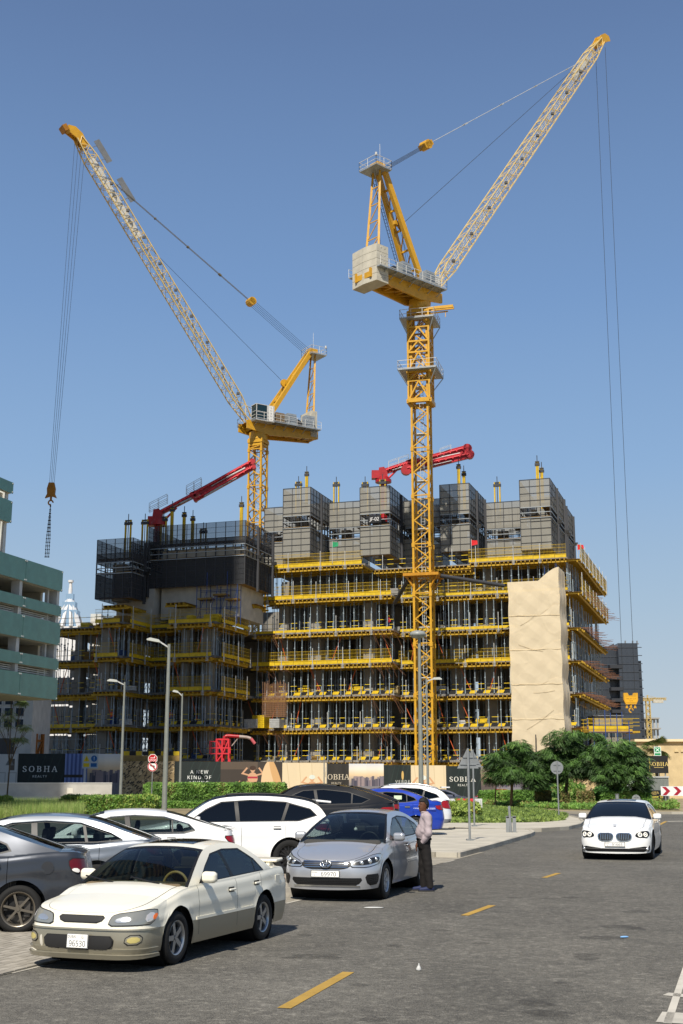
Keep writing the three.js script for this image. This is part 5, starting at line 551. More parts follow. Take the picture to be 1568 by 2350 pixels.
{ // fan palm
  const b = at(1510, 1800, 138).setY(0), c = at(1511, 1718, 138), o = thing('palm_tree', 'fan palm in front of the beige building at right', 'palm tree', b), y = c.y; new MB().cyl(V(0, 0, 0), V(0, y - .3, 0), .28, .22, 10).build('trunk', std('#6f5d45', .95, { map: dirtTex }), o); const lm = [std('#5b7434', .8, { side: THREE.DoubleSide }), std('#7c8d4c', .8, { side: THREE.DoubleSide }), std('#9a9a66', .8, { side: THREE.DoubleSide })];
  for (let k = 0; k < 30; k++) { const a = k * 2.4, el = lerp(-.5, 1.25, (k * .618) % 1), d = V(Math.cos(a) * Math.cos(el), Math.sin(el), Math.sin(a) * Math.cos(el)), st = d.clone().multiplyScalar(.75).add(V(0, y, 0)), m = new MB(); m.cyl(V(0, y - .2, 0), st, .03, .02, 5); const s = d.clone().cross(V(0, 1, 0)).normalize(), u = s.clone().cross(d); for (let i = -7; i <= 7; i++) { const t = i / 7 * 1.25, e = d.clone().multiplyScalar(Math.cos(t)).addScaledVector(s, Math.sin(t)).addScaledVector(u, -.12), w = d.clone().multiplyScalar(-Math.sin(t)).addScaledVector(s, Math.cos(t)).multiplyScalar(.05), mid = st.clone().addScaledVector(e, .7), tip = st.clone().addScaledVector(e, 1.25).add(V(0, -.3, 0)); m.tri(st, mid.clone().add(w), mid.clone().sub(w)); m.tri(mid.clone().add(w), tip, mid.clone().sub(w)); } m.build('frond', lm[k % 3], o); } }

// ---------- parking garage at left ----------
{
  const d = 75, c = at(131, 1600, d), X = (y, px = 131) => at(px, y, d).y; const o = thing('parking_garage', 'pale parking garage with green glass parapet bands at left', 'building', V(c.x, 0, c.z), R(-107));
  // local x runs along the street front towards the camera, local z points into the building
  const L = 34, DP = 16, cream = std('#cfcbbd', .85, { map: concreteTex }), glassM = new THREE.MeshPhysicalMaterial({ color: new THREE.Color('#5c9382'), roughness: .4, map: grain, clearcoat: .3, clearcoatRoughness: .25 }), whiteM = std('#d9d9d4', .6, { map: grain });
  const tall = [[1358, 1311], [1481, 1431.5], [1606, 1556]], short = [[1415, 1391.6], [1538, 1513]], pw = 4.25;
  const band = ([b, t], x0, x1, zf = 0) => { const y0 = X(b), y1 = X(t); new MB().box((x0 + x1) / 2, (y0 + y1) / 2, zf + .22, x1 - x0, y1 - y0 - .04, .16).build('parapet', cream, o); for (let x = x0; x < x1 - .1; x += pw) { const p = new MB(); p.box(Math.min(x + pw, x1) / 2 + x / 2, (y0 + y1) / 2, zf, Math.min(pw, x1 - x) - .03, y1 - y0, .03); const pm = p.build('glass_panel', glassM, o); const q = new MB(); for (const xx of [x + .08, Math.min(x + pw, x1) - .08]) for (const yy of [y0 + .08, y1 - .08]) q.cyl(V(xx, yy, zf - .05), V(xx, yy, zf + .1), .05, .05, 6); q.build('glass_clamp', M.galvLight, pm, 'stuff'); } };
  const x3 = 7.9; tall.forEach((b, i) => band(b, i === 2 ? 0 : 0, i === 2 ? 8.2 : L)); short.forEach(b => band(b, 0, L));
  for (const [b] of [...tall, ...short]) { const y = X(b); new MB().box(L / 2, y + .12, DP / 2 + .35, L, .24, DP).build('floor_slab', cream, o); }
  new MB().box(L / 2, X(1311) - .05, .2, L, .06, .3).build('coping', whiteM, o);
  for (const [lo, hi] of [[1391.6, 1358], [1513, 1481]]) for (let x = .12; x < L; x += pw) { const y0 = X(lo) - .2, y1 = X(hi) + .3; new MB().box(x + .1, (y0 + y1) / 2, .4, .3, y1 - y0, .55).build('column', whiteM, o); }
  for (const [lo, hi] of [[1431.5, 1415], [1556, 1538]]) { for (let x = .12; x < L; x += pw) { const y0 = X(lo) - .2, y1 = X(hi) + .3; new MB().box(x + .1, (y0 + y1) / 2, .4, .3, y1 - y0, .55).build('column', whiteM, o); } for (const t of [.3, .55, .8]) { const y = lerp(X(lo), X(hi), t); new MB().bar(V(.3, y, .45), V(L, y, .45), .07).build('louvre_rail', whiteM, o); } }
  new MB().box(L / 2, (X(1606) + X(1311)) / 2, DP, L, X(1311) - X(1606), .3).build('rear_wall', cream, o); new MB().box(.15, (X(1606) + X(1311)) / 2 - .4, DP / 2 + .6, .25, X(1311) - X(1606) - 1.3, DP - 1.4).build('end_wall', cream, o);
  for (const x of [.9]) for (const [lo, hi] of [[1391.6, 1358], [1431.5, 1415], [1513, 1481], [1556, 1538]]) new MB().box(x, (X(lo) + X(hi)) / 2, .5, .18, X(hi) - X(lo) + .5, .2).build('mullion', whiteM, o);
  // ground floor set back, its columns, and the upper block
  for (let x = 10.5; x < L; x += 6) new MB().box(x, X(1606) / 2, 2.5, .7, X(1606), .7).build('column', cream, o); new MB().box(L / 2 + 4, X(1606) / 2, DP - 2, L - 8, X(1606), .3).build('ground_wall', cream, o);
  const x4 = 8.35; new MB().box(x4, (X(1606) + X(1540)) / 2, .1, .3, X(1540) - X(1606), .5).build('column', whiteM, o); new MB().box((x4 + L) / 2, X(1606) + .1, .3, L - x4, .24, .5).build('beam', whiteM, o); new MB().box((x4 + L) / 2, X(1568), .7, L - x4, .6, .2).build('lintel', cream, o);
  const px = 39, d2 = 72.6, Y = y => at(px, y, d2).y, xs = 6.0; const u = [[1181.6, 1158], [1244, 1198]]; for (const [b, t] of u) band([1, 1].map((_, i) => { const y = Y(i ? t : b); return CY; }) && [b, t].map(y => y + 0), xs, L, .05); new MB().box((xs + L) / 2, (Y(1290) + Y(1198)) / 2, 3, L - xs, Y(1198) - Y(1290), .3).build('upper_wall', cream, o); for (let x = xs + .2; x < L; x += pw) new MB().box(x, (X(1311) + X(1158)) / 2, .5, .28, X(1158) - X(1311), .4).build('column', whiteM, o); new MB().box((xs + L) / 2, X(1187), 2, L - xs, .3, 3).build('floor_slab', cream, o);
  const r = new MB(); for (const h of [.4, .8]) r.bar(V(xs + 2.2, X(1158) + h, .6), V(L, X(1158) + h, .6), .08); r.bar(V(xs + 2.2, X(1158) + .4, .6), V(xs + 2.2, X(1158) + .8, .6), .08); r.build('roof_rail', M.galvLight, o);
  const sg = new MB(); sg.box(9, X(1505), 1.2, 1.2, .9, .06); sg.build('notice', std('#bfb79c', .8), o);
}
// white building glimpsed below the garage
{ const o = thing('white_building', 'white building with square windows glimpsed below the garage', 'building', at(20, 1800, 128).setY(0)); const b = o.position, q = (px, py) => at(px, py, 128).sub(V(b.x, 0, b.z)); const x0 = q(-60, 1700).x, x1 = q(72, 1700).x, y1 = q(0, 1585).y; new MB().box((x0 + x1) / 2, y1 / 2, -4, x1 - x0, y1, 8).build('wall', std('#d6d5d0', .8, { map: concreteTex }), o); for (let r = 0; r < 3; r++) for (let c = 0; c < 6; c++) { const x = x1 - 1.3 - c * 1.15, y = y1 - 1.0 - r * 1.15; if (r === 2 && c > 2) continue; const f = new MB().box(x, y, .03, .95, .95, .1).build('window', M.white, o); new MB().box(x, y, .06, .8, .8, .06).build('pane', std('#3b4650', .15, { metalness: .2 }), f); } new MB().box(x1 - 3, y1 - 6.0, .05, 2.6, 2.4, .1).build('doorway', std('#4c4a48', .7), o); }
// stacked crane mast pieces
[[52, 78, 1683, 'orange brown lattice mast piece standing at far left behind the hoarding'], [66, 93, 1684, 'orange brown lattice mast piece, right one of the two behind the hoarding']].forEach(([p0, p1, ty, lab], i) => { const d = 134 - i * 3, a = at(p0, ty, d), b = at(p1, ty, d), w = b.x - a.x, o = thing('mast_piece', lab, 'crane part', V((a.x + b.x) / 2, 0, -d), R(-20)), h = a.y, m = new MB(); const f = [[-1, 1], [1, 1], [1, -1], [-1, -1]]; for (const [x, z] of f) m.bar(V(x * w / 2, 0, z * w / 2), V(x * w / 2, h, z * w / 2), .3); for (let k = 0; k < 4; k++) { const A = f[k], B = f[(k + 1) % 4]; for (const y of [h - .7, h - 3.2]) m.bar(V(A[0] * w / 2, y, A[1] * w / 2), V(B[0] * w / 2, y, B[1] * w / 2), .2); for (let e = 0; e < 4; e++) { const P = e % 2 ? A : B, Q = e % 2 ? B : A; m.bar(V(P[0] * w / 2, h - .7 - e * 2, P[1] * w / 2), V(Q[0] * w / 2, h - 2.7 - e * 2, Q[1] * w / 2), .17); } } m.build('lattice', std('#a8641a', .7, { map: dirtTex }), o); });
// red pump stand with its bent pipe
{ const d = 139, a = at(472, 1745, d), o = thing('pump_stand', 'red steel frame stand carrying a bent concrete pipe', 'concrete pump', V(a.x, 0, a.z)); const q = (px, py, z = 0) => at(px, py, d).sub(V(a.x, 0, a.z)).add(V(0, 0, z)); const m = new MB(); for (const z of [0, -1.6]) { for (const px of [497, 510, 525]) m.bar(q(px, 1748, z), q(px, 1695, z), .16); for (const y of [1696, 1716, 1729]) m.bar(q(497, y, z), q(525, y, z), .14); m.bar(q(497, 1696, z), q(512, 1729, z), .12).bar(q(525, 1696, z), q(512, 1729, z), .12).bar(q(497, 1748, z), q(512, 1729, z), .12); for (const y of [1701, 1716, 1729]) m.bar(q(482, y, z), q(497, y, z), .09); m.bar(q(482, 1701, z), q(482, 1729, z), .09); } for (const [px, y] of [[497, 1696], [525, 1696], [497, 1729], [525, 1729], [482, 1729], [482, 1701]]) m.bar(q(px, y, 0), q(px, y, -1.6), .12); m.build('frame', M.redLight, o); const p = new MB(); p.path([q(513, 1740, -.8), q(513, 1693, -.8), q(516, 1689, -.8), q(522, 1687.5, -.8), q(548, 1689.5, -.8)], .2, 10); p.build('riser_pipe', M.red, o); const r = new MB(); r.path([q(548, 1689.5, -.8), q(566, 1691, -.8), q(575, 1694, -.8)], .18, 10).cyl(q(531, 1711, -.8), q(546, 1692, -.8), .06); r.build('delivery_pipe', std('#b9a9a2', .6, { map: dirtTex }), o); const t = new MB(); t.path([q(575, 1694, -.8), q(584, 1706, -.8)], .19, 10); t.build('end_hose', std('#b8545a', .6), o); }
// reinforcement cage, stacks of beams on the deck
{ const d = 145, a = at(628, 1640, d), o = thing('rebar_cage', 'tall brown reinforcement cage in front of the lower decks', 'rebar cage', V(a.x, at(628, 1645, d).y, a.z), BA); const m = new MB(), W = 2.8, H = at(628, 1566, d).y - o.position.y; for (let x = -W / 2; x <= W / 2; x += .2) for (const z of [0, -.7]) m.bar(V(x, 0, z), V(x, H + rr(-.2, .3), z), .035); for (let y = .1; y < H - 1.2; y += .22) for (const z of [0, -.7]) m.bar(V(-W / 2, y, z), V(W / 2, y, z), .03); m.build('bars', std('#8a6547', .85), o); }
{ const L1 = LV[1]; const mk = (px, z, lab, mat, w, n, rows) => { const x = bx(px, z, 8), o = thing('material_stack', lab, 'stack', bW(x, L1, z), BA); for (let r = 0; r < rows; r++) { const m = new MB(); for (let i = 0; i < n; i++) m.box(-w / 2 + (i + .5) * w / n, .12 + r * .22, 0, w / n - .03, .2, 2.2); m.build('bundle', mat, o); } return o; }; mk(600, .7, 'stack of yellow timber beams on the second deck', M.board, 1.6, 8, 7); mk(583, .8, 'low white stack of boards beside the yellow beams', M.white, 1.8, 4, 5); mk(637, .6, 'stack of grey tubes right of the yellow beams', M.galvLight, 1.3, 9, 5); }
// right-hand service scaffold with yellow deck
{ const d = 138, a = at(1352, 1690, d), b = at(1452, 1690, d), o = thing('loading_deck', 'yellow loading deck on blue scaffold legs at the right of the tower', 'scaffold', V(a.x, 0, a.z)), W = b.x - a.x, y = at(1400, 1676, d).y, h = at(1400, 1655, d).y - y; new MB().box(W / 2, y, -1.5, W, .3, 3.2).box(W + .4, y - .15, -1.5, .9, .2, 3).build('deck', M.beam, o); for (let x = 0; x < W - .5; x += 2.2) new MB().box(x + 1.1, y + .35, .1, 2.15, .36, .05).build('toe_board', M.board, o); const r = new MB(); for (const z of [.1, -3]) for (const k of [.5, .9, 1.3]) r.bar(V(-.2, y + k, z), V(W + .8, y + k, z), .05); for (let x = 0; x < W; x += .6) r.bar(V(x, y + .2, -3), V(x, y + 1.3, -3), .03); r.build('guard_rail', M.formYellow, o); const p = new MB(); for (let x = .5; x <= W; x += W / 3 - .3) for (const z of [.2, -3]) { p.bar(V(x, 0, z), V(x, y + rr(1, 2.3), z), .08); } for (let k = 1.5; k < y; k += 1.5) p.bar(V(0, k, .2), V(W, k, .2), .06); p.build('scaffold_leg', M.blueSteel, o); }
{ const d = 150, a = at(1366, 1676, d), b = at(1428, 1676, d), o = thing('site_cabin', 'grey flat-roofed cabin behind the yellow loading deck', 'cabin', V((a.x + b.x) / 2, 0, a.z)), w = b.x - a.x, h = at(1400, 1643, d).y; new MB().box(0, h / 2, -2, w, h, 4).build('cabin_wall', std('#8f8b80', .8, { map: concreteTex }), o); new MB().box(0, h + .06, -2, w + .4, .12, 4.4).build('roof', M.grey, o); for (let k = 0; k < 4; k++) new MB().box(-w / 2 + (k + .5) * w / 4, h * .8, .04, w / 5, .9, .08).build('window', std('#2f3a42', .2), o); }
// ---------- far skyline ----------
{ const d = 520, tw = std('#3d424a', .35, { map: grain, metalness: .1 }), o = thing('dark_tower', 'dark grey glass high-rise behind the right side of the site', 'tower', at(1420, 1750, d).setY(0)); const b = o.position, q = (px, py) => at(px, py, d).sub(V(b.x, 0, b.z)); const xs = [1366, 1421, 1466, 1475].map(px => q(px, 1640).x), y = [q(1440, 1484).y, q(1440, 1478).y, q(1470, 1517).y]; const box = (x0, x1, y1, z, dd, mat, n = 'tower_wall') => new MB().box((x0 + x1) / 2, y1 / 2, z - dd / 2, x1 - x0, y1, dd).build(n, mat, o); box(xs[0], xs[1], y[0], 0, 26, tw); box(xs[1], xs[2], y[1], 4, 30, std('#454b54', .3, { metalness: .15, map: grain })); box(xs[2], xs[3], y[2], 2, 26, tw); box(xs[0] + 10, xs[2] - 8, q(1440, 1474).y, -4, 16, tw, 'roof_block'); const fl = new MB(), vl = new MB(); for (let h = 3; h < y[0]; h += 3.4) fl.box((xs[0] + xs[1]) / 2, h, .12, xs[1] - xs[0], .35, .2).box((xs[1] + xs[3]) / 2, h, 4.12, xs[3] - xs[1], .3, .2); fl.build('floor_lines', std('#383d45', .5), o, 'stuff'); for (let x = xs[0]; x < xs[1]; x += 1.5) vl.box(x, y[0] / 2, .1, .16, y[0], .2); vl.build('mullions', std('#373c44', .5), o, 'stuff'); for (let h = 8; h < y[0] - 6; h += 4.6) new MB().box(xs[1] - 1.2, h, 1.6, 5, 1.4, 5.4).build('balcony', std('#26292f', .6), o); const an = new MB(); for (const px of [1435, 1452, 1462]) an.bar(q(px, 1476), q(px, 1470), .5); an.bar(q(1455, 1478), q(1466, 1477), .5); an.build('aerial', M.grey, o); }
{ const d = 640, o = thing('concrete_frame', 'bare concrete frame under construction far off at right', 'building', at(1493, 1750, d).setY(0)), b = o.position, q = (px, py) => at(px, py, d).sub(V(b.x, 0, b.z)); const x0 = q(1476, 1650).x, x1 = q(1512, 1650).x, y1 = q(1490, 1648).y; for (let k = 0; k < 9; k++) { const h = y1 - k * 5.2; if (h < 3) break; new MB().box((x0 + x1) / 2, h, -6, x1 - x0 + rr(0, 1.4), .7, 14).build('floor_slab', std('#95948f', .9), o); for (let x = x0 + .6; x < x1; x += (x1 - x0 - 1) / 4) new MB().box(x, h - 2.6, -1 - (k % 2), .9, 5, .9).build('column', std('#a09f9a', .9), o); } new MB().box((x0 + x1) / 2, y1 / 2, -12, x1 - x0 - 1, y1, .6).build('rear_wall', std('#6d6f70', .9), o); }
{ const d = 620, o = thing('hammerhead_crane', 'tiny yellow hammerhead crane above the far concrete frame', 'crane', at(1490, 1750, d).setY(0)), b = o.position, q = (px, py) => at(px, py, d).sub(V(b.x, 0, b.z)); const y = q(1487, 1605).y, x = q(1488, 1640).x; const m = new MB(); lattice(m, V(x, 0, 0), V(x, y, 0), V(1, 0, 0), 1.9, 1.9, 1.9, 1.9, 30, .3, .2); m.build('mast', std('#b39a58', .6), o); const j = new MB(); lattice(j, V(q(1472, 1605).x, y, 0), V(q(1529, 1603).x, y + .3, 0), V(0, 0, 1), 1.2, 1.2, 1.4, 1, 22, .25, .16); j.bar(V(x, y, 0), V(x, q(0, 1595).y, 0), .5).bar(V(x, q(0, 1595).y, 0), V(q(1510, 1604).x, y + .6, 0), .12).bar(V(x, q(0, 1595).y, 0), V(q(1475, 1604).x, y + .6, 0), .12); j.build('jib', std('#b39a58', .6), o); new MB().box(q(1510, 1611).x, q(0, 1609).y, 0, 5, 1.6, 2).build('counterweight', M.counter, o); }
{ const d = 760, o = thing('spire_tower', 'distant white tower with a tapering ribbed crown and mast', 'tower', at(162, 1750, d).setY(0)), b = o.position, q = (px, py) => at(px, py, d).sub(V(b.x, 0, b.z)); const w = std('#e9e9ea', .6, { map: grain }), gl = std('#8fa9c0', .15, { metalness: .3 }); const y0 = q(0, 1440).y, yb = q(0, 1376).y, yt = q(0, 1333).y, x = q(160, 1400).x, hw = (q(190, 1440).x - q(134, 1440).x) / 2; new MB().box(x, y0 / 2, 0, hw * 1.9, y0, hw * 1.7).build('tower_wall', w, o); const m = new MB(); for (const [i, k] of [[-1, 1], [1, 1], [-1, -1], [1, -1], [-.35, 1.1], [.35, 1.1]]) m.bar(V(x + i * hw, y0, k * hw * .8), V(x + i * hw * .14, yb, k * hw * .1), 1.9); m.build('rib', w, o); new MB().cyl(V(x, yb - 9, 0), V(x, q(0, 1350).y, 0), 1.6, 1.2, 10).cyl(V(x, q(0, 1350).y, 0), V(x, yt, 0), 1.1, .9, 10).cyl(V(x, yt - .8, 0), V(x, yt + .4, 0), 1.7, 1.7, 10).build('spire_mast', w, o); const g = new MB(); for (const t of [.0, .3, .6]) { const s = hw * (1 - t) * .8; g.box(x, lerp(y0, yb, t) + 5, 0, s * 1.9, 11, s * 1.5); } g.build('window_wall', gl, o); for (const [px, py, wd] of [[127, 1447, 22], [203, 1437, 16]]) { const p = q(px, py); } }
{ const d = 420, o = thing('far_building', 'small pale roof block seen beyond the left wing roof', 'building', at(222, 1750, d).setY(0)), b = o.position, q = (px, py) => at(px, py, d).sub(V(b.x, 0, b.z)); const x0 = q(208, 1420).x, x1 = q(243, 1420).x, h = q(0, 1418).y; new MB().box((x0 + x1) / 2, h / 2, -5, x1 - x0, h, 10).build('wall', std('#c9c8c4', .8, { map: concreteTex }), o); new MB().box((x0 + x1) / 2 - 1, h + .8, -5, (x1 - x0) * .7, 1.6, 8).build('roof_block', std('#b8bab8', .8), o); }
// ---------- beige building, gate cabin and boards at right ----------
{ const d = 158, o = thing('beige_building', 'long beige plastered building with a moulded cornice at right', 'building', at(1520, 1800, d).setY(0)), b = o.position, q = (px, py) => at(px, py, d).sub(V(b.x, 0, b.z)); const x0 = q(1462, 1750).x, x1 = x0 + 46, h = q(1500, 1701).y, y2 = q(0, 1768).y, y3 = q(0, 1782).y; const be = std('#d9c49a', .9, { map: concreteTex }); new MB().box((x0 + x1) / 2, h / 2, -6, x1 - x0, h, 12).build('wall', be, o); new MB().box((x0 + x1) / 2, h + .12, -5.9, x1 - x0 + .5, .3, 12.6).build('cornice', std('#e0cda6', .9), o); for (let k = 0; k < 30; k++) new MB().box(x0 + 5 + k * .8, h - 1.15, .06, .5, .3, .14).build('dentil', std('#cdb88c', .9), o); new MB().box((q(1538, 0).x + x1) / 2, (y2 + y3) / 2, .6, x1 - q(1538, 0).x, y2 - y3, 1.4).build('canopy', std('#e3d6ba', .85), o); for (let k = 0; k < 12; k++) { const xx = q(1536, 0).x + k * .95; new MB().box(xx, y3 - .35, 1.0, .93, .5, .05).build('warning_board', k % 2 ? M.black : M.board, o); } for (let k = 0; k < 3; k++) { const xx = q(1541, 0).x + k * 3.6; new MB().box(xx, y3 / 2 - .3, .1, 1.2, y3 - 1, .15).build('door', std('#9db4cc', .5), o); new MB().box(xx + 1.8, y3 / 2 - .3, .3, .5, y3 - .6, .5).build('pillar', be, o); } new MB().box(q(1554, 0).x, q(0, 1746).y, .08, 1.0, .5, .1).build('window', M.white, o); }
{ const d = 132, o = thing('gate_cabin', 'corrugated grey container with a black welcome sign', 'cabin', at(1500, 1855, d).setY(0)), b = o.position, q = (px, py) => at(px, py, d).sub(V(b.x, 0, b.z)); const x0 = q(1466, 1800).x, x1 = q(1535.5, 1800).x, y1 = q(0, 1784).y, y0 = q(0, 1850).y; const gm = std('#8b918d', .6, { map: grain }); new MB().box((x0 + x1) / 2, (y0 + y1) / 2, -1.3, x1 - x0, y1 - y0, 2.4).build('container_body', gm, o); const n = 22; for (let k = 0; k < n; k++) new MB().box(x0 + (k + .5) * (x1 - x0) / n, (y0 + y1) / 2, -.06, (x1 - x0) / n * .55, y1 - y0 - .2, .12).build('corrugation', gm, o); new MB().box((x0 + x1) / 2, y1 + .06, -1.3, x1 - x0 + .1, .14, 2.6).box((x0 + x1) / 2, y0, -1.3, x1 - x0 + .1, .3, 2.6).build('frame_rail', M.galvLight, o); new MB().box((x0 + x1) / 2, y0 / 2, -1.3, x1 - x0 + 1.5, y0, 2.2).build('plinth', M.darkSteel, o);
  const a = q(1469, 1817), c = q(1533, 1842); plate('welcome_sign', c.x - a.x, -(c.y - a.y) + .35, .06, canvasTex(384, 180, (g, w, h) => { g.fillStyle = '#141516'; g.fillRect(0, 0, w, h); txt(g, 'SOBHA', w * .48, h * .17, 40, 'serif', '#e3c873', 'center', 3); g.fillStyle = '#e3c873'; g.fillRect(w * .37, h * .29, w * .22, 3); txt(g, 'Welcome To', w * .5, h * .46, 46, 'bold sans-serif', '#eee05a'); txt(g, 'VERDE', w * .52, h * .76, 74, 'bold sans-serif', '#e8e02a'); }), o, T((a.x + c.x) / 2, (a.y + c.y) / 2, .03)); }
{ const d = 134, o = thing('notice_board', 'black lettered board raised above the container at right', 'sign', at(1485, 1800, d).setY(0)), b = o.position, q = (px, py) => at(px, py, d).sub(V(b.x, 0, b.z)); const a = q(1424, 1734), c = q(1534, 1774); plate('board', c.x - a.x, a.y - c.y, .08, canvasTex(512, 190, (g, w, h) => { g.fillStyle = '#1c1b19'; g.fillRect(0, 0, w, h); txt(g, 'THE FAMILY', w * .34, h * .42, 46, 'bold sans-serif', '#e8d9a0'); txt(g, 'परिवार को दे सकते है', w * .37, h * .76, 32, 'sans-serif', '#d8b84a'); g.fillStyle = '#d8b84a'; g.fillRect(w * .60, h * .14, 4, h * .75); txt(g, 'SOBHA', w * .80, h * .48, 58, 'serif', '#e3c873', 'center', 3); g.fillRect(w * .70, h * .66, w * .2, 4); }), o, T((a.x + c.x) / 2, (a.y + c.y) / 2, 0)); const p = new MB(); for (const x of [a.x + .3, (a.x + c.x) / 2, c.x - .3]) p.bar(V(x, 0, -.1), V(x, a.y, -.1), .12); p.build('post', M.galv, o); }
{ const d = 131, o = thing('information_board', 'white printed information board partly hidden by the right tree', 'sign', at(1440, 1830, d).setY(0)), b = o.position, q = (px, py) => at(px, py, d).sub(V(b.x, 0, b.z)); const a = q(1404, 1786), c = q(1464, 1850); plate('board', c.x - a.x, a.y - c.y, .08, canvasTex(256, 256, (g, w, h) => { g.fillStyle = '#d9dedb'; g.fillRect(0, 0, w, h); g.fillStyle = '#9aa39f'; for (let i = 0; i < 22; i++) if (i !== 11) g.fillRect(120 - (i % 3) * 30, 14 + i * 11, 90 + (i % 4) * 14, 3); g.fillStyle = '#b03a40'; g.fillRect(110, 134, 146, 7); }), o, T((a.x + c.x) / 2, (a.y + c.y) / 2, 0)); new MB().bar(V(a.x + .2, 0, -.1), V(a.x + .2, a.y, -.1), .1).bar(V(c.x - .2, 0, -.1), V(c.x - .2, a.y, -.1), .1).build('post', M.galv, o); }
{ const o = thing('exit_sign', 'small green and white sign on a pole beside the palm', 'sign', at(1512, 1780, 136).setY(0)); const y = at(1512, 1724, 136).y; new MB().cyl(V(0, 0, -.06), V(0, y + .6, -.06), .04).build('pole', signGrey, o); plate('plate', .75, 1.0, .03, canvasTex(64, 96, (g, w, h) => { g.fillStyle = '#e8efe9'; g.fillRect(0, 0, w, h); g.fillStyle = '#1f8a50'; g.fillRect(5, 6, 54, 52); g.fillRect(5, 66, 54, 22); g.strokeStyle = '#fff'; g.lineWidth = 5; g.beginPath(); g.moveTo(14, 14); g.lineTo(50, 50); g.moveTo(50, 14); g.lineTo(14, 50); g.stroke(); }), o, T(0, y, 0)); }

// ---------- cars ----------
function curve(pts) { const p = pts.slice().sort((a, b) => a[0] - b[0]), n = p.length, s = p.map((q, i) => { const a = p[Math.max(0, i - 1)], b = p[Math.min(n - 1, i + 1)]; return (b[1] - a[1]) / (b[0] - a[0] || 1); }); return x => { if (x <= p[0][0]) return p[0][1]; if (x >= p[n - 1][0]) return p[n - 1][1]; let i = 0; while (x > p[i + 1][0]) i++; const h = p[i + 1][0] - p[i][0], t = (x - p[i][0]) / h, t2 = t * t, t3 = t2 * t; return (2 * t3 - 3 * t2 + 1) * p[i][1] + (t3 - 2 * t2 + t) * h * s[i] + (3 * t2 - 2 * t3) * p[i + 1][1] + (t3 - t2) * h * s[i + 1]; }; }
const paint = (c, metal = 0, rough = .35) => new THREE.MeshPhysicalMaterial({ color: new THREE.Color(c), roughness: rough, metalness: metal, clearcoat: .8, clearcoatRoughness: .05, specularIntensity: .35 });
const CM = { tyre: std('#131313', .85), rubber: std('#0c0c0d', .7), trim: std('#0a0a0b', .5), chrome: std('#d5d7d8', .15, { metalness: 1 }), rim: std('#a9abad', .3, { metalness: .8 }), rimDark: std('#3a3a3c', .35, { metalness: .6 }), disc: std('#55524e', .5, { metalness: .6 }), clear: new THREE.MeshPhysicalMaterial({ color: new THREE.Color('#b9c6c4'), transmission: 1, roughness: .02, thickness: 0 }), tint: new THREE.MeshPhysicalMaterial({ color: new THREE.Color('#4c5a5a'), transmission: 1, roughness: .02, thickness: 0 }), dark: std('#0c1016', .05, { metalness: 0 }), lamp: std('#c9cccd', .18, { metalness: .75 }), lampDark: std('#1d1e20', .3), amber: std('#d9681a', .25), red: std('#8e0f18', .15), redDark: std('#5a0a10', .12), seatTan: std('#8a7654', .9), seatDark: std('#1d1d20', .9), mesh: std('#1c1b1a', .6), fog: std('#b9ab6a', .2), white: std('#eceae4', .5) };
const plateTex = (l, num, em) => canvasTex(256, 64 * (em ? 2.1 : 1), (g, w, h) => { g.fillStyle = '#efeee8'; g.fillRect(0, 0, w, h); g.strokeStyle = '#222'; g.lineWidth = 5; g.strokeRect(3, 3, w - 6, h - 6); if (em) { txt(g, 'DUBAI', 62, 30, 34, 'bold sans-serif', '#15151a'); txt(g, l, 190, 32, 42, 'bold sans-serif', '#15151a'); txt(g, num, w / 2, 92, 74, 'bold sans-serif', '#15151a'); } else { txt(g, 'DUBAI', 36, 20, 17, 'bold sans-serif', '#15151a'); txt(g, l, 36, 44, 24, 'bold sans-serif', '#15151a'); txt(g, num, 158, 35, 50, 'bold sans-serif', '#15151a'); } });
const wheelGeo = {};
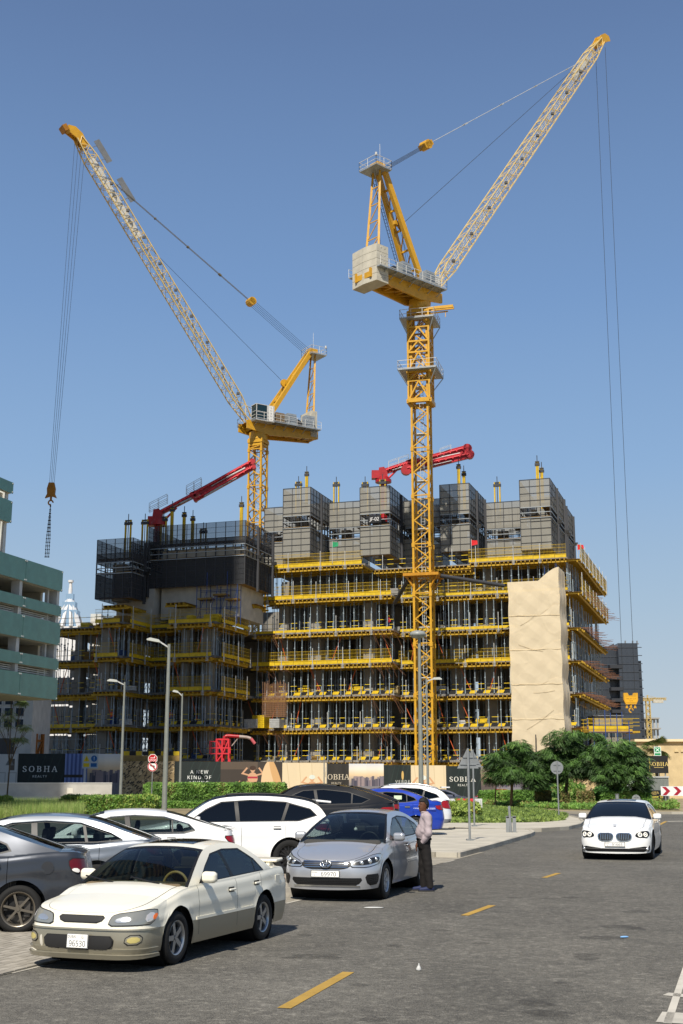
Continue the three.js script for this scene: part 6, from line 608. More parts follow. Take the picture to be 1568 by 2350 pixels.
function wheel(r, w, style, n, rimR) { // axis along z, outer face at +z
  const key = [r, w, style, n, rimR].join(); if (wheelGeo[key]) return wheelGeo[key];
  const t = new THREE.LatheGeometry([[rimR - .01, -w / 2 + .02], [rimR + .02, -w / 2], [r - .03, -w / 2 + .005], [r - .005, -w / 2 + .03], [r, -w / 4], [r - .006, -w / 8], [r, 0], [r - .006, w / 8], [r, w / 4], [r - .005, w / 2 - .03], [r - .03, w / 2 - .005], [rimR + .02, w / 2], [rimR - .01, w / 2 - .02]].map(q => new THREE.Vector2(...q)), 40); t.rotateX(Math.PI / 2);
  const m = new MB(); const b = new THREE.LatheGeometry([[rimR - .02, -w / 2 + .04], [rimR - .035, 0], [rimR - .03, w / 2 - .03], [rimR - .005, w / 2 - .012], [rimR, w / 2 - .02], [rimR + .002, w / 2 - .05]].map(q => new THREE.Vector2(...q)), 36); b.rotateX(Math.PI / 2); m.geo(b);
  const z = w / 2 - .035; m.cyl(V(0, 0, z - .05), V(0, 0, z - .002), rimR * .24, rimR * .2, 16); m.cyl(V(0, 0, z - .002), V(0, 0, z + .008), rimR * .13, rimR * .11, 14);
  for (let i = 0; i < n; i++) { const a = i / n * 2 * Math.PI + .3; if (style === 'fat') { const k = .16; m.prism([[-rimR * k, rimR * .12], [rimR * k, rimR * .12], [rimR * k * .82, rimR * .6], [rimR * k * 1.15, rimR * .97], [-rimR * k * 1.15, rimR * .97], [-rimR * k * .82, rimR * .6]], .035, T(0, 0, z - .035, 0, 0, a)); } else if (style === 'split') { for (const s of [-.13, .13]) m.prism([[-.012, rimR * .1], [.014, rimR * .1], [.014 + rimR * s * 1.5, rimR * .97], [-.012 + rimR * s * 1.5, rimR * .97]], .03, T(0, 0, z - .03, 0, 0, a)); } else { m.prism([[-rimR * .07, rimR * .1], [rimR * .07, rimR * .1], [rimR * .06, rimR * .97], [-rimR * .06, rimR * .97]], .03, T(0, 0, z - .03, 0, 0, a)); } }
  for (let i = 0; i < 5; i++) { const a = i * 1.2566; m.cyl(V(Math.sin(a) * rimR * .17, Math.cos(a) * rimR * .17, z - .01), V(Math.sin(a) * rimR * .17, Math.cos(a) * rimR * .17, z + .002), .009, .009, 6); }
  const d = new MB(); d.cyl(V(0, 0, -.02), V(0, 0, .0), rimR * .72, rimR * .72, 24).cyl(V(0, 0, -w / 2 + .02), V(0, 0, -.03), rimR - .03, rimR - .03, 20); d.bar(V(rimR * .5, -.1, .0), V(rimR * .5, .1, .0), .08, .07);
  return wheelGeo[key] = { t, rim: m.geometry(), disc: d.geometry() };
}
function subTri(pts, tris, maxLen) { const out = []; const go = (a, b, c, d) => { const L = (p, q) => Math.hypot(p[0] - q[0], p[1] - q[1]); const ab = L(a, b), bc = L(b, c), ca = L(c, a), m = Math.max(ab, bc, ca); if (m < maxLen || d > 9) { out.push([a, b, c]); return; } const mid = (p, q) => [(p[0] + q[0]) / 2, (p[1] + q[1]) / 2]; if (m === ab) { const q = mid(a, b); go(a, q, c, d + 1); go(q, b, c, d + 1); } else if (m === bc) { const q = mid(b, c); go(a, b, q, d + 1); go(a, q, c, d + 1); } else { const q = mid(c, a); go(a, b, q, d + 1); go(q, b, c, d + 1); } }; for (const t of tris) go(pts[t[0]], pts[t[1]], pts[t[2]], 0); return out; }
function ccw(p) { let a = 0; for (let i = 0; i < p.length; i++) { const q = p[(i + 1) % p.length]; a += p[i][0] * q[1] - q[0] * p[i][1]; } return a > 0 ? p : p.slice().reverse(); }
function inset(p, d) { p = ccw(p); const n = p.length; return p.map((b, i) => { const a = p[(i + n - 1) % n], c = p[(i + 1) % n]; let x1 = b[0] - a[0], y1 = b[1] - a[1], x2 = c[0] - b[0], y2 = c[1] - b[1]; const l1 = Math.hypot(x1, y1), l2 = Math.hypot(x2, y2); const n1 = [-y1 / l1, x1 / l1], n2 = [-y2 / l2, x2 / l2]; let mx = n1[0] + n2[0], my = n1[1] + n2[1]; const k = d / Math.max(.35, (mx * n1[0] + my * n1[1])); return [b[0] + mx * k, b[1] + my * k]; }); }
function clipHalf(p, ax, ay, nx, ny) { const o = [], f = q => (q[0] - ax) * nx + (q[1] - ay) * ny; for (let i = 0; i < p.length; i++) { const a = p[i], b = p[(i + 1) % p.length], A = f(a), B = f(b); if (A >= 0) o.push(a); if (A >= 0 !== B >= 0) { const t = A / (A - B); o.push([a[0] + (b[0] - a[0]) * t, a[1] + (b[1] - a[1]) * t]); } } return o; }
function roundPoly(p, k = 2) { for (let r = 0; r < k; r++) { const o = []; for (let i = 0; i < p.length; i++) { const a = p[i], b = p[(i + 1) % p.length], L = Math.hypot(b[0] - a[0], b[1] - a[1]), q = Math.min(.28, (r ? .03 : .05) / L); o.push([lerp(a[0], b[0], q), lerp(a[1], b[1], q)], [lerp(a[0], b[0], 1 - q), lerp(a[1], b[1], 1 - q)]); } p = o; } return p; }
function makeCar(s) {
  const car = thing(s.name || 'parked_car', s.label, 'car', V(0, 0, 0), 0);
  const hw = s.W / 2, xf = s.nose, xr = -s.tail, wbx = s.wb / 2, ax = [wbx, -wbx], top = curve(s.top), noseC = curve(s.noseC || [[.2, -.05], [.45, 0], [.65, -.03], [.8, -.14], [1, -.3]]), tailC = curve(s.tailC || [[.2, -.08], [.5, 0], [.75, -.02], [1, -.08]]);
  const Le = s.Le || .55, Lr = s.Lr || .4, pf = s.pf || .62, prr = s.pr || .5, y0 = s.sill || .22, ys = s.split || .42, aR = s.archR || s.wr + .065;
  const planT = curve(s.plan || [[xf - Le, .955], [wbx, .985], [.2, 1], [-wbx, .99], [xr + Lr, .95]]);
  const sect = (y, t) => { const f = clamp((y - y0) / (t - y0), 0, 1); let k = f < .12 ? lerp(.955, .985, f / .12) : f < .5 ? lerp(.985, 1, sstep(.12, .5, f)) : f < .88 ? lerp(1, .972, (f - .5) / .38) : lerp(.972, .938, sstep(.9, 1, f)); const cr = s.crease || .72; k += .011 * Math.exp(-(((f - cr) / .06) ** 2)) - .012 * Math.exp(-(((f - cr + .17) / .12) ** 2)); return k; };
  const archY = x => { let y = y0; for (const a of ax) { const d = Math.abs(x - a); if (d < aR) y = Math.max(y, s.wr + Math.sqrt(aR * aR - d * d)); } return y; };
  const Wd = (x, y) => { const t = top(x); let w = hw * planT(x) * sect(y, t); for (const a of ax) { const d = Math.hypot(x - a, y - s.wr); if (d < aR + .12) w += (s.flare ?? .012) * (1 - clamp((d - aR) / .12, 0, 1)) ** 2; } return w; };
  // ring stations: front cap, side, rear cap
  const st = []; const NF = 13, NR = 11; for (let i = 0; i < NF; i++) st.push({ k: 'f', th: i / NF * Math.PI / 2 });
  const xs = new Set(); const xa = xf - Le, xb = xr + Lr; for (let i = 0; i <= 34; i++) xs.add(+(lerp(xa, xb, i / 34)).toFixed(4)); for (const a of ax) for (let i = 0; i <= 18; i++) { const x = a + aR * Math.cos(i / 18 * Math.PI); if (x < xa && x > xb) xs.add(+x.toFixed(4)); } for (const d of s.doors || []) for (const e of [-.004, .004]) xs.add(+(d + e).toFixed(4));
  [...xs].sort((a, b) => b - a).forEach(x => st.push({ k: 's', x })); for (let i = NR - 1; i >= 0; i--) st.push({ k: 'r', th: i / NR * Math.PI / 2 });
  const nMax = 0;
  const ring = (u, y) => { // u: station object, y height -> [x, halfwidth]
    if (u.k === 's') { const x = u.x, a = 1 - clamp((xa - x) / .5, 0, 1), b = 1 - clamp((x - xb) / .4, 0, 1); return [x + noseC(y) * a - tailC(y) * b, Wd(x, y)]; }
    if (u.k === 'f') { const w = Wd(xa, y), c = Math.cos(u.th), sn = Math.sin(u.th); return [xf + noseC(y) - Le * (1 - Math.pow(c, pf)), w * Math.pow(sn, pf)]; }
    const w = Wd(xb, y), c = Math.cos(u.th), sn = Math.sin(u.th); return [xr - tailC(y) + Lr * (1 - Math.pow(c, prr)), w * Math.pow(sn, prr)]; };
  const xNom = u => u.k === 's' ? u.x : u.k === 'f' ? xf - Le * (1 - Math.pow(Math.cos(u.th), pf)) : xr + Lr * (1 - Math.pow(Math.cos(u.th), prr));
  const yLo = u => u.k === 's' ? archY(u.x) : u.k === 'f' ? lerp(s.chin || .19, y0, u.th / 1.57) : lerp(s.chinR || .27, y0, u.th / 1.57), yHi = u => top(xNom(u));
  const fr = [0, .1, .35, .65, 1], gr = [0, .1, .22, .34, .46, .58, .7, .8, .88, .94, .975, 1]; const NRW = fr.length + gr.length;
  const rowY = (u, j) => { const lo = yLo(u), hi = yHi(u), m = Math.min(hi - .02, Math.max(ys, lo + .004)); return j < fr.length ? lerp(lo, m, fr[j]) : lerp(m, hi, gr[j - fr.length]); };
  const G = st.map(u => Array.from({ length: NRW }, (_, j) => { const y = rowY(u, j), [x, w] = ring(u, y); return V(x, y, w); }));
  const gridN = g => { const N = g.length, K = g[0].length; return g.map((c, i) => c.map((p, j) => { const a = g[Math.max(0, i - 1)][j], b = g[Math.min(N - 1, i + 1)][j]; let j0 = Math.max(0, j - 1), j1 = Math.min(K - 1, j + 1); while (j0 > 0 && g[i][j0].distanceTo(p) < 2e-3) j0--; while (j1 < K - 1 && g[i][j1].distanceTo(p) < 2e-3) j1++; const d = g[i][j0], e = g[i][j1]; return b.clone().sub(a).cross(e.clone().sub(d)).normalize(); })); };
  const NG = gridN(G); if (NG[20][8].z < 0) NG.forEach(c => c.forEach(n => n.negate()));
  const patch = (i0, i1, j0, j1, both = true, sides = [1, -1]) => { const P = [], N = []; for (const sg of sides) for (let i = i0; i < i1; i++) for (let j = j0; j < j1; j++) { if (j === fr.length - 1) continue; const q = [[i, j], [i + 1, j], [i + 1, j + 1], [i, j + 1]]; const f = (a, b) => { P.push(G[a][b].x, G[a][b].y, G[a][b].z * sg); N.push(NG[a][b].x, NG[a][b].y, NG[a][b].z * sg); }; const T3 = sg > 0 ? [0, 1, 2, 0, 2, 3] : [0, 2, 1, 0, 3, 2]; for (const k of T3) f(...q[k]); } return { P, N }; };
  const geoOf = list => { const P = [], N = []; list.forEach(l => { P.push(...l.P); N.push(...l.N); }); for (let i = 0; i < P.length; i += 9) { const ax = P[i + 3] - P[i], ay = P[i + 4] - P[i + 1], az = P[i + 5] - P[i + 2], bx = P[i + 6] - P[i], by = P[i + 7] - P[i + 1], bz = P[i + 8] - P[i + 2]; const d = (ay * bz - az * by) * (N[i] + N[i + 3] + N[i + 6]) + (az * bx - ax * bz) * (N[i + 1] + N[i + 4] + N[i + 7]) + (ax * by - ay * bx) * (N[i + 2] + N[i + 5] + N[i + 8]); if (d < 0) for (let k = 0; k < 3; k++) for (const A of [P, N]) { const t = A[i + 3 + k]; A[i + 3 + k] = A[i + 6 + k]; A[i + 6 + k] = t; } } const g = new THREE.BufferGeometry(); g.setAttribute('position', new THREE.Float32BufferAttribute(P, 3)); g.setAttribute('normal', new THREE.Float32BufferAttribute(N, 3)); const U = []; for (let i = 0; i < P.length; i += 3) U.push(P[i], P[i + 1] + P[i + 2]); g.setAttribute('uv', new THREE.Float32BufferAttribute(U, 2)); return g; };
  const body = s.paint, lower = s.lower || body, S = st.length - 1, jm = fr.length; const xi = st.map(xNom), idx = x => st.findIndex(u => u.k === 's' && u.x <= x + 1e-6);
  // door openings: columns between the listed cuts
  const D = (s.doors || []).slice().sort((a, b) => b - a), cuts = []; const lists = [], lowL = []; let cur = 0; const doorRanges = [];
  for (let k = 0; k + 1 < D.length; k++) doorRanges.push([idx(D[k] - .004), idx(D[k + 1] + .004)]);
  for (const d of D) { const a = idx(d + .004), b = idx(d - .004); cuts.push([a, b]); }
  const isDoor = i => doorRanges.findIndex(r => i >= r[0] && i < r[1]), isCut = i => cuts.some(c => i >= c[0] && i < c[1]);
  for (let i = 0; i < S; i++) { const d = isDoor(i), c = isCut(i); lowL.push(patch(i, i + 1, 0, d >= 0 || c ? 2 : fr.length - 1)); if (d < 0 && !c) lists.push(patch(i, i + 1, jm, NRW - 1)); }
  // top of bonnet and boot
  const cowl = s.cowl, deck = s.deck; const iC = idx(cowl), iD = st.findIndex(u => u.k !== 'f' && xNom(u) <= deck); const Q = [-1, -.96, -.9, -.84, -.83, -.7, -.5, -.25, 0, .25, .5, .7, .83, .84, .9, .96, 1];
  const topGrid = (i0, i1, crown) => { const g = []; for (let i = i0; i <= i1; i++) { const p = G[i][NRW - 1], w = p.z, c = crown * Math.min(1, w / hw * 1.2); g.push(Q.map(q => V(p.x, p.y + c * (1 - Math.abs(q) ** 2.2) + (s.bulge || 0) * Math.exp(-(((Math.abs(q) - .55) / .16) ** 2)) * Math.min(1, w / hw) * sstep(xf + .1, xf - .9, p.x), q * w))); } return g; };
  const topPatch = (g, n, q0, q1, i0, i1, lift = 0) => { const P = [], N = []; for (let i = i0; i < i1; i++) for (let j = q0; j < q1; j++) for (const [a, b] of [[i, j], [i, j + 1], [i + 1, j + 1], [i, j], [i + 1, j + 1], [i + 1, j]]) { const p = g[a][b], m = n[a][b]; P.push(p.x, p.y + lift, p.z); N.push(m.x, m.y, m.z); } return { P, N }; };
  const tops = []; const mk = (i0, i1, crown, name) => { const g = topGrid(i0, i1, crown), n = gridN(g); n.forEach(c => c.forEach(v => { if (v.y < 0) v.negate(); })); const K = Q.length; lists.push(topPatch(g, n, 0, 3, 0, g.length - 1), topPatch(g, n, K - 4, K - 1, 0, g.length - 1)); mesh(name, geoOf([topPatch(g, n, 4, K - 5, 0, g.length - 1, .002)]), s.hoodPaint && name === 'bonnet' ? s.hoodPaint : body, car); return g; };
  const hoodG = mk(0, iC, s.crownF ?? .05, 'bonnet'); if (!s.hatch) mk(iD, S, s.crownR ?? .035, 'boot_lid'); else lists.push((() => { const g = topGrid(iD, S, .02), n = gridN(g); n.forEach(c => c.forEach(v => { if (v.y < 0) v.negate(); })); return topPatch(g, n, 0, Q.length - 1, 0, g.length - 1); })());
  const bodyMesh = mesh('body', geoOf(lists), body, car); mesh('lower_body', geoOf(lowL), lower, car);
  const names = ['front_door', 'rear_door']; doorRanges.forEach((r, k) => { for (const sg of [-1, 1]) { const up = patch(r[0], r[1], jm, NRW - 1, false, [sg]), lo = patch(r[0], r[1], 2, fr.length - 1, false, [sg]); const d = mesh(names[k] || 'door', geoOf(s.lower ? [up] : [up, lo]), body, car); if (s.lower) mesh('door_cladding', geoOf([lo]), lower, d);
      const [hx, hy] = s.handles[k], w = Wd(hx, hy); const h = new THREE.CapsuleGeometry(.017, .15, 4, 8); h.rotateZ(Math.PI / 2); h.translate(hx, hy, sg * (w + .022)); mesh('handle', h, s.handleMat || body, d); const pk = new MB().box(hx, hy, sg * (w - .002), .17, .07, .012); mesh('handle_recess', pk.geometry(), CM.trim, d); } });
  // dark shell behind the shut lines, floor, wheel housings
  { const m = new MB(); m.box((xa + xb) / 2, (y0 + .95) / 2 - .02, 0, xa - xb - .1 + .3, .12, hw * 1.6); for (const sg of [-1, 1]) for (const r of doorRanges) m.box((xi[r[0]] + xi[r[1]]) / 2, lerp(y0, top(0), .5), sg * (hw * .9), xi[r[0]] - xi[r[1]] + .06, top(0) - y0 - .16, .02); m.box((xf + xr) / 2, .27, 0, xf - xr - .9, .06, hw * 1.7); for (const a of ax) { const g = new THREE.CylinderGeometry(aR - .003, aR - .003, hw * 2 * .93, 28, 1, true, -Math.PI / 2, Math.PI); g.rotateX(Math.PI / 2); g.rotateZ(0); g.translate(a, s.wr, 0); m.geo(g); m.box(a, s.wr + .1, 0, aR * 1.8, aR * 1.1, hw * 1.2); } m.box(xf - Le - .1, .5, 0, .7, .36, hw * 1.5).box(xr + Lr, .5, 0, .5, .4, hw * 1.5); m.build('underbody', CM.rubber, car); }
  // greenhouse
  const gl = s.glass || CM.tint, P2 = s.green, wb2 = x => Wd(x, top(x)) - .005, Wg = (x, y) => Math.max(.2, wb2(clamp(x, xb, xa)) - Math.max(0, y - top(x)) * (s.tumble || .42) - .10 * Math.max(0, (y - top(x)) / .45) ** 3 * .5);
  const gx = P2.map(p => p[0]); const smooth = []; for (let i = 0; i + 1 < P2.length; i++) { const p0 = P2[Math.max(0, i - 1)], p1 = P2[i], p2 = P2[i + 1], p3 = P2[Math.min(P2.length - 1, i + 2)]; for (let k = 0; k < 6; k++) { const t = k / 6, f = c => .5 * (2 * p1[c] + (p2[c] - p0[c]) * t + (2 * p0[c] - 5 * p1[c] + 4 * p2[c] - p3[c]) * t * t + (3 * p1[c] - p0[c] - 3 * p2[c] + p3[c]) * t ** 3); smooth.push([f(0), f(1), i + t]); } } smooth.push([...P2[P2.length - 1], P2.length - 1]);
  const belt = []; for (let k = 0; k <= 14; k++) { const x = lerp(P2[P2.length - 1][0], P2[0][0], k / 14); belt.push([x, top(x) - .004]); }
  const outline = ccw([...smooth.map(p => [p[0], p[1]]), ...belt.slice(1, -1)]);
  const flat = (poly, holes, off, mat, name, parent, sg, th = .0) => { const ctr = ccw(poly), hs = holes.map(h => ccw(h).slice().reverse()); const sh = new THREE.Shape(ctr.map(p => new THREE.Vector2(...p))); hs.forEach(h => sh.holes.push(new THREE.Path(h.map(p => new THREE.Vector2(...p))))); const q = new THREE.ShapeGeometry(sh), A = q.attributes.position, I = q.index.array, pts = [], tr = []; for (let i = 0; i < A.count; i++) pts.push([A.getX(i), A.getY(i)]); for (let i = 0; i < I.length; i += 3) tr.push([I[i], I[i + 1], I[i + 2]]); const P = [], N = []; const e = .01; const pos = p => V(p[0], p[1], (Wg(p[0], p[1]) + off) * sg), nor = p => V(-(Wg(p[0] + e, p[1]) - Wg(p[0] - e, p[1])) / (2 * e), -(Wg(p[0], p[1] + e) - Wg(p[0], p[1] - e)) / (2 * e), 1).normalize(); for (const t of subTri(pts, tr, .16)) { const o = sg > 0 ? t : [t[0], t[2], t[1]]; for (const p of o) { const a = pos(p), n = nor(p); P.push(a.x, a.y, a.z); N.push(n.x, n.y, n.z * sg); } } return mesh(name, geoOf([{ P, N }]), mat, parent); };
  const dlo = ccw(s.dlo); const panes = []; { let p = inset(s.dlo, .022); const ds = s.pillars || []; const edges = [null, ...ds, null]; for (let k = 0; k + 1 < edges.length; k++) { let q = p; const A = edges[k], B = edges[k + 1]; if (A) q = clipHalf(q, A[0] - A[2] / 2, .9, -1, A[1]); if (B) q = clipHalf(q, B[0] + B[2] / 2, .9, 1, -B[1]); if (q.length > 2) panes.push(ccw(q)); } }
  for (const sg of [-1, 1]) { flat(outline, [dlo], 0, body, 'side_frame', car, sg); const insd = inset(s.dlo, .022), tg = new MB(); const piece = q => { if (q.length < 3) return; const m = flat(q, [], -.003, CM.trim, 'pillar_trim', car, sg); car.remove(m); tg.geo(m.geometry); }; dlo.forEach((a, i) => { const j = (i + 1) % dlo.length; piece([a, dlo[j], insd[j], insd[i]]); }); for (const A of s.pillars || []) piece(clipHalf(clipHalf(insd, A[0] - A[2] / 2, .9, 1, -A[1]), A[0] + A[2] / 2, .9, -1, A[1])); tg.build('pillar_trim', CM.trim, car); panes.forEach(p => flat(p, [], -.006, gl, 'side_window', car, sg)); if (s.chromeLine) { const m = new MB(); const d = ccw(s.dlo); for (let i = 0; i < d.length; i++) { const a = d[i], b = d[(i + 1) % d.length]; m.bar(V(a[0], a[1], (Wg(...a) + .004) * sg), V(b[0], b[1], (Wg(...b) + .004) * sg), .02); } m.build('window_chrome', CM.chrome, car); } }
  const iRf = s.roof[0], iRr = s.roof[1]; const strip = (t0, t1, q0, q1, mat, name, crown, lift = 0, parent = car) => { const pts = smooth.filter(p => p[2] >= t0 - 1e-6 && p[2] <= t1 + 1e-6), K = 12, g = pts.map((p, i) => { const all = smooth, ii = all.indexOf(p), a = all[Math.max(0, ii - 1)], b = all[Math.min(all.length - 1, ii + 1)]; let nx = b[1] - a[1], ny = -(b[0] - a[0]); const l = Math.hypot(nx, ny) || 1; nx /= l; ny /= l; if (ny < 0) { nx = -nx; ny = -ny; } const w = Wg(p[0], p[1]); const r = []; for (let k = 0; k <= K; k++) { const q = lerp(q0, q1, k / K), c = crown * (1 - Math.abs(q) ** 2.6) + lift; r.push(V(p[0] + nx * c, p[1] + ny * c, q * w)); } return r; }); const n = gridN(g); n.forEach(c => c.forEach(v => { if (v.y < 0) v.negate(); })); return mesh(name, geoOf([topPatch(g, n, 0, K, 0, g.length - 1)]), mat, parent); };
  const cw = s.crownW ?? .042; for (const sg of [-1, 1]) { strip(0, iRf, .945 * sg, 1 * sg, CM.trim, 'front_pillar', cw); strip(iRr, P2.length - 1, .93 * sg, 1 * sg, body, 'rear_pillar', cw); }
  strip(0, iRf, -.945, .945, s.wind || gl, 'windscreen', cw, -.002); strip(iRf - .17, iRf, -.945, .945, CM.trim, 'screen_header', cw, .001); strip(iRf, iRr, -1, 1, s.roofMat || body, 'roof', cw); strip(iRr, P2.length - 1, -.93, .93, s.rearGlass || gl, 'rear_window', cw, -.002); if (s.sunroof) { const m = strip(s.sunroof[0], s.sunroof[1], -.62, .62, CM.dark, 'sunroof', cw, .006); }
  if (s.rails) for (const sg of [-1, 1]) { const m = new MB(); const pts = smooth.filter(p => p[2] >= iRf + .2 && p[2] <= iRr - .1).map(p => V(p[0], p[1] + .055, Wg(p[0], p[1]) * .93 * sg)); m.path(pts, .02, 6); m.bar(pts[0], pts[0].clone().add(V(.05, -.07, 0)), .04).bar(pts[pts.length - 1], pts[pts.length - 1].clone().add(V(-.05, -.07, 0)), .04); m.build('roof_rail', s.rails, car); }
  // lamps, grilles and trim laid on the skin: polygons in (distance round the car from the front or rear centre, height)
  const refY = s.refY || .62, tab = (() => { const a = [0]; for (let i = 1; i < st.length; i++) { const p = ring(st[i - 1], refY), q = ring(st[i], refY); a.push(a[i - 1] + Math.hypot(p[0] - q[0], p[1] - q[1])); } return a; })(), tot = tab[tab.length - 1];
  const skin = (a, y, off, rear) => { let sg = a < 0 ? -1 : 1; a = Math.abs(a); if (rear) a = tot - a; a = clamp(a, 0, tot - 1e-6); let i = 0; while (tab[i + 1] < a) i++; const t = (a - tab[i]) / (tab[i + 1] - tab[i]); const q = (k, yy) => { const p = ring(st[k], yy); return V(p[0], yy, p[1]); }; const p = q(i, y).lerp(q(i + 1, y), t), u = q(i + 1, y).sub(q(i, y)), v = q(i, y + .02).sub(q(i, y - .02)); let n = u.cross(v).normalize(); if (n.z < 0 && Math.abs(n.z) > .05 || (Math.abs(n.z) <= .05 && (rear ? n.x > 0 : n.x < 0))) n.negate(); if (t < .5 && i === 0 && !rear) n.z *= .2; p.addScaledVector(n, off); p.z *= sg; n.z *= sg; return [p, n]; };
  const aOf = x => { const i = st.findIndex(u => u.k === 's' && u.x <= x); return tab[i]; };
  const feat = (name, poly, off, mat, o = {}) => { const made = []; if (o.center) { poly = [...poly.filter(p => p[0] > 1e-6), ...poly.filter(p => p[0] > 1e-6).map(p => [-p[0], p[1]]).reverse()]; o = { ...o, one: true }; } for (const sg of o.one ? [1] : [1, -1]) { const pl = ccw(o.sharp ? poly : roundPoly(poly, 1)); const q = new THREE.ShapeGeometry(new THREE.Shape(pl.map(p => new THREE.Vector2(...p)))), A = q.attributes.position, I = q.index.array, pts = [], tr = []; for (let i = 0; i < A.count; i++) pts.push([A.getX(i), A.getY(i)]); for (let i = 0; i < I.length; i += 3) tr.push([I[i], I[i + 1], I[i + 2]]); const P = [], N = []; const put = (p, n) => { P.push(p.x, p.y, p.z); N.push(n.x, n.y, n.z); }; for (const t of subTri(pts, tr, .07)) for (const p of sg > 0 ? t : [t[0], t[2], t[1]]) { const [a, n] = skin(p[0] * sg, p[1], off, o.rear); put(a, n); } for (let i = 0; i < pl.length; i++) { const a = pl[i], b = pl[(i + 1) % pl.length], k = Math.max(1, Math.ceil(Math.hypot(a[0] - b[0], a[1] - b[1]) / .07)); for (let e = 0; e < k; e++) { const p = [lerp(a[0], b[0], e / k), lerp(a[1], b[1], e / k)], r = [lerp(a[0], b[0], (e + 1) / k), lerp(a[1], b[1], (e + 1) / k)]; const A1 = skin(p[0] * sg, p[1], off, o.rear)[0], B1 = skin(r[0] * sg, r[1], off, o.rear)[0], A0 = skin(p[0] * sg, p[1], -.012, o.rear)[0], B0 = skin(r[0] * sg, r[1], -.012, o.rear)[0]; const n = B1.clone().sub(A1).cross(A0.clone().sub(A1)).normalize(); for (const v of [A1, A0, B0, A1, B0, B1]) put(v, n); } } made.push(mesh(name, geoOf([{ P, N }]), mat, o.parent ? (Array.isArray(o.parent) ? o.parent[made.length] : o.parent) : car)); } return made; };
  const seal = (poly, off, o = {}) => feat('lamp_seal', o.center ? poly.map(p => [p[0] + .01, p[1] + (p[1] < poly.reduce((a, q) => a + q[1], 0) / poly.length ? -.01 : .01)]) : inset(poly, -.011), off - .005, CM.rubber, o);
  const bar = (name, a0, a1, y, h, off, mat, o = {}) => feat(name, [[a0, y - h / 2], [a1, y - h / 2], [a1, y + h / 2], [a0, y + h / 2]], off, mat, { sharp: true, ...o });
  const onSkin = (g, a, y, off, rear) => { const [p, n] = skin(a, y, off, rear); const m = new THREE.Matrix4(); const z = n.clone(), x = V(0, 1, 0).cross(z).normalize(), yy = z.clone().cross(x); m.makeBasis(x, yy, z).setPosition(p); return m; };
  // wheels
  for (const a of ax) for (const sg of [-1, 1]) { const W = wheel(s.wr, s.ww || .215, s.rimStyle || 'spoke', s.spokes || 10, s.rimR || s.wr * .66), g = new THREE.Group(); g.name = 'wheel'; g.position.set(a, s.wr, sg * (hw - (s.ww || .215) / 2 - .025)); if (sg < 0) g.rotation.y = Math.PI; if (a > 0 && s.steer) g.rotation.y += s.steer; car.add(g); mesh('tyre', W.t, CM.tyre, g); mesh('rim', W.rim, s.rimMat || CM.rim, g); mesh('brake_disc', W.disc, CM.disc, g); }
  // mirrors
  for (const sg of [-1, 1]) { const [mx, my] = s.mirror || [P2[0][0] - .28, top(P2[0][0] - .28) + .09], w = Wg(mx, my); const h = new RoundedBoxGeometry(.12, .15, .22, 4, .055); const m = mesh('mirror', h, s.mirrorMat || body, car); m.position.set(mx, my, sg * (w + .15)); m.rotation.y = sg * .15; const q = new MB().box(-.061, 0, 0, .006, .11, .17); mesh('mirror_glass', q.geometry(), CM.chrome, m); const st2 = new MB().bar(V(0, -.04, -sg * .1), V(.03, -.09, -sg * .19), .06, .04); mesh('mirror_stalk', st2.geometry(), CM.trim, m); }
  // cabin
  if (s.cabin) { const c = s.cabin, m = new MB(), ry = s.seatY || .42; const seat = (x, z) => { const g = new RoundedBoxGeometry(.5, .16, .5, 3, .06); m.geo(g, T(x, ry, z)); m.geo(new RoundedBoxGeometry(.16, .62, .5, 3, .06), T(x - .27, ry + .32, z, 0, 0, .22)); m.geo(new RoundedBoxGeometry(.1, .2, .28, 3, .04), T(x - .37, ry + .72, z, 0, 0, .15)); }; for (const z of [-.37, .37]) seat(s.seatX || -.1, z); m.geo(new RoundedBoxGeometry(.5, .18, hw * 1.5, 3, .06), T((s.seatX || -.1) - .85, ry + .02, 0)); m.geo(new RoundedBoxGeometry(.16, .6, hw * 1.5, 3, .06), T((s.seatX || -.1) - 1.12, ry + .3, 0, 0, 0, .3)); for (const z of [-.4, .4]) m.geo(new RoundedBoxGeometry(.1, .16, .26, 3, .04), T((s.seatX || -.1) - 1.24, ry + .66, z)); m.build('seats', c, car); const d = new MB(); const dx = P2[0][0] - .18; d.geo(new RoundedBoxGeometry(.5, .26, hw * 1.66, 3, .08), T(dx, top(dx) - .10, 0)); d.build('dashboard', s.dashMat || c, car); const sw = new MB(); sw.geo(new THREE.TorusGeometry(.185, .019, 8, 28), T(dx - .34, top(dx) - .04, -.37, 0, Math.PI / 2 + 0, 0)); sw.bar(V(dx - .33, top(dx) - .06, -.53), V(dx - .33, top(dx) - .06, -.2), .04); sw.cyl(V(dx - .33, top(dx) - .05, -.37), V(dx - .1, top(dx) - .12, -.37), .03); sw.build('steering_wheel', s.wheelMat || CM.trim, car); const fl = new MB().box((P2[0][0] + P2[P2.length - 1][0]) / 2, .33, 0, P2[0][0] - P2[P2.length - 1][0], .05, hw * 1.7); for (const sg of [-1, 1]) fl.box(-.1, .62, sg * (hw - .13), 2.4, .56, .03); fl.build('cabin_floor', CM.rubber, car); const rv = new MB(); rv.geo(new RoundedBoxGeometry(.04, .07, .24, 2, .015), T(P2[iRf][0] + .22, P2[iRf][1] - .12, 0)); rv.build('rear_view_mirror', CM.trim, car); }
  const feat2 = (n, p, off, m, o = {}) => { if (/^(headlight|grille|lower_grille|fog_surround|fog_lamp|tail_light)$/.test(n)) seal(p, off, { center: o.center, rear: o.rear, one: o.one }); return feat(n, p, off, m, o); };
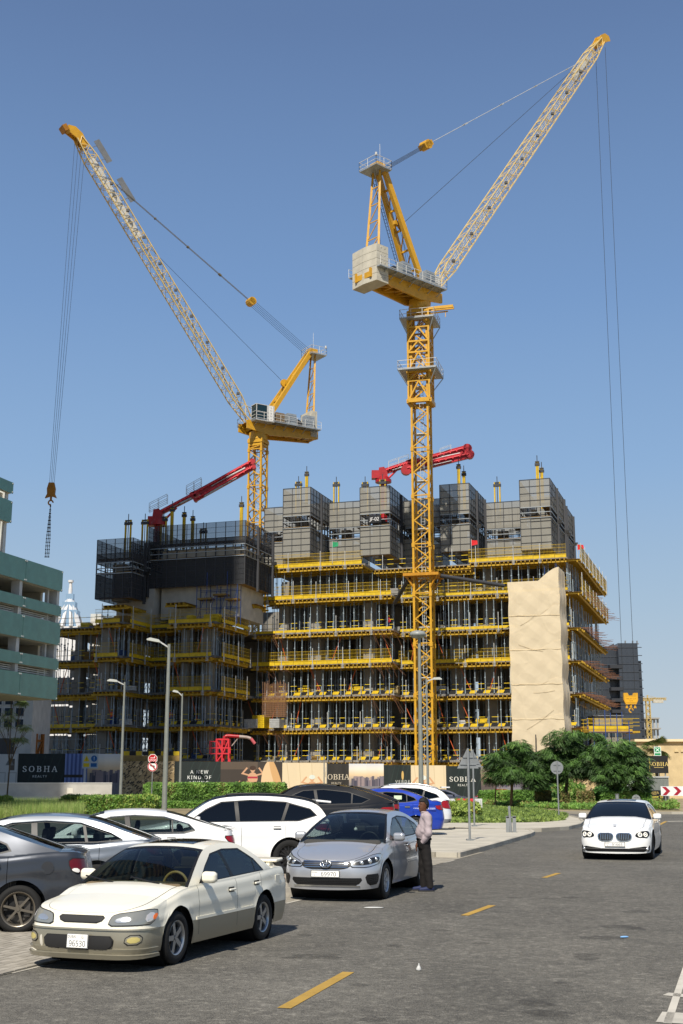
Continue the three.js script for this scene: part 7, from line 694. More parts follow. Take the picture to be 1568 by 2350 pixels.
  const ctx = { car, aOf, feat: feat2, bar, skin, onSkin, top, Wd, Wg, tot, hw, xf, xr, smooth, body: bodyMesh, strip, P2, iRf, iRr, lower, hoodG };
  if (s.plate) { const m = plate('number_plate', s.plate[2] || .52, s.plate[3] || .12, .012, plateTex(s.plate[0], s.plate[1], s.plate[4]), car, onSkin(null, s.plateA ?? 0, s.plateY || .5, s.plateOff || .012).clone(), CM.white); }
  s.extra?.(ctx); return car;
}
const turn = (fx, fz) => Math.atan2(-fz, fx);
// place by the ground contacts of the two wheels on one side (sg: -1 left side, 1 right side)
function placeCar(car, s, pF, pR, sg, y = 0) { const a = gp(...pF, y), b = gp(...pR, y), f = a.clone().sub(b).setY(0).normalize(), mid = a.clone().lerp(b, .5), right = V(-f.z, 0, f.x); car.position.copy(mid).addScaledVector(right, -sg * (s.W / 2 - .12)); car.position.y = y; car.rotation.y = turn(f.x, f.z); const k = a.distanceTo(b) / s.wb; if (k > .85 && k < 1.15) car.scale.setScalar(k); return car; }
function rearAt(car, s, px, py, fx, fz, k = 1, y = 0) { const c = gp(px, py, y), f = V(fx, 0, fz).normalize(), right = V(-f.z, 0, f.x); car.position.copy(c).addScaledVector(f, s.wb / 2 * k).addScaledVector(right, (s.W / 2 - .12) * k); car.position.y = y; car.rotation.y = turn(f.x, f.z); car.scale.setScalar(k); return car; }
function sit(car, px, py, heading, k = 1, y = 0) { const p = gp(px, py, y); car.position.copy(p); car.position.y = y; car.rotation.y = heading; car.scale.setScalar(k); return car; }
// --- cream and gold saloon in front
const cream = paint('#e6e1cf', 0, .4), gold = paint('#97917f', .55, .42);
{ const s = { label: 'cream and champagne saloon nearest the camera with a chipped front bumper', paint: cream, lower: gold, split: .50, L: 4.77, W: 1.78, wb: 2.67, nose: 2.30, tail: 2.42, wr: .325, sill: .21, chin: .17, Le: .56, pf: .54, crownF: .05, top: [[2.35, .66], [2.1, .735], [1.6, .83], [1.0, .915], [.3, .93], [-.8, .95], [-1.5, .99], [-2.1, 1.0], [-2.42, .95]], noseC: [[.15, -.04], [.3, .0], [.5, -.02], [.62, -.06], [.8, -.2]], green: [[1.03, .905], [.62, 1.155], [.17, 1.35], [-.33, 1.405], [-.88, 1.385], [-1.36, 1.175], [-1.72, .985]], roof: [2, 4], dlo: [[.70, .94], [.36, 1.15], [.06, 1.295], [-.36, 1.34], [-.86, 1.325], [-1.2, 1.16], [-1.40, .985]], pillars: [[-.35, .25, .09], [-1.1, -.12, .03]], doors: [.78, -.38, -1.22], handles: [[-.2, .80], [-1.05, .83]], cowl: .98, deck: -1.72, glass: CM.tint, wind: new THREE.MeshPhysicalMaterial({ color: new THREE.Color('#b3bdb9'), transmission: 1, roughness: .02, thickness: 0 }), cabin: CM.seatTan, dashMat: std('#6b5c43', .9), wheelMat: std('#b59a5a', .5), sunroof: [2.25, 3.5], tumble: .44, rimStyle: 'fat', spokes: 5, rimR: .215, rimMat: CM.rim, plate: ['G', '96530', .30, .17, true], plateA: -.02, plateOff: .04, plateY: .36, mirror: [.62, 1.02], handleMat: cream, crease: .66,
  extra(c) { const { feat, bar, car } = c;
    for (const [sg] of [[1], [-1]]) { }
    const hl = feat('headlight', [[.40, .545], [.99, .56], [1.06, .70], [.90, .72], [.46, .665], [.41, .62]], .012, new THREE.MeshPhysicalMaterial({ color: new THREE.Color('#8f908a'), roughness: .12, metalness: .35, clearcoat: 1 })); feat('indicator', [[.84, .58], [.965, .585], [1.0, .68], [.86, .685]], .016, std('#dcd6cf', .15, { metalness: .5 }), { parent: hl }); feat('side_marker', [[.955, .60], [1.03, .61], [1.05, .672], [.97, .668]], .018, CM.amber, { parent: hl }); feat('lamp_lens', [[.46, .575], [.66, .58], [.66, .645], [.5, .63]], .016, CM.lamp, { parent: hl });
    feat('grille', [[.27, .575], [.34, .645]], .008, CM.mesh, { center: true }); bar('bumper_strip', -1.12, 1.12, .495, .02, .016, gold, { one: true }); bar('bumper_lip', -1.12, 1.12, .20, .055, .06, gold, { one: true }); bar('bumper_step', -1.14, 1.14, .255, .05, .025, gold, { one: true }); feat('lower_grille', [[.46, .275], [.48, .415]], .03, CM.mesh, { center: true }); const fg = feat('fog_lamp', [[.62, .33], [.82, .335], [.84, .43], [.64, .43]], .01, gold); feat('fog_lens', [[.645, .345], [.80, .35], [.81, .415], [.66, .415]], .014, CM.fog, { parent: fg });
    // scuffs where paint has come off the bumper
    feat('paint_chip', [[.52, .28], [.56, .27], [.585, .38], [.55, .42], [.53, .35]], .004, std('#bdb8ab', .9), { one: true }); feat('paint_chip', [[.62, .20], [.84, .21], [.80, .25], [.66, .245]], .037, std('#bdb8ab', .9), { one: true });
    bar('side_moulding', c.aOf(.92), c.aOf(-.90), .515, .035, .012, cream); 
    feat('tail_light', [[.34, .72], [.80, .72], [.88, .86], [.36, .86]], .01, CM.red, { rear: true });
    const sp = new MB(); for (const z of [-.55, .55]) sp.box(-2.2, 1.03, z, .12, .08, .06); sp.geo(new RoundedBoxGeometry(.26, .045, 1.42, 3, .02), T(-2.24, 1.085, 0, 0, 0, -.06)); sp.build('spoiler', cream, car);
    const fl = new MB().geo(new RoundedBoxGeometry(.17, .14, .012, 2, .005), T(-1.86, .82, -(c.Wd(-1.86, .82) + .002))); fl.build('fuel_flap', cream, car);
    const wi = new MB(); for (const z of [-.42, .28]) wi.bar(V(1.06, .955, z), V(.93, 1.02, z + .5), .018); wi.build('wiper', CM.trim, car); } };
  placeCar(makeCar(s), s, [407, 2213], [606, 2157], -1); }
// --- silver saloon with the man beside it
const silver = paint('#b9bbbf', .6, .32);
{ const s = { label: 'silver saloon in mid frame with a man standing at its rear door', paint: silver, W: 1.775, wb: 2.70, nose: 2.26, tail: 2.34, wr: .318, sill: .23, chin: .2, Le: .62, pf: .64, top: [[2.28, .66], [2.1, .74], [1.7, .86], [1.12, .965], [.3, .96], [-.9, .985], [-1.6, 1.06], [-2.1, 1.09], [-2.34, 1.05]], noseC: [[.15, -.03], [.4, .0], [.6, -.02], [.7, -.08], [.85, -.24]], green: [[1.25, .955], [.75, 1.22], [.18, 1.425], [-.35, 1.47], [-.95, 1.435], [-1.5, 1.26], [-1.9, 1.075]], roof: [2, 4], dlo: [[.98, .99], [.5, 1.21], [.05, 1.355], [-.4, 1.39], [-.95, 1.355], [-1.35, 1.22], [-1.52, 1.05], [-.9, 1.01]], pillars: [[-.30, .18, .10], [-1.12, .10, .03]], doors: [.86, -.32, -1.3], handles: [[-.16, .86], [-1.08, .89]], cowl: 1.22, deck: -1.9, glass: CM.clear, cabin: std('#3a3936', .9), tumble: .43, rimStyle: 'fat', spokes: 7, rimR: .205, rimMat: std('#b5b7ba', .4, { metalness: .5 }), plate: ['L', '69970'], plateY: .47, mirror: [.78, 1.04], handleMat: silver,
  extra(c) { const { feat, bar, car } = c; const hl = feat('headlight', [[.43, .585], [.72, .582], [1.08, .65], [1.13, .775], [.86, .785], [.47, .665]], .01, CM.lamp); feat('lamp_surround', [[.45, .612], [.70, .612], [1.0, .665], [1.03, .735], [.86, .74], [.47, .645]], .013, CM.lampDark, { parent: hl }); for (const sg of [1, -1]) for (const [a, y, r] of [[.62, .645, .045], [.76, .67, .052], [.90, .70, .04]]) { const m = mesh('lamp_lens', new THREE.SphereGeometry(r, 14, 10), CM.lamp, hl[sg > 0 ? 0 : 1]); const [p] = c.skin(a * sg, y, .0); m.position.copy(p); m.scale.x = .5; }
    feat('grille', [[.28, .553], [.42, .59], [.46, .655]], .008, CM.trim, { center: true }); for (const y of [.578, .607, .636]) bar('grille_bar', -.39, .39, y + .004, .009, .014, CM.chrome, { one: true }); bar('chrome_strip', -.42, .42, .668, .02, .016, CM.chrome, { one: true }); feat('badge_ring', [[.04, .578], [.075, .60], [.085, .622], [.075, .645], [.04, .665]], .022, CM.chrome, { center: true });
    { const m = new MB(); m.geo(new THREE.TorusGeometry(.075, .011, 6, 24), T(0, 0, 0, 0, 0, 0, V(1.25, .85, 1))); m.geo(new THREE.TorusGeometry(.035, .009, 6, 18), T(0, 0, .002, 0, 0, 0, V(.8, 1.5, 1))); m.geo(new THREE.TorusGeometry(.045, .009, 6, 18), T(0, .022, .002, 0, 0, 0, V(1.3, .7, 1))); const q = m.build('badge', std('#8f9294', .2, { metalness: .9 }), car); q.applyMatrix4(c.onSkin(null, 0, .622, .03)); }
    feat('lower_grille', [[.54, .28], [.66, .395]], .008, CM.trim, { center: true }); for (const y of [.305, .33, .355]) bar('grille_bar', -.55, .55, y, .009, .013, CM.lampDark, { one: true }); bar('chin_strip', -.60, .60, .275, .018, .018, CM.chrome, { one: true }); const fg = feat('fog_surround', [[.75, .285], [1.0, .31], [1.03, .46], [.69, .45]], .008, CM.trim); for (const y of [.35, .38, .41]) feat('louvre', [[.78, y - .006], [.99, y - .004], [.99, y + .004], [.77, y + .004]], .013, CM.lampDark, { parent: fg, sharp: true });
    feat('tail_light', [[.42, .76], [.86, .78], [.95, .93], [.5, .9]], .01, CM.red, { rear: true }); const wi = new MB(); for (const z of [-.5, .15]) wi.bar(V(1.2, 1.0, z), V(1.14, 1.035, z + .55), .018); wi.build('wiper', CM.trim, car); const ch = new MB(); ch.cyl(V(.35, 1.27, 0), V(.35, 1.17, 0), .004).geo(new THREE.SphereGeometry(.035, 8, 6), T(.35, 1.15, 0)); ch.build('hanging_charm', CM.white, car); } };
  placeCar(makeCar(s), s, [877, 2062], [957, 2034.5], -1); }
// --- white saloon driving towards the camera
const pearl = paint('#e9e9e6', 0, .32);
{ const s = { name: 'moving_car', label: 'white executive saloon driving towards the camera on the open road', paint: pearl, W: 1.90, wb: 3.07, nose: 2.40, tail: 2.65, wr: .352, sill: .2, chin: .17, Le: .6, pf: .56, top: [[2.42, .72], [2.2, .79], [1.6, .92], [1.0, 1.01], [.2, 1.0], [-1.0, 1.0], [-1.8, 1.05], [-2.4, 1.09], [-2.65, 1.04]], noseC: [[.15, -.02], [.4, 0], [.7, -.03], [.85, -.12]], green: [[1.12, 1.0], [.62, 1.25], [.12, 1.425], [-.5, 1.48], [-1.15, 1.44], [-1.65, 1.25], [-2.05, 1.07]], roof: [2, 4], dlo: [[.85, 1.03], [.4, 1.24], [0, 1.365], [-.5, 1.40], [-1.15, 1.36], [-1.55, 1.22], [-1.75, 1.06]], pillars: [[-.42, .18, .10], [-1.3, .1, .03]], doors: [.85, -.45, -1.45], handles: [[-.3, .9], [-1.3, .92]], cowl: 1.08, deck: -2.05, glass: CM.dark, wind: std('#10161d', .06), tumble: .43, rimStyle: 'split', spokes: 7, rimR: .245, rimMat: CM.rimDark, plate: ['V', '91665'], plateY: .405, sunroof: [2.15, 3.3], mirror: [.72, 1.08], crownF: .075, bulge: .012, steer: 0,
  extra(c) { const { feat, bar, car } = c; const hl = feat('headlight', [[.55, .59], [.85, .575], [.95, .65], [.93, .735], [.66, .725], [.53, .66]], .01, CM.lampDark); for (const sg of [1, -1]) for (const [a, y] of [[.645, .648], [.79, .65]]) { const k = new MB(); k.geo(new THREE.TorusGeometry(.048, .013, 8, 24)); const m = k.build('ring_light', std('#f4f1e6', .2, { emissive: new THREE.Color('#fff4dc'), emissiveIntensity: .2 }), hl[sg > 0 ? 0 : 1]); m.applyMatrix4(c.onSkin(null, a * sg, y, .022)); const l = mesh('lamp_lens', new THREE.SphereGeometry(.036, 12, 8), CM.lamp, hl[sg > 0 ? 0 : 1]); const [p] = c.skin(a * sg, y, .004); l.position.copy(p); }
    for (const sg of [1, -1]) { const kg = roundPoly([[.035, .60], [.10, .575], [.40, .585], [.43, .66], [.38, .735], [.10, .735], [.03, .70]].map(q => [q[0], q[1]]), 1); }
    const gr = feat('kidney_grille', [[.035, .55], [.10, .475], [.37, .48], [.45, .57], [.42, .695], [.10, .70], [.025, .64]], .012, CM.chrome); feat('grille_opening', [[.055, .555], [.11, .495], [.36, .50], [.425, .572], [.40, .675], [.11, .68], [.045, .635]], .016, CM.rubber, { parent: gr }); for (let k = 0; k < 7; k++) feat('grille_slat', [[.085 + k * .045, .52], [.096 + k * .045, .52], [.096 + k * .045, .66], [.085 + k * .045, .66]], .022, CM.chrome, { parent: gr, sharp: true });
    feat('lower_intake', [[.80, .22], [.87, .32], [.80, .36], [.3, .30]], .006, CM.trim, { center: true }); bar('chrome_blade', .28, .82, .30, .016, .018, CM.chrome); feat('corner_trim', [[.87, .22], [.93, .24], [.95, .38], [.89, .37]], .014, CM.trim); for (const sg of [1, -1]) { const m = mesh('fog_lamp', new THREE.SphereGeometry(.045, 12, 8), CM.lamp, car); m.position.copy(c.skin(.84 * sg, .285, .0)[0]); } const bd = new MB(); bd.cyl(V(0, 0, 0), V(0, 0, .008), .042, .042, 20); bd.build('badge', CM.trim, car).applyMatrix4(new THREE.Matrix4().makeRotationFromEuler(new THREE.Euler(-Math.PI / 2, 0, 0)).setPosition(2.2, .885, 0)); feat('tail_light', [[.4, .78], [.86, .8], [.92, .93], [.45, .92]], .01, CM.red, { rear: true }); } };
  placeCar(makeCar(s), s, [1492, 1971], [1509, 1957], -1); globalThis.__bmw = s; }
// --- parked row on the left, noses to the left
const suvTop = (h, n, t) => [[n, h - .12], [n - .3, h - .05], [n - .9, h + .05], [n - 1.3, h + .09], [0, h + .08], [-1.2, h + .1], [-t + .3, h + .14], [-t, h + .12]];
const H0 = Math.PI; // nose towards -x
{ const whiteSUV = paint('#e8e8e6', 0, .33), s = { label: 'white sport utility car with black roof and tinted windows behind the cream saloon', paint: whiteSUV, W: 2.0, wb: 2.975, nose: 2.38, tail: 2.54, wr: .385, archR: .44, sill: .28, chin: .26, chinR: .36, Le: .55, pf: .5, Lr: .4, top: [[2.4, .86], [2.1, .98], [1.4, 1.1], [1.0, 1.14], [0, 1.10], [-1.2, 1.13], [-2.0, 1.20], [-2.54, 1.16]], noseC: [[.2, -.04], [.5, 0], [.9, -.05], [1.1, -.2]], tailC: [[.2, -.1], [.6, 0], [.9, -.03], [1.2, -.08]], green: [[1.1, 1.13], [.65, 1.46], [.2, 1.68], [-.6, 1.745], [-1.5, 1.70], [-2.12, 1.55], [-2.42, 1.17]], roof: [2, 5], dlo: [[.88, 1.155], [.46, 1.455], [.1, 1.62], [-.6, 1.665], [-1.4, 1.62], [-1.98, 1.46], [-2.14, 1.30], [-1.7, 1.175]], pillars: [[-.33, .12, .09], [-1.22, -.35, .07]], doors: [.82, -.38, -1.4], handles: [[-.08, .99], [-1.2, 1.03]], cowl: 1.06, deck: -2.3, hatch: true, glass: CM.dark, roofMat: CM.trim, rails: CM.trim, tumble: .30, rimStyle: 'split', spokes: 8, rimR: .27, rimMat: CM.rimDark, mirror: [.62, 1.22], crownW: .05, flare: .03, lower: paint('#e3e3e0', 0, .35), split: .46,
  extra(c) { const { feat, bar, car } = c; feat('tail_light', [[.50, .93], [.95, .95], [1.22, 1.0], [1.20, 1.09], [.92, 1.12], [.5, 1.06]], .014, CM.redDark, { rear: true }); feat('tail_light_strip', [[.55, .96], [1.1, 1.0], [1.1, 1.02], [.55, .99]], .018, CM.red, { rear: true, sharp: true }); const sp = new MB(); sp.geo(new RoundedBoxGeometry(.36, .05, 1.36, 3, .02), T(-2.3, 1.62, 0, 0, 0, .1)); sp.build('spoiler', whiteSUV, car); bar('sill_strip', 1.4, 3.9, .38, .06, .012, CM.trim); } };
  const c = makeCar(s); sit(c, 514, 2000, turn(-.99, .10), .98); }
{ const wht = paint('#e4e4e2', 0, .34), s = { label: 'white saloon with clear windows behind the silver grey saloon', paint: wht, W: 1.84, wb: 2.86, nose: 2.35, tail: 2.5, wr: .33, top: [[2.37, .70], [2.1, .78], [1.6, .9], [1.1, .98], [0, .97], [-1.2, .99], [-1.8, 1.04], [-2.3, 1.08], [-2.5, 1.04]], green: [[1.2, .97], [.72, 1.23], [.2, 1.40], [-.4, 1.45], [-1.05, 1.41], [-1.75, 1.22], [-2.25, 1.075]], roof: [2, 4], dlo: [[.92, 1.0], [.5, 1.2], [.08, 1.335], [-.4, 1.37], [-1.0, 1.335], [-1.5, 1.19], [-1.62, 1.07], [-1.4, 1.02]], pillars: [[-.32, .15, .10], [-1.18, .05, .03]], doors: [.85, -.4, -1.4], handles: [[-.2, .88], [-1.15, .9]], cowl: 1.15, deck: -2.25, glass: CM.clear, cabin: CM.seatDark, tumble: .43, chromeLine: true, rimStyle: 'spoke', spokes: 10, mirror: [.75, 1.05],
  extra(c) { c.feat('tail_light', [[.4, .8], [.86, .82], [.95, .95], [.45, .95]], .01, CM.red, { rear: true }); const sp = new MB(); sp.geo(new RoundedBoxGeometry(.22, .03, 1.3, 3, .012), T(-2.38, 1.1, 0, 0, 0, .12)); sp.build('spoiler', wht, c.car); } };
  sit(makeCar(s), 258, 2026, turn(-.985, .16), 1.0); }
{ const sg = paint('#84898f', .6, .34), s = { label: 'silver grey saloon parked between the dark grey saloon and the white saloon', paint: sg, W: 1.86, wb: 2.84, nose: 2.32, tail: 2.5, wr: .335, top: [[2.34, .70], [2.1, .78], [1.6, .9], [1.1, .98], [0, .96], [-1.2, .98], [-1.8, 1.03], [-2.3, 1.06], [-2.5, 1.02]], green: [[1.2, .97], [.7, 1.23], [.15, 1.40], [-.5, 1.45], [-1.2, 1.40], [-1.85, 1.2], [-2.28, 1.06]], roof: [2, 4], dlo: [[.92, 1.0], [.5, 1.2], [.06, 1.335], [-.5, 1.37], [-1.1, 1.335], [-1.62, 1.17], [-1.82, 1.06], [-1.4, 1.01]], pillars: [[-.38, .15, .10], [-1.26, .25, .05]], doors: [.83, -.45, -1.45], handles: [[-.25, .86], [-1.2, .88]], cowl: 1.15, deck: -2.28, glass: CM.clear, cabin: CM.seatDark, tumble: .42, chromeLine: true, rimStyle: 'spoke', spokes: 9, mirror: [.72, 1.05], handleMat: CM.chrome,
  extra(c) { c.feat('tail_light', [[.3, .8], [.88, .82], [.98, .94], [.35, .93]], .01, CM.red, { rear: true }); } };
  sit(makeCar(s), 42, 2068, turn(-.99, .08), 1.0); }
{ const dg = paint('#3d4046', .5, .34), s = { label: 'dark grey saloon at the left edge with bronze spoked wheel', paint: dg, W: 1.75, wb: 2.70, nose: 2.2, tail: 2.30, wr: .318, top: [[2.22, .70], [2.0, .78], [1.6, .88], [1.1, .97], [0, .97], [-1.1, 1.0], [-1.6, 1.05], [-2.1, 1.07], [-2.3, 1.03]], green: [[1.3, .96], [.75, 1.22], [.15, 1.39], [-.3, 1.43], [-.8, 1.40], [-1.4, 1.22], [-1.9, 1.06]], roof: [2, 4], dlo: [[1.0, .99], [.5, 1.19], [.05, 1.33], [-.35, 1.355], [-.8, 1.32], [-1.15, 1.18], [-1.22, 1.08], [-1.0, 1.03]], pillars: [[-.2, .12, .09]], doors: [.9, -.25, -1.18], handles: [[-.08, .86], [-1.0, .88]], cowl: 1.25, deck: -1.9, glass: CM.tint, cabin: CM.seatDark, tumble: .42, rimStyle: 'spoke', spokes: 6, rimR: .235, rimMat: std('#7d766b', .35, { metalness: .7 }), mirror: [.8, 1.03],
  extra(c) { c.feat('tail_light', [[.55, .80], [.84, .78], [.93, .85], [.91, .98], [.58, .96]], .012, CM.redDark, { rear: true }); c.feat('tail_lens', [[.80, .785], [.90, .81], [.90, .85], [.80, .845]], .016, CM.white, { rear: true }); const f = new MB().cyl(V(-1.72, .86, -(c.Wd(-1.72, .86) - .004)), V(-1.72, .86, -(c.Wd(-1.72, .86) + .006)), .085, .085, 24); f.build('fuel_flap', dg, c.car); } };
  rearAt(makeCar(s), s, 40, 2141, -.99, .14, 1.0); }
{ const bk = paint('#0c0d10', 0, .5), s = { label: 'black coupe-backed utility car between the white one and the blue car', paint: bk, W: 1.98, wb: 2.95, nose: 2.35, tail: 2.52, wr: .38, archR: .435, sill: .28, top: [[2.38, .86], [2.1, .98], [1.4, 1.1], [1.0, 1.14], [0, 1.13], [-1.2, 1.16], [-2.0, 1.24], [-2.52, 1.22]], green: [[1.1, 1.13], [.62, 1.45], [.15, 1.66], [-.5, 1.71], [-1.2, 1.64], [-1.95, 1.42], [-2.42, 1.24]], roof: [2, 3.6], dlo: [[.82, 1.17], [.42, 1.43], [.05, 1.58], [-.5, 1.61], [-1.15, 1.54], [-1.75, 1.34], [-1.5, 1.22]], pillars: [[-.35, .12, .08], [-1.2, -.1, .04]], doors: [.82, -.4, -1.45], handles: [[-.2, 1.02], [-1.2, 1.05]], cowl: 1.06, deck: -2.42, glass: CM.dark, tumble: .34, handleMat: CM.chrome, rimStyle: 'split', spokes: 7, rimR: .26, rimMat: CM.rimDark, mirror: [.62, 1.24], flare: .03,
  extra(c) { c.feat('tail_light', [[.3, .98], [.9, 1.0], [1.25, 1.06], [1.2, 1.13], [.85, 1.14], [.3, 1.1]], .014, CM.red, { rear: true }); } };
  sit(makeCar(s), 695, 1950, turn(-.99, .1), 1.08, .1); const c2 = makeCar({ ...s, label: 'second black car half hidden behind the black coupe-backed one', chromeLine: true }); sit(c2, 738, 1929, turn(-.99, .1), 1.06, .1); }
{ const bl = paint('#17389e', .1, .3), s = { label: 'bright blue delivery saloon with white side lettering behind the standing man', paint: bl, W: 1.74, wb: 2.60, nose: 2.1, tail: 2.32, wr: .31, top: [[2.12, .76], [1.9, .84], [1.5, .95], [1.1, 1.02], [0, 1.02], [-1.1, 1.05], [-1.7, 1.1], [-2.1, 1.13], [-2.32, 1.09]], green: [[1.25, 1.01], [.75, 1.29], [.2, 1.49], [-.3, 1.53], [-.9, 1.49], [-1.5, 1.3], [-1.9, 1.12]], roof: [2, 4], dlo: [[.98, 1.05], [.5, 1.26], [.08, 1.42], [-.35, 1.45], [-.9, 1.41], [-1.28, 1.26], [-1.38, 1.15], [-1.0, 1.09]], pillars: [[-.25, .12, .09], [-1.02, .0, .03]], doors: [.88, -.3, -1.22], handles: [[-.1, .93], [-1.03, .95]], cowl: 1.2, deck: -1.9, glass: CM.tint, cabin: CM.seatDark, tumble: .38, rimStyle: 'fat', spokes: 7, rimMat: CM.rim, handleMat: CM.chrome, mirror: [.8, 1.1],
  extra(c) { c.feat('tail_light', [[.45, .84], [.9, .86], [1.0, .98], [.5, 1.02]], .012, CM.red, { rear: true }); const w = c.Wd(-1.5, .9) + .004; plate('side_lettering', .78, .13, .004, canvasTex(256, 44, (g, a, b) => { g.fillStyle = '#17389e'; g.fillRect(0, 0, a, b); txt(g, 'carrefouruae.com', a / 2, b / 2, 30, 'bold sans-serif', '#f2f2f2'); }), c.car, T(-1.6, .90, -w, 0, Math.PI), bl); plate('slogan_panel', .55, .26, .004, canvasTex(128, 64, (g, a, b) => { g.fillStyle = '#17389e'; g.fillRect(0, 0, a, b); g.fillStyle = '#f0f0f0'; g.beginPath(); g.ellipse(64, 32, 62, 28, 0, 0, 7); g.fill(); txt(g, 'W', 30, 33, 26, 'bold sans-serif', '#17389e'); g.strokeStyle = '#444'; g.lineWidth = 3; g.beginPath(); g.arc(72, 40, 8, 0, 7); g.arc(100, 40, 8, 0, 7); g.moveTo(72, 40); g.lineTo(84, 26); g.lineTo(100, 40); g.stroke(); }), c.car, T(-.2, .74, -(c.Wd(-.2, .74) + .004), 0, Math.PI), bl); const st = new MB().box(-.72, 1.22, -(c.Wg(-.72, 1.22) + .004), .26, .2, .004); st.build('window_sticker', std('#cfe0c0', .6), c.car); } };
  const c = makeCar(s); sit(c, 862, 1916, turn(-.99, .03), 1.1, .1); }
{ const sv = paint('#dfe0e2', .3, .3), s = { label: 'silver white estate car beside the planted island, tail to the right', paint: sv, W: 1.92, wb: 2.82, nose: 2.25, tail: 2.45, wr: .36, archR: .42, sill: .27, top: [[2.28, .84], [2, .95], [1.4, 1.06], [1.0, 1.1], [0, 1.08], [-1.2, 1.12], [-2.0, 1.18], [-2.45, 1.14]], green: [[1.1, 1.1], [.65, 1.43], [.2, 1.66], [-.5, 1.73], [-1.3, 1.69], [-2.0, 1.5], [-2.38, 1.15]], roof: [2, 5], dlo: [[.82, 1.13], [.45, 1.42], [.08, 1.58], [-.5, 1.63], [-1.25, 1.59], [-1.85, 1.38], [-1.98, 1.25], [-1.5, 1.17]], pillars: [[-.32, .12, .08], [-1.2, -.3, .07]], doors: [.8, -.38, -1.38], handles: [[-.2, .98], [-1.1, 1.0]], cowl: 1.06, deck: -2.3, hatch: true, glass: CM.tint, cabin: CM.seatDark, rails: CM.chrome, tumble: .30, rimStyle: 'fat', spokes: 5, rimR: .24, mirror: [.62, 1.2], lower: std('#6d7074', .6), split: .44, chinR: .34,
  extra(c) { c.feat('tail_light', [[.62, .82], [1.0, .84], [1.14, .90], [1.08, 1.12], [.7, 1.12]], .014, CM.red, { rear: true }); const sp = new MB(); sp.geo(new RoundedBoxGeometry(.34, .05, 1.3, 3, .02), T(-2.22, 1.63, 0)); sp.build('spoiler', sv, c.car); } };
  sit(makeCar(s), 893, 1904, turn(-.99, -.03), 1.06, .1); }
{ const base = { W: 1.8, wb: 2.75, nose: 2.25, tail: 2.4, wr: .32, top: [[2.27, .70], [2.0, .8], [1.5, .9], [1.1, .97], [0, .97], [-1.2, .99], [-1.8, 1.04], [-2.4, 1.02]], green: [[1.2, .96], [.72, 1.22], [.2, 1.40], [-.4, 1.44], [-1.0, 1.40], [-1.6, 1.2], [-2.0, 1.04]], roof: [2, 4], dlo: [[.92, 1.0], [.5, 1.2], [.08, 1.33], [-.4, 1.36], [-1.0, 1.32], [-1.4, 1.17], [-1.5, 1.05]], pillars: [[-.3, .12, .09]], doors: [.85, -.35, -1.3], handles: [[-.15, .86], [-1.1, .88]], cowl: 1.15, deck: -2.0, glass: CM.dark, tumble: .42, spokes: 8, mirror: [.75, 1.05] };
  const car = (lab, col, px, py, hd) => sit(makeCar({ ...base, label: lab, paint: paint(col, .2, .3), extra(c) { c.feat('headlight', [[.5, .6], [.95, .64], [.98, .72], [.6, .69]], .01, CM.lamp); c.feat('tail_light', [[.4, .78], [.9, .8], [.95, .92], [.45, .92]], .01, CM.red, { rear: true }); } }), px, py, hd);
  car('dark red saloon passing behind the roundabout hedge', '#8e1420', 1140, 1846, turn(-1, 0)); car('dark grey blue saloon behind the estate car beside the barriers', '#4b4f5e', 1020, 1850, turn(1, 0)); car('white saloon glimpsed between the roundabout shrubs and the gate cabin', '#e0e0de', 1425, 1838, turn(1, 0)); }

// ---------- people ----------
function field(center, size, n, dist) { // meshes dist(x,y,z) < 0 inside a cube
  const mc = new MarchingCubes(n, M.white, false, false, 160000); mc.isolation = 0; mc.reset(); const h = n / 2; for (let k = 0; k < n; k++) for (let j = 0; j < n; j++) for (let i = 0; i < n; i++) mc.field[i + j * n + k * n * n] = -dist(center[0] + (i - h) / h * size / 2, center[1] + (j - h) / h * size / 2, center[2] + (k - h) / h * size / 2); mc.update();
  const c = mc.count, P = mc.positionArray.slice(0, c * 3), N = mc.normalArray.slice(0, c * 3); for (let i = 0; i < c; i++) { for (let a = 0; a < 3; a++) P[i * 3 + a] = center[a] + P[i * 3 + a] * size / 2; const l = Math.hypot(N[i * 3], N[i * 3 + 1], N[i * 3 + 2]) || 1; for (let a = 0; a < 3; a++) N[i * 3 + a] /= l; }
  for (let i = 0; i + 2 < c; i += 3) { const A = V(P[i * 3], P[i * 3 + 1], P[i * 3 + 2]), B = V(P[i * 3 + 3], P[i * 3 + 4], P[i * 3 + 5]), C = V(P[i * 3 + 6], P[i * 3 + 7], P[i * 3 + 8]), g = B.sub(A).cross(C.sub(A)); const s = g.x * N[i * 3] + g.y * N[i * 3 + 1] + g.z * N[i * 3 + 2]; if (s < 0) for (let a = 0; a < 3; a++) for (const Q of [P, N]) { const t = Q[i * 3 + 3 + a]; Q[i * 3 + 3 + a] = Q[i * 3 + 6 + a]; Q[i * 3 + 6 + a] = t; } }
  const g = new THREE.BufferGeometry(); g.setAttribute('position', new THREE.BufferAttribute(P, 3)); g.setAttribute('normal', new THREE.BufferAttribute(N, 3)); const U = new Float32Array(c * 2); for (let i = 0; i < c; i++) { U[i * 2] = P[i * 3] + P[i * 3 + 2]; U[i * 2 + 1] = P[i * 3 + 1]; } g.setAttribute('uv', new THREE.BufferAttribute(U, 2)); return g; }
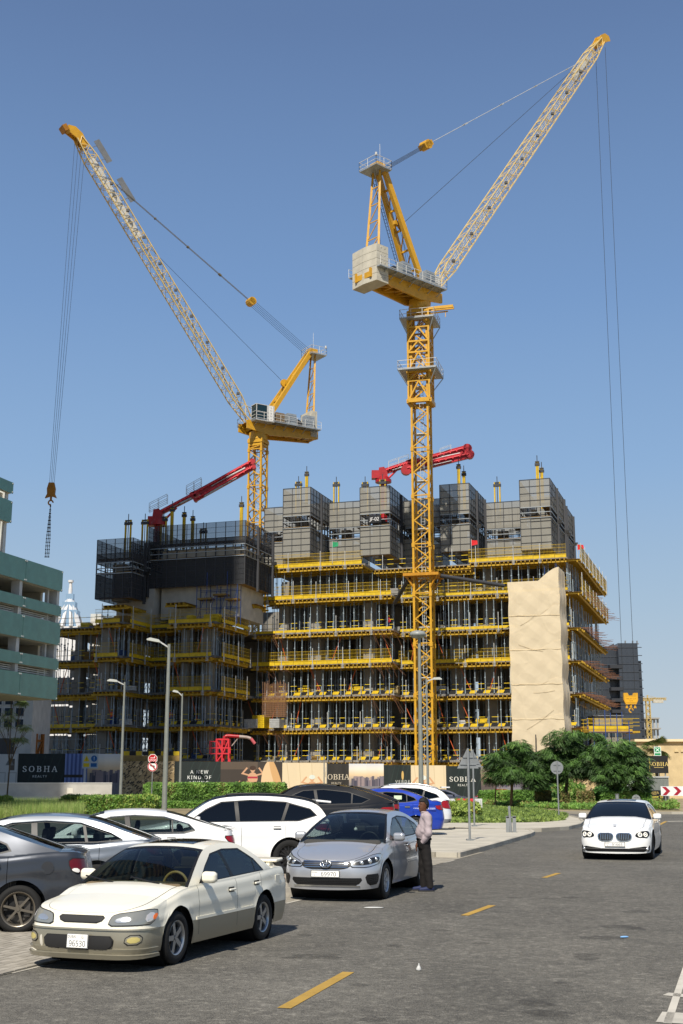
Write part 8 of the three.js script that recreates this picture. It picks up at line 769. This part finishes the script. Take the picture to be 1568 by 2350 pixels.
const cap = (x, y, z, a, b, r1, r2, sz = 1) => { const dx = b[0] - a[0], dy = b[1] - a[1], dz = b[2] - a[2], px = x - a[0], py = y - a[1], pz = z - a[2], t = clamp((px * dx + py * dy + pz * dz) / (dx * dx + dy * dy + dz * dz || 1e-9), 0, 1); return Math.hypot(px - dx * t, py - dy * t, (pz - dz * t) * sz) - lerp(r1, r2, t); };
const smin = (a, b, k) => { const h = clamp(.5 + .5 * (b - a) / k, 0, 1); return lerp(b, a, h) - k * h * (1 - h); };
const bonesD = (bs, k, grow = 0) => (x, y, z) => { let d = 9; for (const b of bs) d = smin(d, cap(x, y, z, b[0], b[1], b[2] + grow, b[3] + grow, b[4]), k); return d; };
function headD(c, yaw, s = 1) { const cs = Math.cos(yaw), sn = Math.sin(yaw); return (X, Y, Z) => { const dx = (X - c[0]) / s, y = (Y - c[1]) / s, dz = (Z - c[2]) / s, x = dx * cs + dz * sn, z = -dx * sn + dz * cs; // x points where the face looks
  const ell = (ex, ey, ez, rx, ry, rz) => { const q = Math.hypot((x - ex) / rx, (y - ey) / ry, (z - ez) / rz); return (q - 1) * Math.min(rx, ry, rz); }; let d = ell(-.01, .02, 0, .098, .115, .078); d = smin(d, ell(.03, -.055, 0, .06, .07, .055), .03); d = smin(d, cap(x, y, z, [.085, .015, 0], [.112, -.02, 0], .008, .014), .012); d = smin(d, cap(x, y, z, [.078, .032, -.03], [.078, .032, .03], .012, .012), .012); for (const e of [-1, 1]) { d = smin(d, cap(x, y, z, [-.01, .02, e * .08], [-.012, -.02, e * .078], .016, .01), .006); d = Math.max(d, .013 - Math.hypot(x - .09, y - .012, z - e * .032)); } d = smin(d, cap(x, y, z, [.082, -.06, -.018], [.082, -.06, .018], .009, .009), .008); d = smin(d, cap(x, y, z, [.07, -.098, -.01], [.07, -.098, .01], .018, .018), .02); return d * s; }; }
function hairD(c, yaw, s = 1) { const f = headD(c, yaw, s), cs = Math.cos(yaw), sn = Math.sin(yaw); return (X, Y, Z) => { const dx = X - c[0], y = (Y - c[1]) / s, dz = Z - c[2], x = (dx * cs + dz * sn) / s; const line = x > .03 ? .07 : lerp(-.075, .07, sstep(-.06, .05, x)); return Math.max(f(X, Y, Z) - .012 - .004 * vn(X * 60 + 9, Y * 60 + Z * 60, 512, 3), (line - y) * s); }; }
{ // man beside the silver car
  const o = thing('person', 'man in pale pink shirt and dark trousers standing with one hand in his pocket', 'person', V(0, 0, 0)); const base = gp(976, 2044); o.position.copy(base); o.scale.setScalar(1.0);
  const sk = std('#5d3924', .6), sh = std('#b9aaad', .8, { map: clothTex }), tr = std('#15100f', .85, { map: clothTex }), shoe = std('#122049', .7), hair = std('#0d0b0a', .8);
  const hd = [-.014, 1.585, .0], yaw = 2.55; const shN = [.06, 1.37, .175], shF = [.05, 1.37, -.175], elN = [.065, 1.06, .245], wrN = [-.06, .885, .17], elF = [.0, 1.08, -.24], wrF = [-.11, .89, -.2];
  const hipN = [-.005, .88, .085], hipF = [-.01, .88, -.085], knN = [.05, .48, .10], knF = [-.03, .48, -.09], anN = [.075, .085, .10], anF = [-.018, .085, -.10];
  const torso = [[[-.01, .95, 0], [.0, 1.1, 0], .125, .135, .8], [[.0, 1.1, 0], [.04, 1.32, 0], .13, .115, .62], [[-.06, 1.06, 0], [-.03, 1.2, 0], .11, .09, .85], [[.05, 1.36, -.13], [.05, 1.36, .13], .075, .075], [[.02, 1.38, 0], [-.01, 1.5, 0], .06, .055]];
  const arms = [[shN, elN, .058, .046], [elN, wrN, .045, .033], [shF, elF, .058, .046], [elF, wrF, .045, .033]], legs = [[hipN, knN, .098, .066], [knN, anN, .064, .045], [hipF, knF, .098, .066], [knF, anF, .064, .045]];
  const hand = [[wrF, [-.135, .82, -.195], .028, .032], [[-.13, .84, -.17], [-.155, .79, -.165], .013, .011]]; for (let i = 0; i < 4; i++) { const z = -.225 + i * .019, y0 = .80, l = [.058, .075, .08, .07][i]; hand.push([[-.138, y0, z], [-.15, y0 - l * .55, z], .0098, .009], [[-.15, y0 - l * .55, z], [-.145, y0 - l, z + .003], .009, .0078]); }
  const all = bonesD([...torso.map(b => [b[0], b[1], b[2] - .02, b[3] - .02, b[4]]), ...arms.map(b => [b[0], b[1], b[2] - .012, b[3] - .004]), ...legs.map(b => [b[0], b[1], b[2] - .015, b[3] - .01]), [[-.01, 1.42, 0], [-.012, 1.53, 0], .055, .055]], .03);
  const g1 = field([0, .80, 0], 1.5, 110, (x, y, z) => y > 1.52 ? .05 : all(x, y, z)), hD = headD(hd, yaw), nk = bonesD([[[-.005, 1.42, 0], [-.012, 1.53, 0], .055, .056]], .02); const g2 = field([hd[0], 1.56, 0], .4, 84, (x, y, z) => smin(hD(x, y, z), nk(x, y, z), .025)), g3 = field([-.14, .80, -.2], .24, 72, bonesD(hand, .008));
  mesh('body', mergeGeometries([g1, g2, g3]), sk, o);
  const wr = (x, y, z) => .012 * (vn(x * 9 + y * 5 + 20, y * 17 + z * 11 + 20, 512, 9) - .5);
  const sD = bonesD([...torso.slice(0, 4), [shN, elN, .066, .056], [elN, wrN, .056, .044], [shF, elF, .066, .056], [elF, wrF, .056, .044], [[.015, 1.4, 0], [.005, 1.445, 0], .075, .068]], .035, .006); mesh('shirt', field([0, 1.17, 0], .72, 120, (x, y, z) => Math.max(sD(x, y, z) + wr(x, y, z), .935 - y - (Math.hypot(x - wrN[0], z - wrN[2]) < .12 ? .2 : 0), y - 1.465)), sh, o);
  const tD = bonesD([[hipN, knN, .108, .086], [knN, [.078, .08, .10], .084, .073], [hipF, knF, .108, .086], [knF, [-.018, .08, -.10], .084, .073], [[-.01, .92, -.05], [-.01, .92, .05], .125, .125, .9], [wrN, [-.055, .82, .14], .05, .05]], .03); mesh('trousers', field([0, .52, 0], 1.1, 120, (x, y, z) => Math.max(tD(x, y, z) + .012 * (vn(x * 7 + 20, y * 16 + z * 9 + 20, 512, 9) - .5), y - .965, .055 - y)), tr, o);
  mesh('hair', field([hd[0], 1.58, 0], .36, 76, hairD(hd, yaw)), hair, o);
  for (const [ax, az] of [[.075, .105], [-.035, -.105]]) { const f = bonesD([[[ax + .045, .05, az], [ax - .02, .055, az], .045, .046], [[ax - .02, .045, az], [ax - .17, .032, az + .01], .045, .034]], .03); const m = mesh('shoe', field([ax - .06, .06, az], .34, 60, (x, y, z) => Math.max(f(x, y, z), .02 - y)), shoe, o); const so = bonesD([[[ax + .045, .015, az], [ax - .18, .015, az + .01], .048, .04]], .02); mesh('sole', field([ax - .06, .03, az], .34, 56, (x, y, z) => Math.max(so(x, y, z), y - .024, .002 - y)), std('#23242c', .8), m); }
  const b = new MB(); for (const s of [-1, 1]) b.box(-.01, .955, s * .0, .28, .035, .24); b.build('belt', CM.trim, o); new MB().box(-.112, 1.275, .06, .012, .075, .06).build('pocket_phone', CM.trim, o); mesh('collar', new THREE.TorusGeometry(.066, .016, 8, 20).rotateX(Math.PI / 2).translate(.0, 1.455, 0), sh, o);
}
{ // person in the cream car, arm raised to the head
  const car = scene.children.find(c => c.userData.label?.startsWith('cream and champagne')); const o = thing('person', 'person in pale robe seated in the cream saloon with arm raised to the head', 'person'); car.updateMatrixWorld(true); o.position.copy(V(-.28, .30, .33).applyMatrix4(car.matrixWorld)); o.rotation.y = car.rotation.y; o.scale.copy(car.scale);
  const hd = [.08, .80, -.04]; const sk = std('#7b5138', .6), cl = std('#d6d4cc', .85, { map: clothTex }); const body = [[[0, .12, 0], [.0, .5, 0], .13, .14, .75], [[0, .55, -.15], [0, .55, .15], .075, .075], [[0, .6, 0], [.05, .72, 0], .055, .05], [[0, .55, .2], [.16, .42, .36], .05, .045], [[.16, .42, .36], [.06, .78, .2], .04, .034], [[0, .55, -.2], [.18, .33, -.28], .05, .045], [[.18, .33, -.28], [.4, .30, -.2], .04, .032], [[.02, .1, -.1], [.42, .12, -.12], .09, .07], [[.02, .1, .1], [.42, .12, .12], .09, .07]]; const hand = [[[.06, .78, .2], [.05, .84, .12], .028, .03]]; for (let i = 0; i < 5; i++) hand.push([[.05, .84, .12 + i * .012 - .02], [.03 + i * .008, .89, .08 + i * .012 - .02], .01, .008]);
  const bd = bonesD([...body.map(b => [b[0], b[1], b[2] - .012, b[3] - .008, b[4]])], .03), h = headD(hd, 0.15); mesh('body', mergeGeometries([field([.1, .45, 0], 1.2, 90, bd), field([hd[0], .78, hd[2]], .4, 72, h), field([.05, .84, .12], .22, 60, bonesD(hand, .008))]), sk, o); const c = bonesD(body.filter((_, i) => i !== 2), .035, .012); mesh('robe', field([.1, .42, 0], 1.2, 96, (x, y, z) => Math.max(c(x, y, z) + .006 * Math.sin(y * 40 + x * 20 + z * 10), y - .74 + (z > .1 ? -.04 : 0))), cl, o); mesh('hair', field([hd[0], .8, hd[2]], .36, 64, hairD(hd, .15)), std('#141110', .8), o);
}
// site workers, a few pixels tall
function worker(label, px, py, d, vest, legs) { const p = at(px, py, d), o = thing('person', label, 'person', p); const bs = [[[0, .9, 0], [.02, 1.3, 0], .13, .13, .8], [[0, 1.36, -.12], [0, 1.36, .12], .07, .07], [[0, 1.36, .17], [.1, 1.1, .22], .05, .045], [[.1, 1.1, .22], [.25, 1.0, .15], .045, .04], [[0, 1.36, -.17], [.06, 1.08, -.22], .05, .045], [[.06, 1.08, -.22], [.2, .95, -.15], .045, .04]], lg = [[[0, .88, .09], [.03, .46, .1], .09, .065], [[.03, .46, .1], [0, .04, .12], .065, .05], [[0, .88, -.09], [-.03, .46, -.1], .09, .065], [[-.03, .46, -.1], [-.06, .04, -.12], .065, .05], [[0, .04, .12], [.14, .04, .12], .045, .04], [[-.06, .04, -.12], [.08, .04, -.12], .045, .04]]; const h = headD([.02, 1.56, 0], 0); const n = bonesD([...bs, ...lg, [[0, 1.4, 0], [.01, 1.5, 0], .05, .05]].map(b => [b[0], b[1], b[2] - .012, b[3] - .01, b[4]]), .03); mesh('body', field([0, .85, 0], 1.8, 72, (x, y, z) => Math.min(n(x, y, z), h(x, y, z))), std('#5b3a28', .7), o); mesh('vest', field([0, 1.15, 0], .9, 48, bonesD(bs, .03, .008)), vest, o); mesh('trousers', field([0, .5, 0], 1.1, 48, bonesD(lg, .03, .006)), legs, o); const hat = new THREE.SphereGeometry(.125, 14, 8, 0, 7, 0, 1.6); hat.translate(.02, 1.6, 0); mesh('helmet', hat, M.board, o); o.rotation.y = rr(-2.5, 2.5); return o; }
{ const or = std('#d8521a', .7), rd = std('#b3262c', .7), bl = std('#27407f', .8); const put = (lab, px, L, z, v) => { const x = bx(px, z, 14), w = worker(lab, 784, 1700, 150, v, bl); w.position.copy(bW(x, LV[L], z)); }; put('worker in an orange vest on the second deck behind the tallest left lamp', 394, 1, zB2 - .3, or); put('worker in orange at the end of the far left second deck', 260, 1, zB1 - .4, or); put('worker in a red vest and blue trousers on an upper deck left of the mast', 893, 4, -.5, rd); }

renderer.render(scene, camera);
